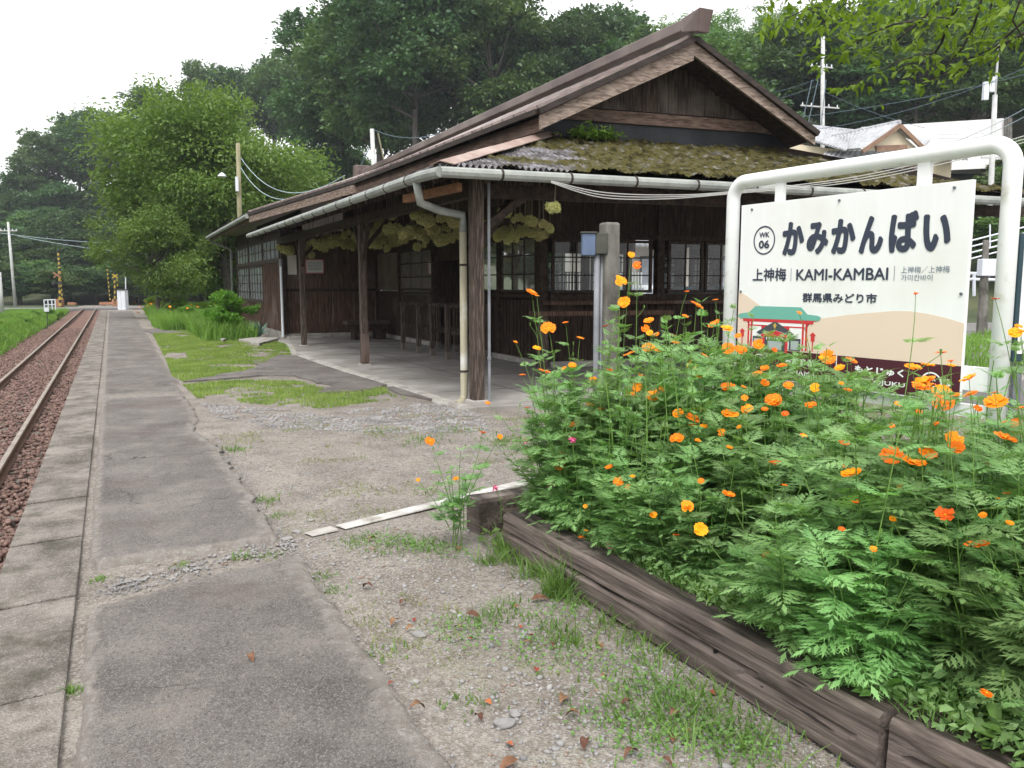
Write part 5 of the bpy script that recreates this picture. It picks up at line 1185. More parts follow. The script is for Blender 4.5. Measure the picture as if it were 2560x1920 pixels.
rr=random.Random(5)
def zcap(x,y):   # foliage top height of the bed
    rX=x*math.cos(PH)-y*math.sin(PH); f=x*math.sin(PH)+y*math.cos(PH); px=512+FPX*rX/max(f,.3)
    line=float(np.interp(px,[450,500,540,600,660,700,740,800,870,930,1000,1100],[470,402,372,362,352,352,358,372,388,404,450,450]))
    d=ray(px,line); ff=d[0]*math.sin(PH)+d[1]*math.cos(PH); return EYE+d[2]*f/ff
def zfront(x): return .50+.50*(x-2.2)/.9
def canopy(x,y):
    if x<2.12 or y>4.45: return -9
    return min(.13+zfront(x)*1.02,zcap(x,y)+.0)
PTS=[]
for k in range(46): FLW.append((rr.uniform(560,1015),rr.triangular(345,560,400),rr.uniform(5,10),False))
for (px,py,dp,red) in FLW:
    q=ray(px,py); p=None
    t=1.3
    while t<5.2:
        c_=_pt(q,t)
        if c_.z<canopy(c_.x,c_.y)+.045: p=c_; break
        t+=.02
    if p is None or p.x>3.35:
        X=2.85+rr.uniform(-.45,.45)
        if px>880: X=min(X,3.0)
        p=ox(px,py,X)
        if p.y>4.35: t=(4.1+rr.uniform(-.2,.25))/q[1]; p=_pt(q,t)
    PTS.append((p,dp,red))
# plant bases
BS=[]; r2=random.Random(11)
for i in range(5):
    for j in range(15):
        x=2.27+i*.30+r2.uniform(-.08,.08); y=.55+j*.27+r2.uniform(-.09,.09)
        if y<1.75: x+=.20
        if y<4.35: BS.append(Vector((x,y,.13)))
cosm=[]
for k,b in enumerate(BS):
    front=b.x<2.35
    H_=min(zfront(b.x)*rr.uniform(.85,1.15),zcap(b.x,b.y)-.13+rr.uniform(-.06,.05)); H_=max(.30,H_)
    e=empty('cosmos_plant',b,None,'flowering plant','cosmos plants in the flower bed',0)
    e.rotation_euler.z=0
    o=bpy.data.objects.new('foliage',PV[k%7]); COL.objects.link(o); o.parent=e
    w_=.85+.35*min(1,H_/.8); w_*= .78 if front else 1
    o.scale=(w_,w_,H_); o.rotation_euler.z=rr.uniform(0,6.28)
    cosm.append(e)
for k in range(16):
    b=Vector((rr.uniform(2.2,3.1),rr.uniform(3.55,4.35),.13)); e=empty('cosmos_plant',b,None,'flowering plant','cosmos plants in the flower bed'); H_=rr.uniform(.62,.9)*(.85 if b.x<2.45 else 1.)
    o=bpy.data.objects.new('foliage',PV[k%7]); COL.objects.link(o); o.parent=e; o.scale=(.95,.95,H_); o.rotation_euler.z=rr.uniform(0,6.28); cosm.append(e)
# taller airy shoots toward the far end
for k in range(44):
    x=rr.uniform(2.15,3.4); y=rr.uniform(3.1,4.4) if k<28 else rr.uniform(1.3,3.4)
    if k>=28: x=rr.uniform(2.7,3.45)
    H_=(rr.uniform(.85,1.3)*(1 if x>2.4 else .8)) if k<28 else rr.uniform(.85,1.08); e=empty('cosmos_plant',Vector((x,y,.13)),None,'flowering plant','cosmos plants in the flower bed')
    o=bpy.data.objects.new('foliage',PS[k%3]); COL.objects.link(o); o.parent=e; o.scale=(1.1,1.1,H_); o.rotation_euler.z=rr.uniform(0,6); cosm.append(e)
lone=empty('cosmos_plant',oz(458,548),'slender single cosmos plant with thin stems beside the far timber corner','flowering plant')
o=bpy.data.objects.new('foliage',PS[0]); COL.objects.link(o); o.parent=lone; o.scale=(.8,.8,.62)
stalks={}
own={}
for (p,dp,red) in PTS:
    bi=min(range(len(cosm)),key=lambda i:(cosm[i].location.x-p.x)**2+(cosm[i].location.y-p.y)**2+ .02*(len(own.get(i,[])))); own.setdefault(bi,[]).append((p,dp,red))
for (px,py,dp) in ((430,441,11),(456,479,7),(418,480,5),(483,433,10),(500,437,6)):
    f=lone.location.x*sa+lone.location.y*ca; own.setdefault('L',[]).append((at(px,py,f),dp,False))
fk=0
budm=None
for bi,lst in own.items():
    e=lone if bi=='L' else cosm[bi]; b=Vector(e.location); stv=[[],[],0]; lfv=[[],[],0]
    for (p,dp,red) in lst:
        f=p.x*sa+p.y*ca; R=dp/FPX*f/2*1.02; R=max(.013,min(R,.044))
        tocam=(Vector((0,0,EYE))-p).normalized()
        tilt=rr.choice([rr.uniform(-.1,.4),rr.uniform(.1,.6),rr.uniform(.6,1.6)]) if not (px:=0) else 0
        nrm=(Vector((0,0,1))+tocam*tilt*1.3+Vector((rr.uniform(-.45,.45),rr.uniform(-.45,.45),0))).normalized()
        o=bpy.data.objects.new('flower',(FMd[fk%2] if red else FM[fk%7])); COL.objects.link(o); o.parent=e; o.location=p-b
        o.rotation_mode='QUATERNION'; q=nrm.to_track_quat('Z','Y'); o.rotation_quaternion=q@ (Matrix.Rotation(rr.uniform(0,6),3,'Z').to_quaternion()); o.scale=(R,R,R); fk+=1
        pb=p-nrm*R*.12; dn=b+Vector((rr.uniform(-.05,.05),rr.uniform(-.05,.05),max(.1,(p.z-b.z)*.25)))
        mid=Vector((p.x*.6+dn.x*.4+rr.uniform(-.05,.05),p.y*.6+dn.y*.4+rr.uniform(-.05,.05),p.z-.16*(p.z-b.z)-.05))
        pts=[]
        for i in range(9): t=i/8; pts.append(dn*(1-t)**2+mid*2*t*(1-t)+pb*t*t)
        tube_np(stv,pts,.0026,.0011)
        ln=(p-dn).length
        for t in ((.2,.34,.48,.62,.78) if ln>.3 else (.6,)):
            c_=pts[int(t*8)]
            for j in range(4):
                an=rr.uniform(0,6.28); place_leaf(lfv,c_,(math.cos(an)*.8,math.sin(an)*.8,.6),rr.uniform(-.3,.3),rr.uniform(.40,.75)*(1.35-t*.8),j%3)
        # side bud
        if rr.random()<.7:
            c_=pts[5]; tb=c_+Vector((rr.uniform(-.07,.07),rr.uniform(-.07,.07),rr.uniform(.05,.13))); tube_np(stv,[c_,c_.lerp(tb,.5)+Vector((.005,0,0)),tb],.0015,.0011,4)
            tube_np(stv,[tb,tb+Vector((0,0,.006)),tb+Vector((0,0,.013)),tb+Vector((0,0,.018))],.003,.0045,5)
    V=np.concatenate(stv[0]+lfv[0]); ns=sum(len(f) for f in stv[1]); F=np.concatenate(stv[1]+[f+stv[2] for f in lfv[1]]); mi=np.zeros(len(F),int); mi[ns:]=1
    V=V-np.array(list(b)); me=npmesh('flower_stalks',V,F,[M['stem'],M['cosmos']],False,mi); o=link('flower_stalks',me); o.parent=e
for i,e in enumerate(cosm):
    n_=len(own.get(i,[])); b=e.location; dpt='along the timber' if b.x<2.36 else ('mid bed' if b.x<2.9 else 'at the back')
    al='at the far end' if b.y>3.9 else ('in front of the concrete post' if b.y>3.2 else ('below the sign board' if b.y>2.5 else ('by the right sign post' if b.y>1.7 else 'at the near end')))
    ht='tall ' if e.children and e.children[0].scale[2]>.85 else ('mid-height ' if e.children and e.children[0].scale[2]>.62 else 'low ')
    fl=('with no open flower','with one orange flower','with two orange flowers','with three orange flowers','with four orange flowers')[n_] if n_<5 else 'with many orange flowers'
    e['label']=ht+'cosmos '+dpt+' '+al+', '+fl
# pink flowers (dianthus) low plants
for (px,py,h,lb) in ((551,485,.28,'pink flower head on thin stem among cosmos leaves at the far end of the bed'),(610,546,.22,'bright pink flower head leaning over the timber edging'),(495,488,.22,'small pink flower over the far corner of the timber edging'),(526,440,.5,'magenta flower at the left side of the cosmos clump'),(572,440,.5,'small magenta flower inside the cosmos clump')):
    d=ray(px,py); p=ox(px,py,2.12); 
    if p.y>4.3: t=4.25/d[1]; p=_pt(d,t)
    g=Vector((p.x+.05,p.y+.02,.12)); e=empty('pink_flower',g,lb,'flowering plant')
    a_=[[],[],0]; tube_np(a_,[g,g.lerp(p,.6)+Vector((.02,0,0)),p],.0025,.0018); rp_=random.Random(int(px))
    for t in (.3,.6,.8):
        c_=g.lerp(p,t)
        for sg_ in (1,-1): q=c_+Vector((.04*sg_,rp_.uniform(-.02,.02),.03)); a_[0].append(np.array([list(c_),list(c_.lerp(q,.5)+Vector((0,.008,0))),list(q)])); a_[1].append(np.array([(0,1,2)])+a_[2]); a_[2]+=3
    o=link('stalk',npmesh('stalk',np.concatenate(a_[0])-np.array(list(g)),np.concatenate(a_[1]),M['stem'])); o.parent=e
    r3=np.random.default_rng(int(px)); C=r3.normal(0,.007,(40,3))+np.array(list(p-g)); o=link('petals',leafcards('petals',C,.013,1.0,M['pinkf'],int(px),obj=False)); o.parent=e
# broad leaf weeds growing out of the timber gap and bed rim
def weed(px,py,z,n,size,label,seed,asp=.6):
    p=oz(px,py,z); rw=np.random.default_rng(seed); e=empty('broadleaf_weed',p,label,'weed')
    an=rw.random(n)*2*PI; el=.1+.7*rw.random(n); C=np.zeros((n,3)); C[:,:2]=rw.normal(0,.012,(n,2)); C[:,2]=.005+.07*rw.random(n)
    dr=np.stack([np.cos(an)*np.cos(el),np.sin(an)*np.cos(el),np.sin(el)],1)*3
    me=leafcards('leaves',C+dr*.008,size,asp,M['weed'],seed,up=1.2,obj=False,dirs=dr); o=link('leaves',me); o.parent=e
for q in ((775,592+5,.05,12,.055,'broad leafed weed over the middle of the long timber',1),(838,690,.02,14,.06,'five leafed weed against the timber before its end',2),(905,640,.18,16,.08,'broad leafed weed with long leaves in the bed near the right timber',3),(770,665,.0,12,.05,'low broad leafed weed at the foot of the long timber',4),(880,700,.2,8,.07,'bright leafy shoot growing in the gap between the timbers',5),(745,598,.2,14,.05,'leafy weed on the timber rim under the cosmos',6),(490,545,.0,14,.06,'broad leafed weed at the left corner of the timber edging',7),(1010,745,.22,14,.06,'leafy weed above the second timber',8)): weed(*q)
x,y,r=scatter(9000,2.12,2.45,1.5,4.3,61); blades('bed_grass',x,y,.15+0*x,.04+.12*r.random(len(x))**2,.005+0*x,M['weed'],1.0,62)
rb=np.random.default_rng(70); C=np.stack([2.13+.5*rb.random(9000)**1.5,rb.uniform(.4,4.3,9000),.15+.13*rb.random(9000)],1); leafcards('bed_ground_cover',C,.035,.6,M['cosmos'],71,up=.8)
# ------------------------------------------------------------------ TREES
def crown(seed,R,H0,H1,nl,nc,nleaf,size,mt,shape='round',asp=.5,trunk=.25,limb=.06,nm='tree',droop=.1,fill=.55,upb=False):
    """returns (leaf mesh, wood mesh) local, base at origin; crown between H0 and H1, radius R"""
    r=np.random.default_rng(seed); C=[]; mb=MB(); Hc=(H0+H1)/2; hh=(H1-H0)/2
    tips=[]
    for i in range(nl):
        if shape=='cone':
            t=(i+.5)/nl; z=H0+(H1-H0)*t; rad=R*(1-t)**.8*(.55+.45*r.random()); a=i*2.4+r.random()*.5; c=np.array([rad*math.cos(a),rad*math.sin(a),z]); lr=(R*.42*(1-t)+.25*R*.5)*np.array([1,1,.45])
        elif shape=='plume':
            a=r.random()*6.28; rad=R*math.sqrt(r.random())*.8; z=H1*(.62+.38*r.random()); c=np.array([rad*math.cos(a),rad*math.sin(a),z-(.15*H1)]); lr=np.array([R*.20,R*.20,H1*.20])
        else:
            d=r.normal(size=3); d/=np.linalg.norm(d); d[2]=d[2]*.9+.15; k=(fill+(1-fill)*r.random()); c=np.array([d[0]*R*k*.78,d[1]*R*k*.78,Hc+d[2]*hh*k*.80]); lr=np.array([1,1,.72])*R*(.24+.16*r.random())
        tips.append((c,lr))
        for j in range(nc):
            d=r.normal(size=3); d/=np.linalg.norm(d); d[2]=(abs(d[2])*.9-.25) if upb else d[2]*.9+.08; k=.5+.55*r.random(); cc=c+d*lr*k
            n=max(3,int(nleaf*r.uniform(.6,1.4))); cr=lr.mean()*.22; C.append(cc+r.normal(0,1,(n,3))*np.array([cr,cr,cr*.55]))
    C=np.concatenate(C)
    dirs=(C-np.array([0,0,Hc])); dirs/=np.linalg.norm(dirs,axis=1)[:,None]+1e-6
    lm_=leafcards(nm+'_leaves',C,size,asp,mt,seed,up=.5,obj=False,dirs=dirs,droop=droop)
    top=Vector((0,0,H0+(H1-H0)*(.9 if shape=='cone' else .45)))
    mb.tube([Vector((0,0,-1.5)),Vector((0.1*R*.2,0,top.z*.4)),top],[trunk,trunk*.75,trunk*.35],8)
    for (c,lr) in tips[::(3 if shape=='cone' else 1)]:
        c=Vector(c.tolist()); s0=Vector((0,0,max(H0*.5,min(top.z,c.z-R*.35)))); m_=s0.lerp(c,.55)+Vector((0,0,-R*.05)); mb.tube([s0,m_,c],[limb,limb*.6,limb*.2],5)
    me=bpy.data.meshes.new(nm+'_wood'); me.from_pydata(mb.v,[],mb.f); finish(me,M['bark'],True)
    return lm_,me
def plant_tree(pr,loc,sc,rz,label,cat='tree',group=None,name='tree'):
    e=empty(name,loc,label,cat,group); e.rotation_euler.z=rz; e.scale=sc
    a=bpy.data.objects.new('crown',pr[0]); b=bpy.data.objects.new('trunk',pr[1])
    for o in (a,b): COL.objects.link(o); o.parent=e
    return e
# unit prototypes: height 12 m
PR={'oak':[crown(300+k,5.2,1.2,12.,26,15,40,.42,M['leaf_dark'],nm='oak',trunk=.28,limb=.1,asp=.6) for k in range(4)],
    'mid':[crown(320+k,5.0,1.,12.,26,14,38,.40,M['leaf_mid'],nm='broadleaf',trunk=.25,limb=.09,asp=.6) for k in range(3)],
    'cedar':[crown(340+k,3.8,.8,12.,60,10,38,.36,M['leaf_cedar'],'cone',nm='cedar',trunk=.22,limb=.05,droop=.3) for k in range(3)],
    'bamboo':[crown(360+k,4.2,1,12.,22,22,36,.34,M['leaf_bamboo'],'plume',asp=.28,nm='bamboo',trunk=.06,limb=.03,droop=.35) for k in range(2)]}
SKY=[(-60,175),(0,158),(28,139),(46,113),(90,100),(130,97),(157,76),(185,86),(204,60),(231,55),(265,50),(296,44),(324,28),(342,16),(370,-12),(420,-35),(470,-30),(523,-5),(532,36),(569,26),(600,20),(639,26),(655,40),(690,30),(720,22),(750,30),(787,20),(830,10),(880,-5),(940,8),(1024,-10),(1100,-20)]
sx_=[a for a,b in SKY]; sy_=[b+(24 if a<60 else 14 if a<340 else 0) for a,b in SKY]
rt_=random.Random(21); nt_=0
TLAB={'oak':'dark evergreen tree','mid':'mid green tree','cedar':'dark pointed cedar','bamboo':'pale feathery bamboo clump'}
def cat_kind(px,row):
    if px>620: 
        return rt_.choice(['bamboo','bamboo','mid'] if (row==0 and px<830) else (['bamboo','mid','oak'] if row==1 and px<830 else ['mid','oak','oak']))
    if 190<px<350: return rt_.choice(['cedar','oak','oak','mid'])
    return rt_.choice(['oak','oak','mid'])
def put_tree(px,ytop,dist,kind,width=None,row_=4):
    global nt_
    p=at(px,285,dist); zt=EYE+(285-ytop)/FPX*dist*1.0
    zb=float(terrain(p.x,p.y)); h=zt-zb
    if h<3: return
    if h>17: zb=zt-17; h=17
    s_=h/12; w_=(width or 1)*rt_.uniform(.9,1.2)*(.6*s_+.5)
    k=PR[kind]; plant_tree(k[nt_%len(k)],(p.x,p.y,zb),(w_,w_,s_),rt_.uniform(0,6.28),TLAB[kind]+' '+('beyond the level crossing' if px<110 else 'behind the bright cherry tree' if px<345 else 'behind the station roof' if px<560 else 'behind the gable peak of the station' if px<760 else 'on the slope above the tiled house' if px<940 else 'at the far right of the slope')+(', standing on the skyline' if row_==0 else ', upper row' if row_<3 else ', lower row'),'bamboo' if kind=='bamboo' else 'tree','trees covering the wooded hillside' if kind!='bamboo' else 'bamboo clumps on the hillside',{'oak':'evergreen_tree','mid':'broadleaf_tree','cedar':'cedar_tree','bamboo':'bamboo_clump'}[kind]); nt_+=1
px=-90
while px<1120:
    sl,d0=az_par(px); sl=float(sl);d0=float(d0)
    ytop=float(np.interp(px,sx_,sy_)); D_=d0+ (48 if px<620 else 42)
    row=0; y=ytop+rt_.uniform(-4,8); dist=D_
    while y<275 and dist>d0-6:
        gap=False
        if not (300<px<820 and y>215) :
            if not ((px>735 and dist<72) or (352<px<552 and (y<150 or dist>84)) or (600<px<=735 and dist<54)): put_tree(px+rt_.uniform(-14,14),y,dist+rt_.uniform(-3,3),cat_kind(px,row),row_=row)
        zt=EYE+(285-y)/FPX*dist; dist-=rt_.uniform(8.5,11); row+=1
        z2=float(terrain(at(px,285,dist).x,at(px,285,dist).y))+rt_.uniform(9,13)
        y=max(y+18,285-(z2-EYE)/dist*FPX)
    px+=rt_.uniform(25,31) if px<620 else rt_.uniform(34,42)
# giants behind the station: open crowns with sky showing between them
GI=[crown(380+k,7.2,7.,27.,30,20,60,.42,M[('leaf_dark','leaf_mid','leaf_dark')[k]],nm='giant',trunk=.45,limb=.16,asp=.6,fill=.5) for k in range(3)]
for k,(gx_,gt_,gd_) in enumerate(((345,8,92),(382,-30,84),(418,-50,80),(455,-45,83),(494,-15,80),(528,30,82),(566,22,86),(398,10,95),(475,0,96))):
    p=at(gx_,285,gd_); zt=EYE+(285-gt_)/FPX*gd_; zb=float(terrain(p.x,p.y)); s_=(zt-zb)/27
    plant_tree(GI[k%3],(p.x,p.y,zb),(s_*.98,s_*.98,s_),k*1.7,'very tall broad crowned tree behind the station roof, '+['far left one','second from the left','third from the left and tallest','in the middle, above the porch roof','just left of the gable','low one at the gable slope','behind the ridge end','back row, left','back row, right'][k],'tree','very tall trees behind the station','tall_tree')
# shrubs edging the foot of the left woods and right slope
for (a,y,d,k) in ((-20,255,98,'mid'),(20,262,100,'oak'),(55,268,100,'mid'),(95,262,104,'oak'),(120,272,106,'oak'),(150,270,100,'mid'),(175,262,95,'mid'),(205,265,90,'oak')): put_tree(a,y,d,k,.9)
for (a,y,d,k) in ((985,178,50,'mid'),(1015,165,48,'mid'),(1010,210,44,'mid'),(962,190,56,'mid'),(1050,190,46,'oak'),(1030,140,56,'mid'),(1012,150,60,'mid')): put_tree(a,y,d,k,.75)
for k in range(9):  # unseen trees, there for the dark reflections in the platform windows
    x_=-15-rt_.uniform(0,6); y_=8+k*8.+rt_.uniform(-2,2); pr0=PR['mid' if k%2 else 'oak']; plant_tree(pr0[k%3],(x_,y_,-.8),(1,1,rt_.uniform(.8,1.1)),k,'tree on the far side of the track, out past the left edge of the view','tree','trees along the far side of the track','broadleaf_tree')
# bright cherry tree behind the platform end, with a lower companion
ct=crown(401,6.2,.6,11.3,46,36,46,.23,M['leaf_cherry'],nm='cherry',asp=.45,trunk=.3,limb=.09,droop=.55,fill=.35)
p=at(226,300,42); plant_tree(ct,(p.x,p.y,-.2),(.95,.95,1.02),.4,'large bright green cherry tree standing beside the track behind the station',name='cherry_tree')
ct2=crown(402,3.6,.3,6.0,22,26,40,.17,M['leaf_cherry'],nm='cherry',asp=.42,trunk=.15,limb=.05,droop=.5,fill=.4)
p=at(158,300,36.5); plant_tree(ct2,(p.x,p.y,-.2),(.80,.80,.88),2.,'lower leafy cherry tree in front of the large one, nearest the track',name='cherry_tree')
p=at(245,300,46); plant_tree(ct2,(p.x,p.y,-.2),(1.2,1.2,.8),4.,'low cherry tree foliage behind the wing of the station',name='cherry_tree')
# nandina bush and agave beside the wing
bm_=crown(410,.75,.1,1.55,16,26,26,.075,M['leaf_bush'],nm='bush',asp=.4,trunk=.03,limb=.012,fill=.4)
p=oz(232,338); plant_tree(bm_,(p.x,p.y,-.05),(1.05,1.05,1.0),0,'rounded bright green bush in front of the windowed wing','bush',None,'garden_bush')
bm2=crown(411,.45,.0,.8,10,20,22,.06,M['grasslush'],nm='bush',asp=.35,trunk=.02,limb=.01,fill=.3)
p=oz(222,333); 
e=empty('agave_plant',oz(258,339),'small grey green agave with pointed leaves at the wing wall','plant')
mb=MB(); ra=random.Random(3)
for k in range(22):
    a=k*2.4; el=ra.uniform(.35,1.3); L=ra.uniform(.45,.62); d=Vector((math.cos(a)*math.cos(el),math.sin(a)*math.cos(el),math.sin(el))); s_=Vector((-math.sin(a),math.cos(a),0))*.045
    b0=Vector(e.location)+Vector((0,0,.05)); m_=b0+d*L*.5; t_=b0+d*L+Vector((0,0,-.03)); up=Vector((0,0,.012)); mb.add([b0-s_*.7,b0+s_*.7,m_+s_+up,m_-s_+up,m_,t_],[(0,1,2,4),(0,4,3,0)[:3],(3,4,5),(4,2,5)])
mb.build('leaves',M['leaf_agave'],e)
# tall grass field between path and trees, with orange dots
fieldP=P((275,650),(330,712),(460,700),(520,745),(600,745),(560,640),(470,600),(300,640))
x,y,r=scatter(120000,.95,6.,17,52,31); k=((x>1.1+.02*(y-17)+.12*np.sin(y*.9))&(y>23+2.2*(x<2.)*0)&~((x>3.6)&(y<32))&(y>29.5-6*(x>2.2)))&(fbm(x*.8,y*.8)>.32); x=x[k];y=y[k]
blades('tall_grass',x,y,-.03+0*x,.16+.42*r.random(len(x))*(.5+fbm(x*.7,y*.7)),.018+.02*r.random(len(x)),M['grasslush'],.8,32)
for k_,(px_,py_,d_,s_) in enumerate(((190,300,33,.9),(205,296,37,1.),(175,303,40,1.),(222,300,30,.8),(240,300,34,1.),(158,302,46,1.1))):
    p=at(px_,py_+8,d_); plant_tree(bm2,(p.x,p.y,-.1),(1.6*s_,1.6*s_,1.15*s_),k_,'low leafy shrub in the overgrown grass beside the path','bush','low shrubs in the grass strip','low_shrub')
rf=random.Random(8)
C=[]
for k in range(60): p=at(rf.choice([145,150,170,190,222,228]) + rf.uniform(-12,12),rf.uniform(296,318),rf.uniform(27,40)); C.append([p.x,p.y,max(.35,min(.75,p.z))])
leafcards('orange_field_flowers',np.array(C),.09,1.,M['orange'],77,up=.5)
# left bank beyond the track: grass and rounded shrubs
x,y,r=scatter(90000,-8,-3.3,12,85,41); k=(fbm(x,y)>.3)&(x<-3.3-.3*fbm(x*0+1,y*.7)); x=x[k];y=y[k]
blades('bank_grass',x,y,terrain(x,y)-.03,.12+.3*r.random(len(x)),.02+.02*r.random(len(x)),M['grasslush'],.8,42)
for k_,(px_,d_,s_) in enumerate(((8,34,1.3),(22,38,1.3),(-12,30,1.4),(40,44,1.35),(55,52,1.4),(30,33,1.0),(70,60,1.2))):
    p=at(px_,285,d_); z=float(terrain(p.x,p.y)); plant_tree(bm2,(p.x-1.2,p.y,z-.1),(1.5*s_,1.5*s_,.85*s_),k_,'rounded green shrub on the bank across the track','bush','shrubs on the bank across the track','bank_shrub')
# shrubs and plants behind the sign on the right
for k_,(px_,d_,s_,h_) in enumerate(((1012,5.0,.5,.9),(1050,4.6,.6,1.1),(975,6.2,.35,.5),(1090,4.0,.6,1.2))):
    p=at(px_,285,d_); plant_tree(bm2,(p.x,p.y,0),(s_*1.2,s_*1.2,h_),k_,'leafy green shrub behind the right post of the station sign','bush','shrubs behind the sign','low_shrub')
x,y,r=scatter(5000,4.3,9,1.5,8,44); k=fbm(x*.8,y*.8)>.5; x=x[k];y=y[k]; blades('yard_grass',x,y,0*x-.01,.05+.1*r.random(len(x)),.008+0*x,M['grass'],.8,45)
# ------------------------------------------------------------------ overhanging cherry branches at the top right
b3=lambda x,y:(800+x*.10127,y*.10127)
BR=[([(2700,-900),(1900,-350),(1600,0),(1480,180),(1430,330),(1400,420),(1330,520),(1170,580),(980,700)],.020,6.0),
    ([(1900,-350),(1390,0),(1200,200),(1060,310),(920,430),(700,520)],.014,6.3),([(1200,200),(920,240),(700,330),(560,420),(400,520),(150,600)],.009,6.1),
    ([(2900,-200),(2212,330),(1950,470),(1750,600),(1500,720),(1250,800)],.014,5.6),([(2100,-400),(1790,0),(1720,250),(1600,480),(1450,640),(1290,790)],.011,5.8),
    ([(1300,-500),(1000,0),(980,180),(870,290),(760,400)],.008,6.6),([(2800,0),(2212,210),(2050,350),(1900,480),(1650,590)],.010,5.4),([(900,-300),(600,0),(540,220),(450,300)],.006,6.5),([(700,-300),(460,0),(420,120),(200,220),(0,350)],.008,6.4),
    ([(2300,-300),(1900,0),(1850,250),(1750,480)],.008,6.0),([(1330,520),(1000,590),(750,720),(370,880)],.005,6.0),([(2212,-100),(2100,200),(2212,400)],.008,5.2),([(500,-200),(200,60),(0,120),(-300,250)],.007,6.2),([(1480,180),(1250,160),(1050,215),(930,240)],.006,6.1)]
e=empty('overhanging_cherry_tree',at(1230,285,7.)-Vector((0,0,EYE)),'cherry tree whose drooping leafy branches hang into the top right corner','tree')
wood=MB(); LC=[];LD=[]; rn=np.random.default_rng(90)
root=at(1230,285,7.); root.z=0
wood.tube([root+Vector((0,0,-.1)),root+Vector((0,0,1.5)),at(1215,-60,6.8)],[.16,.13,.08],10)
for (pl_,w0,dist) in BR:
    pts=[at(*b3(x_,y_),dist+.12*i_) for i_,(x_,y_) in enumerate(pl_)]
    wood.tube([pts[0]]+pts[1:],[max(.0025,w0*(1-i_/(len(pts))*.85)) for i_ in range(len(pts))],6)
    if (Vector(pl_[0]+(0,))[0]>1800): wood.tube([at(1215,-60,6.8),pts[0]],[.05,w0],6)
    for i_ in range(1,len(pts)):
        a=pts[i_-1];b=pts[i_]; L=(b-a).length
        for q in range(int(L*26)):
            t=rn.random(); c=a.lerp(b,t); dv=(b-a).normalized()
            side=Vector((rn.normal(),rn.normal(),rn.normal()*.7-.15)).normalized(); tl=rn.uniform(.05,.28); tip=c+side*tl*.8+dv*tl*.6
            if rn.random()<.5: wood.tube([c,tip],[.0018,.001],4,False)
            for m_ in range(rn.integers(2,6)):
                f_=rn.random(); pp=c.lerp(tip,.3+.7*f_); LC.append([pp.x,pp.y,pp.z]); LD.append([side.x+dv.x*.7,side.y+dv.y*.7,side.z-.5])
o=wood.build('branches',M['bark_dark'],e,smooth=True)
LC=np.array(LC);LD=np.array(LD)
nn_=rn.normal(size=LC.shape)
# dense canopy above the frame edge
Cx=[]
for k in range(1100):
    p=at(rn.uniform(760,1040),rn.uniform(-60,22)+ (rn.random()**2)*18,rn.uniform(5.2,7)); 
    if fbm(np.array([p.x*2.2]),np.array([p.z*3.]))[0]>.47: Cx.append([p.x,p.y,p.z])
Cx=np.array(Cx); LC=np.concatenate([LC,Cx]); LD=np.concatenate([LD,rn.normal(size=Cx.shape)-np.array([0,0,.6])])
link('leaves',leafcards('near_leaves',LC,.075,.42,M['leaf_near'],91,up=.2,obj=False,dirs=LD,droop=.3),e)
# ferny tuft on the porch roof ridge line
p=oe(594,136,11.2); C=np.random.default_rng(4).normal(0,1,(420,3))*np.array([.20,.08,.05])+np.array(list(p)); C[:,2]=np.abs(C[:,2]-p.z)+p.z
e=empty('roof_fern',p,'small bright green fern tuft growing on the mossy porch roof','plant'); link('fronds',leafcards('fronds',C,.09,.3,M['leaf_bush'],5,up=.3,obj=False),e)
# ------------------------------------------------------------------ BACKGROUND THINGS
def pole(px,ytop,dist,zb,r0,r1,label,mt,lean=0,name='utility_pole',arms=(),extra=None):
    b=at(px,285,dist); b.z=zb; t=at(px+lean,ytop,dist); e=empty(name,b,label,'utility pole')
    mb=MB(); mb.tube([b-Vector((0,0,.5)),t],[r0,r1],10); mb.build('shaft',mt,e,smooth=True)
    for k,(dz,w_,skew) in enumerate(arms):
        c=t-Vector((0,0,dz)); v=rt*math.cos(skew)+fwv*math.sin(skew)
        mb=MB(); mb.bar(c-v*w_,c+v*w_,.09,.09); a_=mb.build('crossarm',M['polec'],e)
        mb=MB()
        for s_ in (-.9,-.45,.45,.9): q=c+v*w_*s_; mb.tube([q+Vector((0,0,.04)),q+Vector((0,0,.22))],[.05,.035],6)
        mb.build('insulators',M['cabinet'],a_)
    return e,b,t
def cable(a,b,sag,r_,label,mt,n=24):
    e=empty('overhead_wire',a,label,'wire'); pts=[a.lerp(b,i/n)-Vector((0,0,sag*4*(i/n)*(1-i/n))) for i in range(n+1)]
    mb=MB(); mb.tube(pts,r_,5); mb.build('strand',mt,e); return e
e,b,t1p=pole(14,222,88,-.6,.17,.11,'grey utility pole with crossarm across the track at the far left',M['polec'],-6,arms=((.9,.9,0),))
cable(at(0,233,86),at(200,243,95),.5,.025,'upper thin wire running from the left pole to the trees',M['wirew']); cable(at(18,236,88),at(200,256,95),.5,.025,'lower thin wire running from the left pole to the trees',M['wirew'])
pole(0,272,60,-.6,.16,.14,'short grey post cut by the left edge of the view',M['polec'],-1,'short_post')
e,b,tp=pole(240,143,36,-.1,.12,.09,'old wooden lamp pole rising behind the windowed wing',M['polew'],-2,'lamp_pole')
a=at(236,180,36); q=at(222,175,35.8)
mb=MB(); mb.tube([at(239,168,36),at(232,166,35.9),q+Vector((0,0,.15))],.018,6); arm=mb.build('lamp_arm',M['edge'],e)
mb=MB(); pr_=[]
for k in range(7): t_=k/6; pr_.append((q+Vector((0,0,.10-.17*t_)),.03+.15*math.sin(t_*PI/2)))
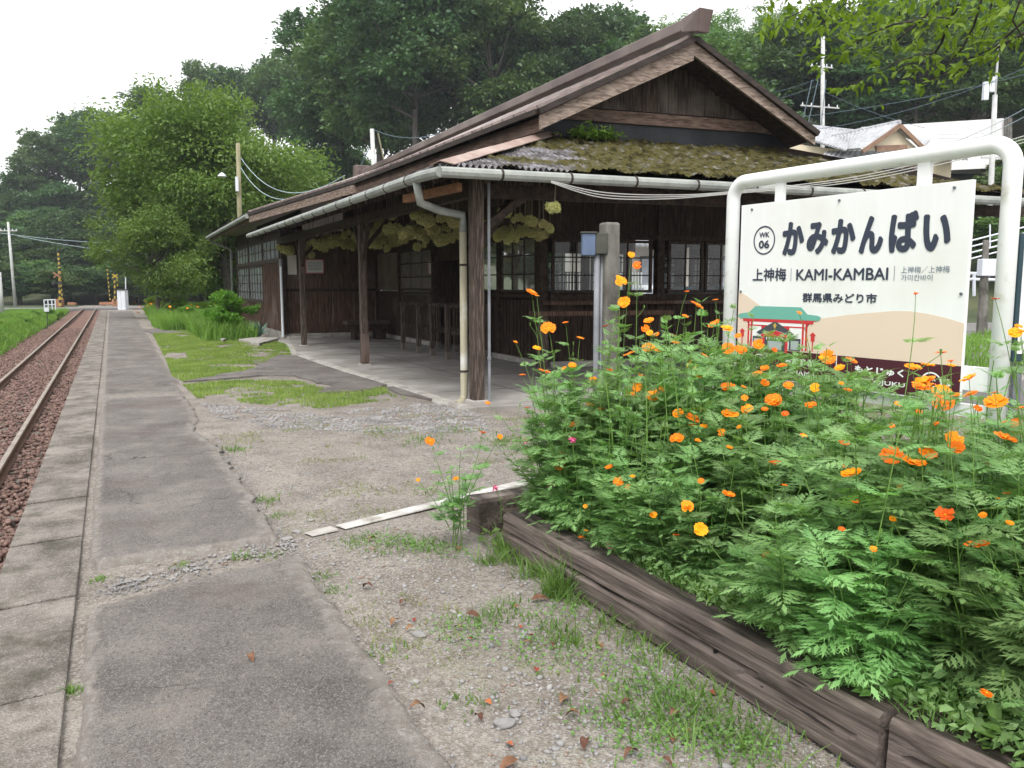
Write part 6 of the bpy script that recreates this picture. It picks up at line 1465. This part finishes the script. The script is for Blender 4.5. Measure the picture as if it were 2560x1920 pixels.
mb.tube([p_ for p_,_ in pr_],[r_ for _,r_ in pr_],16); mb.build('lamp_shade',M['cabinet'],e,smooth=True)
mb=MB(); g=at(237,184,35.8); mb.tube([g-Vector((0,0,.3)),g+Vector((0,0,.3))],.07,8); mb.build('transformer',M['cabinet'],e)
cable(at(241,158,36),oe(345,184,20.)+Vector((0,0,.2)),.85,.012,'upper pale wire sagging from the lamp pole to the station roof',M['wirew']); cable(at(241,168,36),oe(309,193,22.),.6,.012,'lower pale wire sagging from the lamp pole to the station roof',M['wirew'])
e,b,t=pole(380,129,52,0,.17,.13,'pale pole with guy wires behind the station roof',M['polec'],-8,arms=())
cable(at(372,129,52),at(440,133,50),.4,.025,'thin wire from the pole behind the roof towards the right',M['wire']); cable(at(373,140,52),at(355,178,52),0,.03,'left guy wire of the pole behind the roof',M['wire'],4)
mb=MB(); a=at(383,165,51.8); b_=at(375,150,51.8); mb.tube([at(378,133,51.8),at(385,165,51.8)],.05,6); mb.build('stay',M['polew'],e)
e,b,tR=pole(821,37,60,3,.19,.13,'tall grey utility pole with two crossarms on the wooded slope',M['polec'],2,arms=((2.0,.9,.3),(4.7,1.6,.3)))
for k,(x0,x1) in enumerate(((812,801),(818,807),(826,821))): cable(at(x0,80,59.5),at(x1,128,58),0,.03,['leftmost steep stay wire of the tall right pole','middle steep stay wire of the tall right pole','rightmost steep stay wire of the tall right pole'][k],M['wire'],4)
e,b,tS=pole(987,95,45,1.,.17,.12,'grey utility pole carrying two white boxes at the right',M['polec'],8,arms=((3.2,.5,0),))
mb=MB(); mb.tube([at(993,125,45),at(999,42,45)],[.06,.05],8); mb.build('mast',M['polec'],e)
for (x0,x1,y0,y1) in ((983,987,82,100),(989,993,77,92)):
    mb=MB(); p_=at((x0+x1)/2,y1,44.8); cb(mb,Vector((p_.x,p_.y,0)),-.13,.13,-.1,.1,p_.z,at(x0,y0,44.8).z); mb.build('equipment_box',M['cabinet'],e)
W=[((620,130,40),(1030,73,45),.6,'long wire crossing in front of the right woods, ending high',M['wire']),((745,135,50),(1030,66,44),.8,'second long wire just below the first at the right',M['wire']),((700,108,60),(823,83,60),.5,'wire from the left to the lower crossarm of the tall pole',M['wire']),((700,97,60),(820,78,60),.5,'wire from the left to the upper crossarm of the tall pole',M['wire']),((825,92,60),(925,128,52),.2,'wire dropping from the tall pole to the house',M['wire']),((880,160,30),(1040,100,22),.3,'near pale wire above the sign frame at the right edge',M['wirew']),((930,150,30),(1040,108,22),.2,'lower near pale wire above the sign frame at the right edge',M['wirew'])]
for (a_,b_,s_,lb,mt_) in W: cable(at(*a_),at(*b_),s_,.014 if a_[2]>35 else .010,lb,mt_)
# ---- level crossing
def striped(mb,a,b,r_,n):
    for k in range(n):
        mb.cur=k%2; mb.tube([a.lerp(b,k/n),a.lerp(b,(k+1)/n)],r_,8)
def stripebar(name,a,b,r_,n,parent): mb=MB(); striped(mb,a,b,r_,n); return mb.build(name,[M['yellow'],M['black']],parent)
DX=92.
g=at(61,306,DX); e=empty('crossing_gate',g,'raised black and yellow crossing gate arm left of the track','crossing gate')
stripebar('gate_arm',at(62,300,DX),at(58,251,DX),.11,22,e); mb=MB(); cb(mb,Vector((g.x,g.y,0)),-.55,.25,-.3,.3,-.9,-.05); mb.build('machine_base',M['orange_p'],e,bevel=.03)
g2=at(59,306,DX-2); e=empty('crossing_signal',g2,'crossing signal post with crossed bars and lamps left of the track','crossing signal')
stripebar('signal_post',at(60,306,DX-2),at(59.5,268,DX-2),.12,12,e)
mb=MB(); c_=at(57,275,DX-2.3); v=rt
mb.bar(c_-v*.4+Vector((0,0,.28)),c_+v*.4-Vector((0,0,.28)),.05,.13); mb.bar(c_-v*.4-Vector((0,0,.28)),c_+v*.4+Vector((0,0,.28)),.05,.13); mb.build('crossed_bars',[M['orange_p']],e)
mb=MB(); c_=at(57,283,DX-2.3)
for s_ in (-.35,.35): mb.tube([c_+v*s_,c_+v*s_-fwv*.15],.19,12)
mb.bar(c_-v*.5,c_+v*.5,.06,.1); mb.build('lamps',M['black'],e)
g=at(116,306,96); e=empty('crossing_gate',g,'raised striped gate arm right of the track, behind the white cabinet','crossing gate'); stripebar('gate_arm',at(110,300,96),at(107,267,96),.06,16,e); mb=MB(); cb(mb,Vector((g.x,g.y,0)),-.3,.3,-.3,.3,-.9,-.1); mb.build('machine_base',M['orange_p'],e)
g=at(115,306,93); e=empty('crossing_signal',g,'striped crossing signal post right of the track','crossing signal'); stripebar('signal_post',at(115,304,93),at(114.5,272,93),.09,12,e); stripebar('signal_pole',at(118,302,93.5),at(117,276,93.5),.05,10,e)
mb=MB(); c_=at(115,276,92.7); mb.bar(c_-v*.3+Vector((0,0,.2)),c_+v*.3-Vector((0,0,.2)),.05,.09); mb.bar(c_-v*.3-Vector((0,0,.2)),c_+v*.3+Vector((0,0,.2)),.05,.09); mb.build('crossed_bars',M['yellow'],e)
mb=MB(); p0_=at(68,303.5,90); p1_=at(76,303.5,90); e=empty('crossing_barrier',p0_,'orange barrier box beside the gate left of the track','barrier'); mb.bar(p0_,p1_,.3,.25); mb.build('panel',M['orange_p'],e)
p0_=at(100,303.5,92);p1_=at(115,303,92); e=empty('crossing_barrier',p0_,'orange barrier beam right of the track','barrier'); mb=MB(); mb.bar(p0_,p1_,.3,.3); mb.build('panel',M['orange_p'],e)
g=at(123,304,68); e=empty('equipment_cabinet',g,'white relay cabinet standing at the end of the platform','cabinet')
mb=MB(); zt_=at(123,290,68).z; G=Vector((g.x,g.y,0)); cb(mb,G,-.32,.33,-.3,.3,-.55,zt_); cbx=mb.build('body',M['cabinet'],e,bevel=.03)
mb=MB(); cb(mb,G,-.38,.39,-.36,.36,zt_,zt_+.06); cb(mb,G,-.4,.42,-.36,.36,-.9,-.55); mb.build('hood_and_base',M['darkbox'],e)
mb=MB(); cb(mb,G,-.01,.0,-.305,-.3,-.5,zt_-.05); mb.build('door_seam',M['darkbox'],cbx)
e=empty('thin_white_pole',at(126,300,70),'thin white pole beside the relay cabinet','pole'); mb=MB(); mb.tube([at(126,306,70),at(125.5,277,70)],.05,6); mb.build('shaft',M['cabinet'],e)
# crossing road deck
mb=MB(); c_=oz(90,303,-.9+.1) ; mb.box((-14,88,-.93),(9,93.5,-.69)); tag(mb.build('crossing_road',M['road']),kind='structure')
# left white fence bits, small marker post
for k,(x0,x1,y0,y1) in enumerate(((44,55,300,312),)):
    g=at(x0,y1,70); e=empty('guard_fence',g,'low white guard fence beside the crossing on the left','fence')
    A_=at(x0,y0,70);B_=at(x1,y0-.5,70); mb=MB(); mb.bar(A_,B_,.08,.09); mb.bar(A_-Vector((0,0,.4)),B_-Vector((0,0,.4)),.06,.07); mb.build('rail',M['cabinet'],e)
    for t_ in (0,.35,.7,1): mb=MB(); q=A_.lerp(B_,t_); mb.tube([q+Vector((0,0,.03)),q-Vector((0,0,1.1))],.045,8); mb.build('fence_post',M['cabinet'],e)
g=at(47,321,40); e=empty('marker_post',g,'small white diamond marker on a thin post beside the track','marker')
mb=MB(); mb.tube([Vector((g.x,g.y,g.z-.4)),at(47,312,40)],.02,6); mb.build('post',M['darkbox'],e); mb=MB(); c_=at(46.5,309.5,40); cb(mb,c_-Vector((0,0,c_.z)),-.12,.12,-.01,.01,c_.z-.1,c_.z+.1); mb.build('plate',M['cabinet'],e)
# pale slabs at the garden edge in front of the wing
for k,(pts_,lb) in enumerate(((((515,738),(560,732),(605,735),(560,747)),'flat pale concrete pad in the grass before the wing wall'),(((350,705),(415,703),(415,708),(355,710)),'pale board lying at the edge of the overgrown grass'),(((455,715),(490,735),(482,740),(448,720)),'short concrete border piece beside the bush'))):
    pp=P(*pts_); e=empty('concrete_slab',pp[0],lb,'slab'); mb=MB(); mb.prism([q+Vector((0,0,-.02)) for q in pp],(0,0,.09)); mb.build('slab',M['conc_pale'],e,bevel=.01)
# ---- house with grey tiled roof (behind, right)
hd=46.
def hp(px,py,d=0): return at(px,py,hd+d)
e=empty('tiled_house',Vector((hp(870,285).x,hp(870,285).y,0)),'cream house with grey tiled roofs and a front gable beyond the station','house')
def slab3(mb,pts,th=.12): mb.prism([Vector(p) for p in pts],(0,0,-th))
def tiled(name,a,b,c,d,nrow,ncol,parent):   # a,b top edge ; d,c bottom edge
    nx=ncol*6; ny=nrow*2
    V=[];F=[]
    n_=(b-a).cross(d-a).normalized(); 
    if n_.z<0: n_=-n_
    for j in range(ny+1):
        v_=j/ny
        for i in range(nx+1):
            u_=i/nx; p_=(a.lerp(b,u_)).lerp(d.lerp(c,u_),v_); h_=.03*math.sin(u_*ncol*2*PI)+ (.03 if j%2 else 0); V.append(tuple(p_+n_*h_))
    for j in range(ny):
        for i in range(nx): k=j*(nx+1)+i; F.append((k,k+1,k+nx+2,k+nx+1))
    mb=MB(); mb.add(V,F); o=mb.build(name,M['tile'],parent); m_=o.modifiers.new('solid','SOLIDIFY'); m_.thickness=.1; return o
r1,r2=hp(811,126.6,6),hp(858,132,3)
tiled('roof',r1,r2,hp(845,149.5,0),hp(806,137.5,3),8,14,e)
g0,g1=hp(833,137.5,3),hp(900,123.5,-1); ge_l0,ge_l1=hp(846,149.5,2.5),hp(863,148.5,-2.2)
tiled('roof',g0,g1,hp(862,149.5,-2),hp(843,150.5,2),9,16,e)
gr=hp(924,147,-.5); tiled('roof',hp(860,128,5),g1,gr,hp(930,140,6),8,14,e)
mb=MB(); mb.tube([g0+Vector((0,0,.08)),g1+Vector((0,0,.08))],.12,8); mb.tube([r1,r2],.12,8); mb.build('ridge_tiles',M['tile'],e)
mb=MB(); gl=hp(862.5,149.5,-2); 
mb.bar(g1-Vector((0,0,.1)),gl-Vector((0,0,.1)),.12,.22); mb.bar(g1-Vector((0,0,.1)),gr-Vector((0,0,.1)),.12,.22); mb.build('gable_trim',M['brownwood'],e)
gm=g1.lerp(gl.lerp(gr,.5),.2)
mb=MB(); bk=fwv*.35; tri=[g1+bk-Vector((0,0,.3)),gl.lerp(gr,.06)+bk,gr.lerp(gl,.06)+bk]; mb.prism(tri,fwv*.15); mb.build('gable_wall',M['cream'],e)
mb=MB(); a_=gl.lerp(gr,.25)+bk*.8+Vector((0,0,.05)); b_=gl.lerp(gr,.75)+bk*.8+Vector((0,0,.05)); mb.bar(a_,b_,.1,.3); mb.build('gable_vent',M['brownwood'],e)
# lower eave skirt and walls
tiled('roof',hp(828,151,2),hp(925,149,0),hp(945,158,-1.5),hp(818,158,1),4,20,e)
mb=MB(); q0,q1=hp(806,138,4),hp(846,150,1.5)
def wallq(a,b,zb): return MB().add([a,b,Vector((b.x,b.y,zb)),Vector((a.x,a.y,zb)),a+fwv*3,b+fwv*3,Vector((b.x,b.y,zb))+fwv*3,Vector((a.x,a.y,zb))+fwv*3],[(0,1,2,3),(4,5,6,7),(0,1,5,4),(1,2,6,5),(0,3,7,4)])
wallq(hp(770,141,4),hp(850,151,2),0).build('wall',M['cream'],e)
wallq(hp(822,158,2.2),hp(952,158,-.2),0).build('wall',M['cream'],e)
mb=MB(); mb.bar(hp(787,145,3.6),hp(803,142,3.6),.1,.8); mb.build('brown_panel',M['brownwood'],e)
tiled('roof',hp(930,154,1),hp(952,152,0),hp(968,160,-1.2),hp(945,160,-1.2),3,6,e)
for (x0,x1,y0,y1) in ((905,925,166,176),(838,880,160,170)): 
    mb=MB(); A_=hp(x0,y0,-.3);B_=hp(x1,y1,-.3); cb(mb,Vector((A_.x,A_.y,0)),0,(x1-x0)/FPX*hd,-.04,.04,B_.z,A_.z); wf=mb.build('window',M['brownwood'],e); mb=MB(); cb(mb,Vector((A_.x,A_.y,0)),.06,(x1-x0)/FPX*hd-.06,-.05,-.042,B_.z+.06,A_.z-.06); mb.build('pane',M['pane_pale'],wf)
# long white wall higher on the slope
A_=at(868,126,66); B_=at(1007,118,60); zb=at(868,139,66).z-1.2
e=empty('white_retaining_wall',Vector((A_.x,A_.y,zb)),'long plain white wall on the hillside behind the tiled house','wall')
wallq(at(862,127,66),at(1008,118,62),zb-1.5).build('wall_body',M['whitewall'],e)
mb=MB(); mb.bar(at(1008,118,61.9),at(1008,140,61.9),.3,.5); mb.build('end_pier',M['conc_post'],e)
e=empty('white_railing',at(880,145,58),'thin white railing below the long white wall','railing'); mb=MB()
for dy in (0,4): mb.tube([at(872,136+dy,60),at(985,133+dy,58)],.04,6)
for k in range(9): x_=872+k*14; mb.tube([at(x_,135.5-k*.3,60),at(x_,143,60)],.035,6)
mb.build('rails',M['whitep'],e)
# road with incline railing at right, seen beside the sign
mb=MB(); pr=[oz(960,318),oz(1100,330),oz(1100,420),oz(945,420)]; 
rd=[Vector((9.5,2,.004)),Vector((60,-14,.004)),Vector((75,12,.004)),Vector((30,22,.004)),Vector((16,24,.004)),Vector((9.,12,.004))]
mb.add(rd,[tuple(range(6))]); tag(mb.build('street',M['road']),kind='structure')
x,y,r=scatter(14000,13,34,7,16,48); rX=x*ca-y*sa; f=x*sa+y*ca; pxx=512+FPX*rX/f; k=(pxx>962)&(pxx<1000)&(f>14)&(f<26); x=x[k];y=y[k]; blades('verge_grass',x,y,0*x,.10+.18*r.random(len(x)),.03+0*x,M['grasslush'],.8,49)
e=empty('white_guard_fence',at(975,290,26),'white pipe guard fence beside the street behind the sign','fence')
mb=MB()
for yy_ in (273,279): mb.tube([at(955,yy_,26),at(1060,yy_+2,26)],.045,8)
mb.build('rail',M['cabinet'],e)
for x_ in (962,974,1000,1030): mb=MB(); mb.tube([at(x_,272,26),at(x_,296,26)],.05,8); mb.build('fence_post',M['cabinet'],e)
e=empty('slope_railing',at(975,255,34),'pale handrails climbing the concrete slope behind the sign','railing'); mb=MB()
for k in range(4): mb.tube([at(950,262-k*6+2,34),at(1060,236-k*6,34)],.035,6)
for x_ in (965,990,1015,1040): mb.tube([at(x_,258-(x_-950)*.24,34),at(x_,234-(x_-950)*.24,34)],.03,6)
mb.build('rails',M['cabinet'],e)
mb=MB(); q=at(986,270,25.); cb(mb,Vector((q.x,q.y,0)),-.2,.25,-.15,.15,at(986,276,25).z,at(986,259,25).z); e=empty('roadside_meter',Vector((q.x,q.y,0)),'grey roadside equipment box on a concrete post behind the sign','equipment box'); mb.build('box',M['cabinet'],e,bevel=.02); mb=MB(); mb.tube([Vector((q.x,q.y,0)),at(986,240,25)],[.16,.08],8); mb.build('post',M['conc_post'],e)
q=at(998,280,27); e=empty('orange_marker_pole',Vector((q.x,q.y,0)),'orange and white snow marker pole behind the sign','marker pole'); mb=MB(); a_=at(998,287,27);b_=at(1000,252,27)
for k in range(10): mb.cur=k%2; mb.tube([a_.lerp(b_,k/10),a_.lerp(b_,(k+1)/10)],.06,8)
mb.build('pole',[M['orange_p'],M['cabinet']],e)
# ---- seen through the waiting room windows: shed, white fence, parked cars
hb_=at(690,285,34); e=empty('grey_roofed_building',Vector((hb_.x,hb_.y,0)),'low pale building with grey tiled roof seen through the waiting room windows','building')
def thru(px,py,d): return at(px,py,d)
tiled('roof',thru(575,222,37),thru(860,222,37),thru(860,246,33),thru(565,247,33),6,60,e)
wallq(thru(570,246,34),thru(856,246,34),0).build('wall',mat('pale_wall',(.50,.46,.40),(.62,.58,.52),1,.9),e)
for x_ in (592,640,705,760): mb=MB(); A_=thru(x_,256,33.9); cb(mb,Vector((A_.x,A_.y,0)),0,1.2,-.05,.0,1.3,A_.z); wf=mb.build('window',M['darkbox'],e); mb=MB(); cb(mb,Vector((A_.x,A_.y,0)),.08,1.12,-.06,-.052,1.38,A_.z-.08); mb.build('pane',M['pane_pale'],wf)
e=empty('white_picket_fence',at(600,285,24),'white slatted fence seen through the waiting room windows','fence'); mb=MB()
for k in range(90): x_=560+k*2.6; 
for k in range(60): q=at(560+k*3.,285,23.); mb.box((q.x-.02,q.y-.02,0),(q.x+.02,q.y+.02,1.85 if k<28 else 1.2))
a_=at(560,285,23.);b_=at(737,285,23.); mb.bar(Vector((a_.x,a_.y,1.1)),Vector((b_.x,b_.y,1.1)),.05,.1); mb.bar(Vector((a_.x,a_.y,.3)),Vector((b_.x,b_.y,.3)),.05,.1); mb.build('pickets',M['whitep'],e)
def car(px,dist,rz,label,paint):
    q=at(px,285,dist); e=empty('parked_car',Vector((q.x,q.y,0)),label,'car')
    prof=[(-2.0,.35),(-2.05,.75),(-1.9,.95),(-1.3,1.02),(-.75,1.45),(.65,1.50),(1.35,1.08),(1.95,.95),(2.05,.7),(2.0,.35)]
    R=Matrix.Rotation(rz,4,'Z'); T=Matrix.Translation(Vector((q.x,q.y,0)))
    def tf(x,y,z): return T@R@Vector((x,y,z))
    V=[];F=[]; ys=[-.82,-.76,.76,.82]; n=len(prof)
    for yi,y_ in enumerate(ys):
        for (x_,z_) in prof: k_=.9 if z_>1.1 else 1; V.append(tf(x_*(.98 if yi in(0,3) else 1),y_*k_,z_*(.985 if yi in (0,3) else 1)))
    for j in range(3):
        for i in range(n): a=j*n+i; b=j*n+(i+1)%n; F.append((a,b,b+n,a+n))
    F+= [tuple(range(n)),tuple(range(3*n,4*n))]
    mb=MB(); mb.add(V,F); mb.build('body',paint,e,smooth=False,bevel=.05)
    mb=MB()
    for s_ in (-1,1): mb.prism([tf(-1.2,s_*.80,1.05),tf(-.72,s_*.765,1.38),tf(.6,s_*.765,1.42),tf(1.2,s_*.80,1.07)],R.to_3x3()@Vector((0,s_*.03,0)))
    mb.add([tf(-1.33,-.68,1.04),tf(-1.33,.68,1.04),tf(-.80,.62,1.43),tf(-.80,-.62,1.43)],[(0,1,2,3)]); mb.add([tf(1.38,-.68,1.09),tf(1.38,.68,1.09),tf(.72,.62,1.49),tf(.72,-.62,1.49)],[(0,1,2,3)])
    mb.build('windows',M['pane_pale'],e)
    for x_ in (-1.25,1.3):
        for s_ in (-1,1): mb=MB(); mb.tube([tf(x_,s_*.60,.31),tf(x_,s_*.84,.31)],.31,16); w_=mb.build('wheel',M['tyre'],e); mb=MB(); mb.tube([tf(x_,s_*.84,.31),tf(x_,s_*.85,.31)],.18,12); mb.build('rim',M['polec'],w_)
car(703,20,-.5,'pale blue car parked beyond the waiting room windows',M['carblue']); car(722+28,22,-.5,'white car parked right of the pale blue car beyond the windows',M['carwhite']); car(648,24,.2,'white car parked left of the pale blue car beyond the windows',M['carwhite'])
# ------------------------------------------------------------------ haze (damp air between here and the wooded hills)
hz=MB(); hz.box((-300,-70,-3.2),(340,380,95)); o=hz.build('haze',None or bpy.data.materials.new('haze_air'))
m=o.data.materials[0]; m.use_nodes=True; N=m.node_tree.nodes; N.remove(N['Principled BSDF']); pv=N.new('ShaderNodeVolumePrincipled'); pv.inputs['Color'].default_value=(.86,.93,1,1); pv.inputs['Density'].default_value=.00045; pv.inputs['Anisotropy'].default_value=.2
m.node_tree.links.new(pv.outputs[0],N['Material Output'].inputs['Volume']); tag(o,kind='stuff')
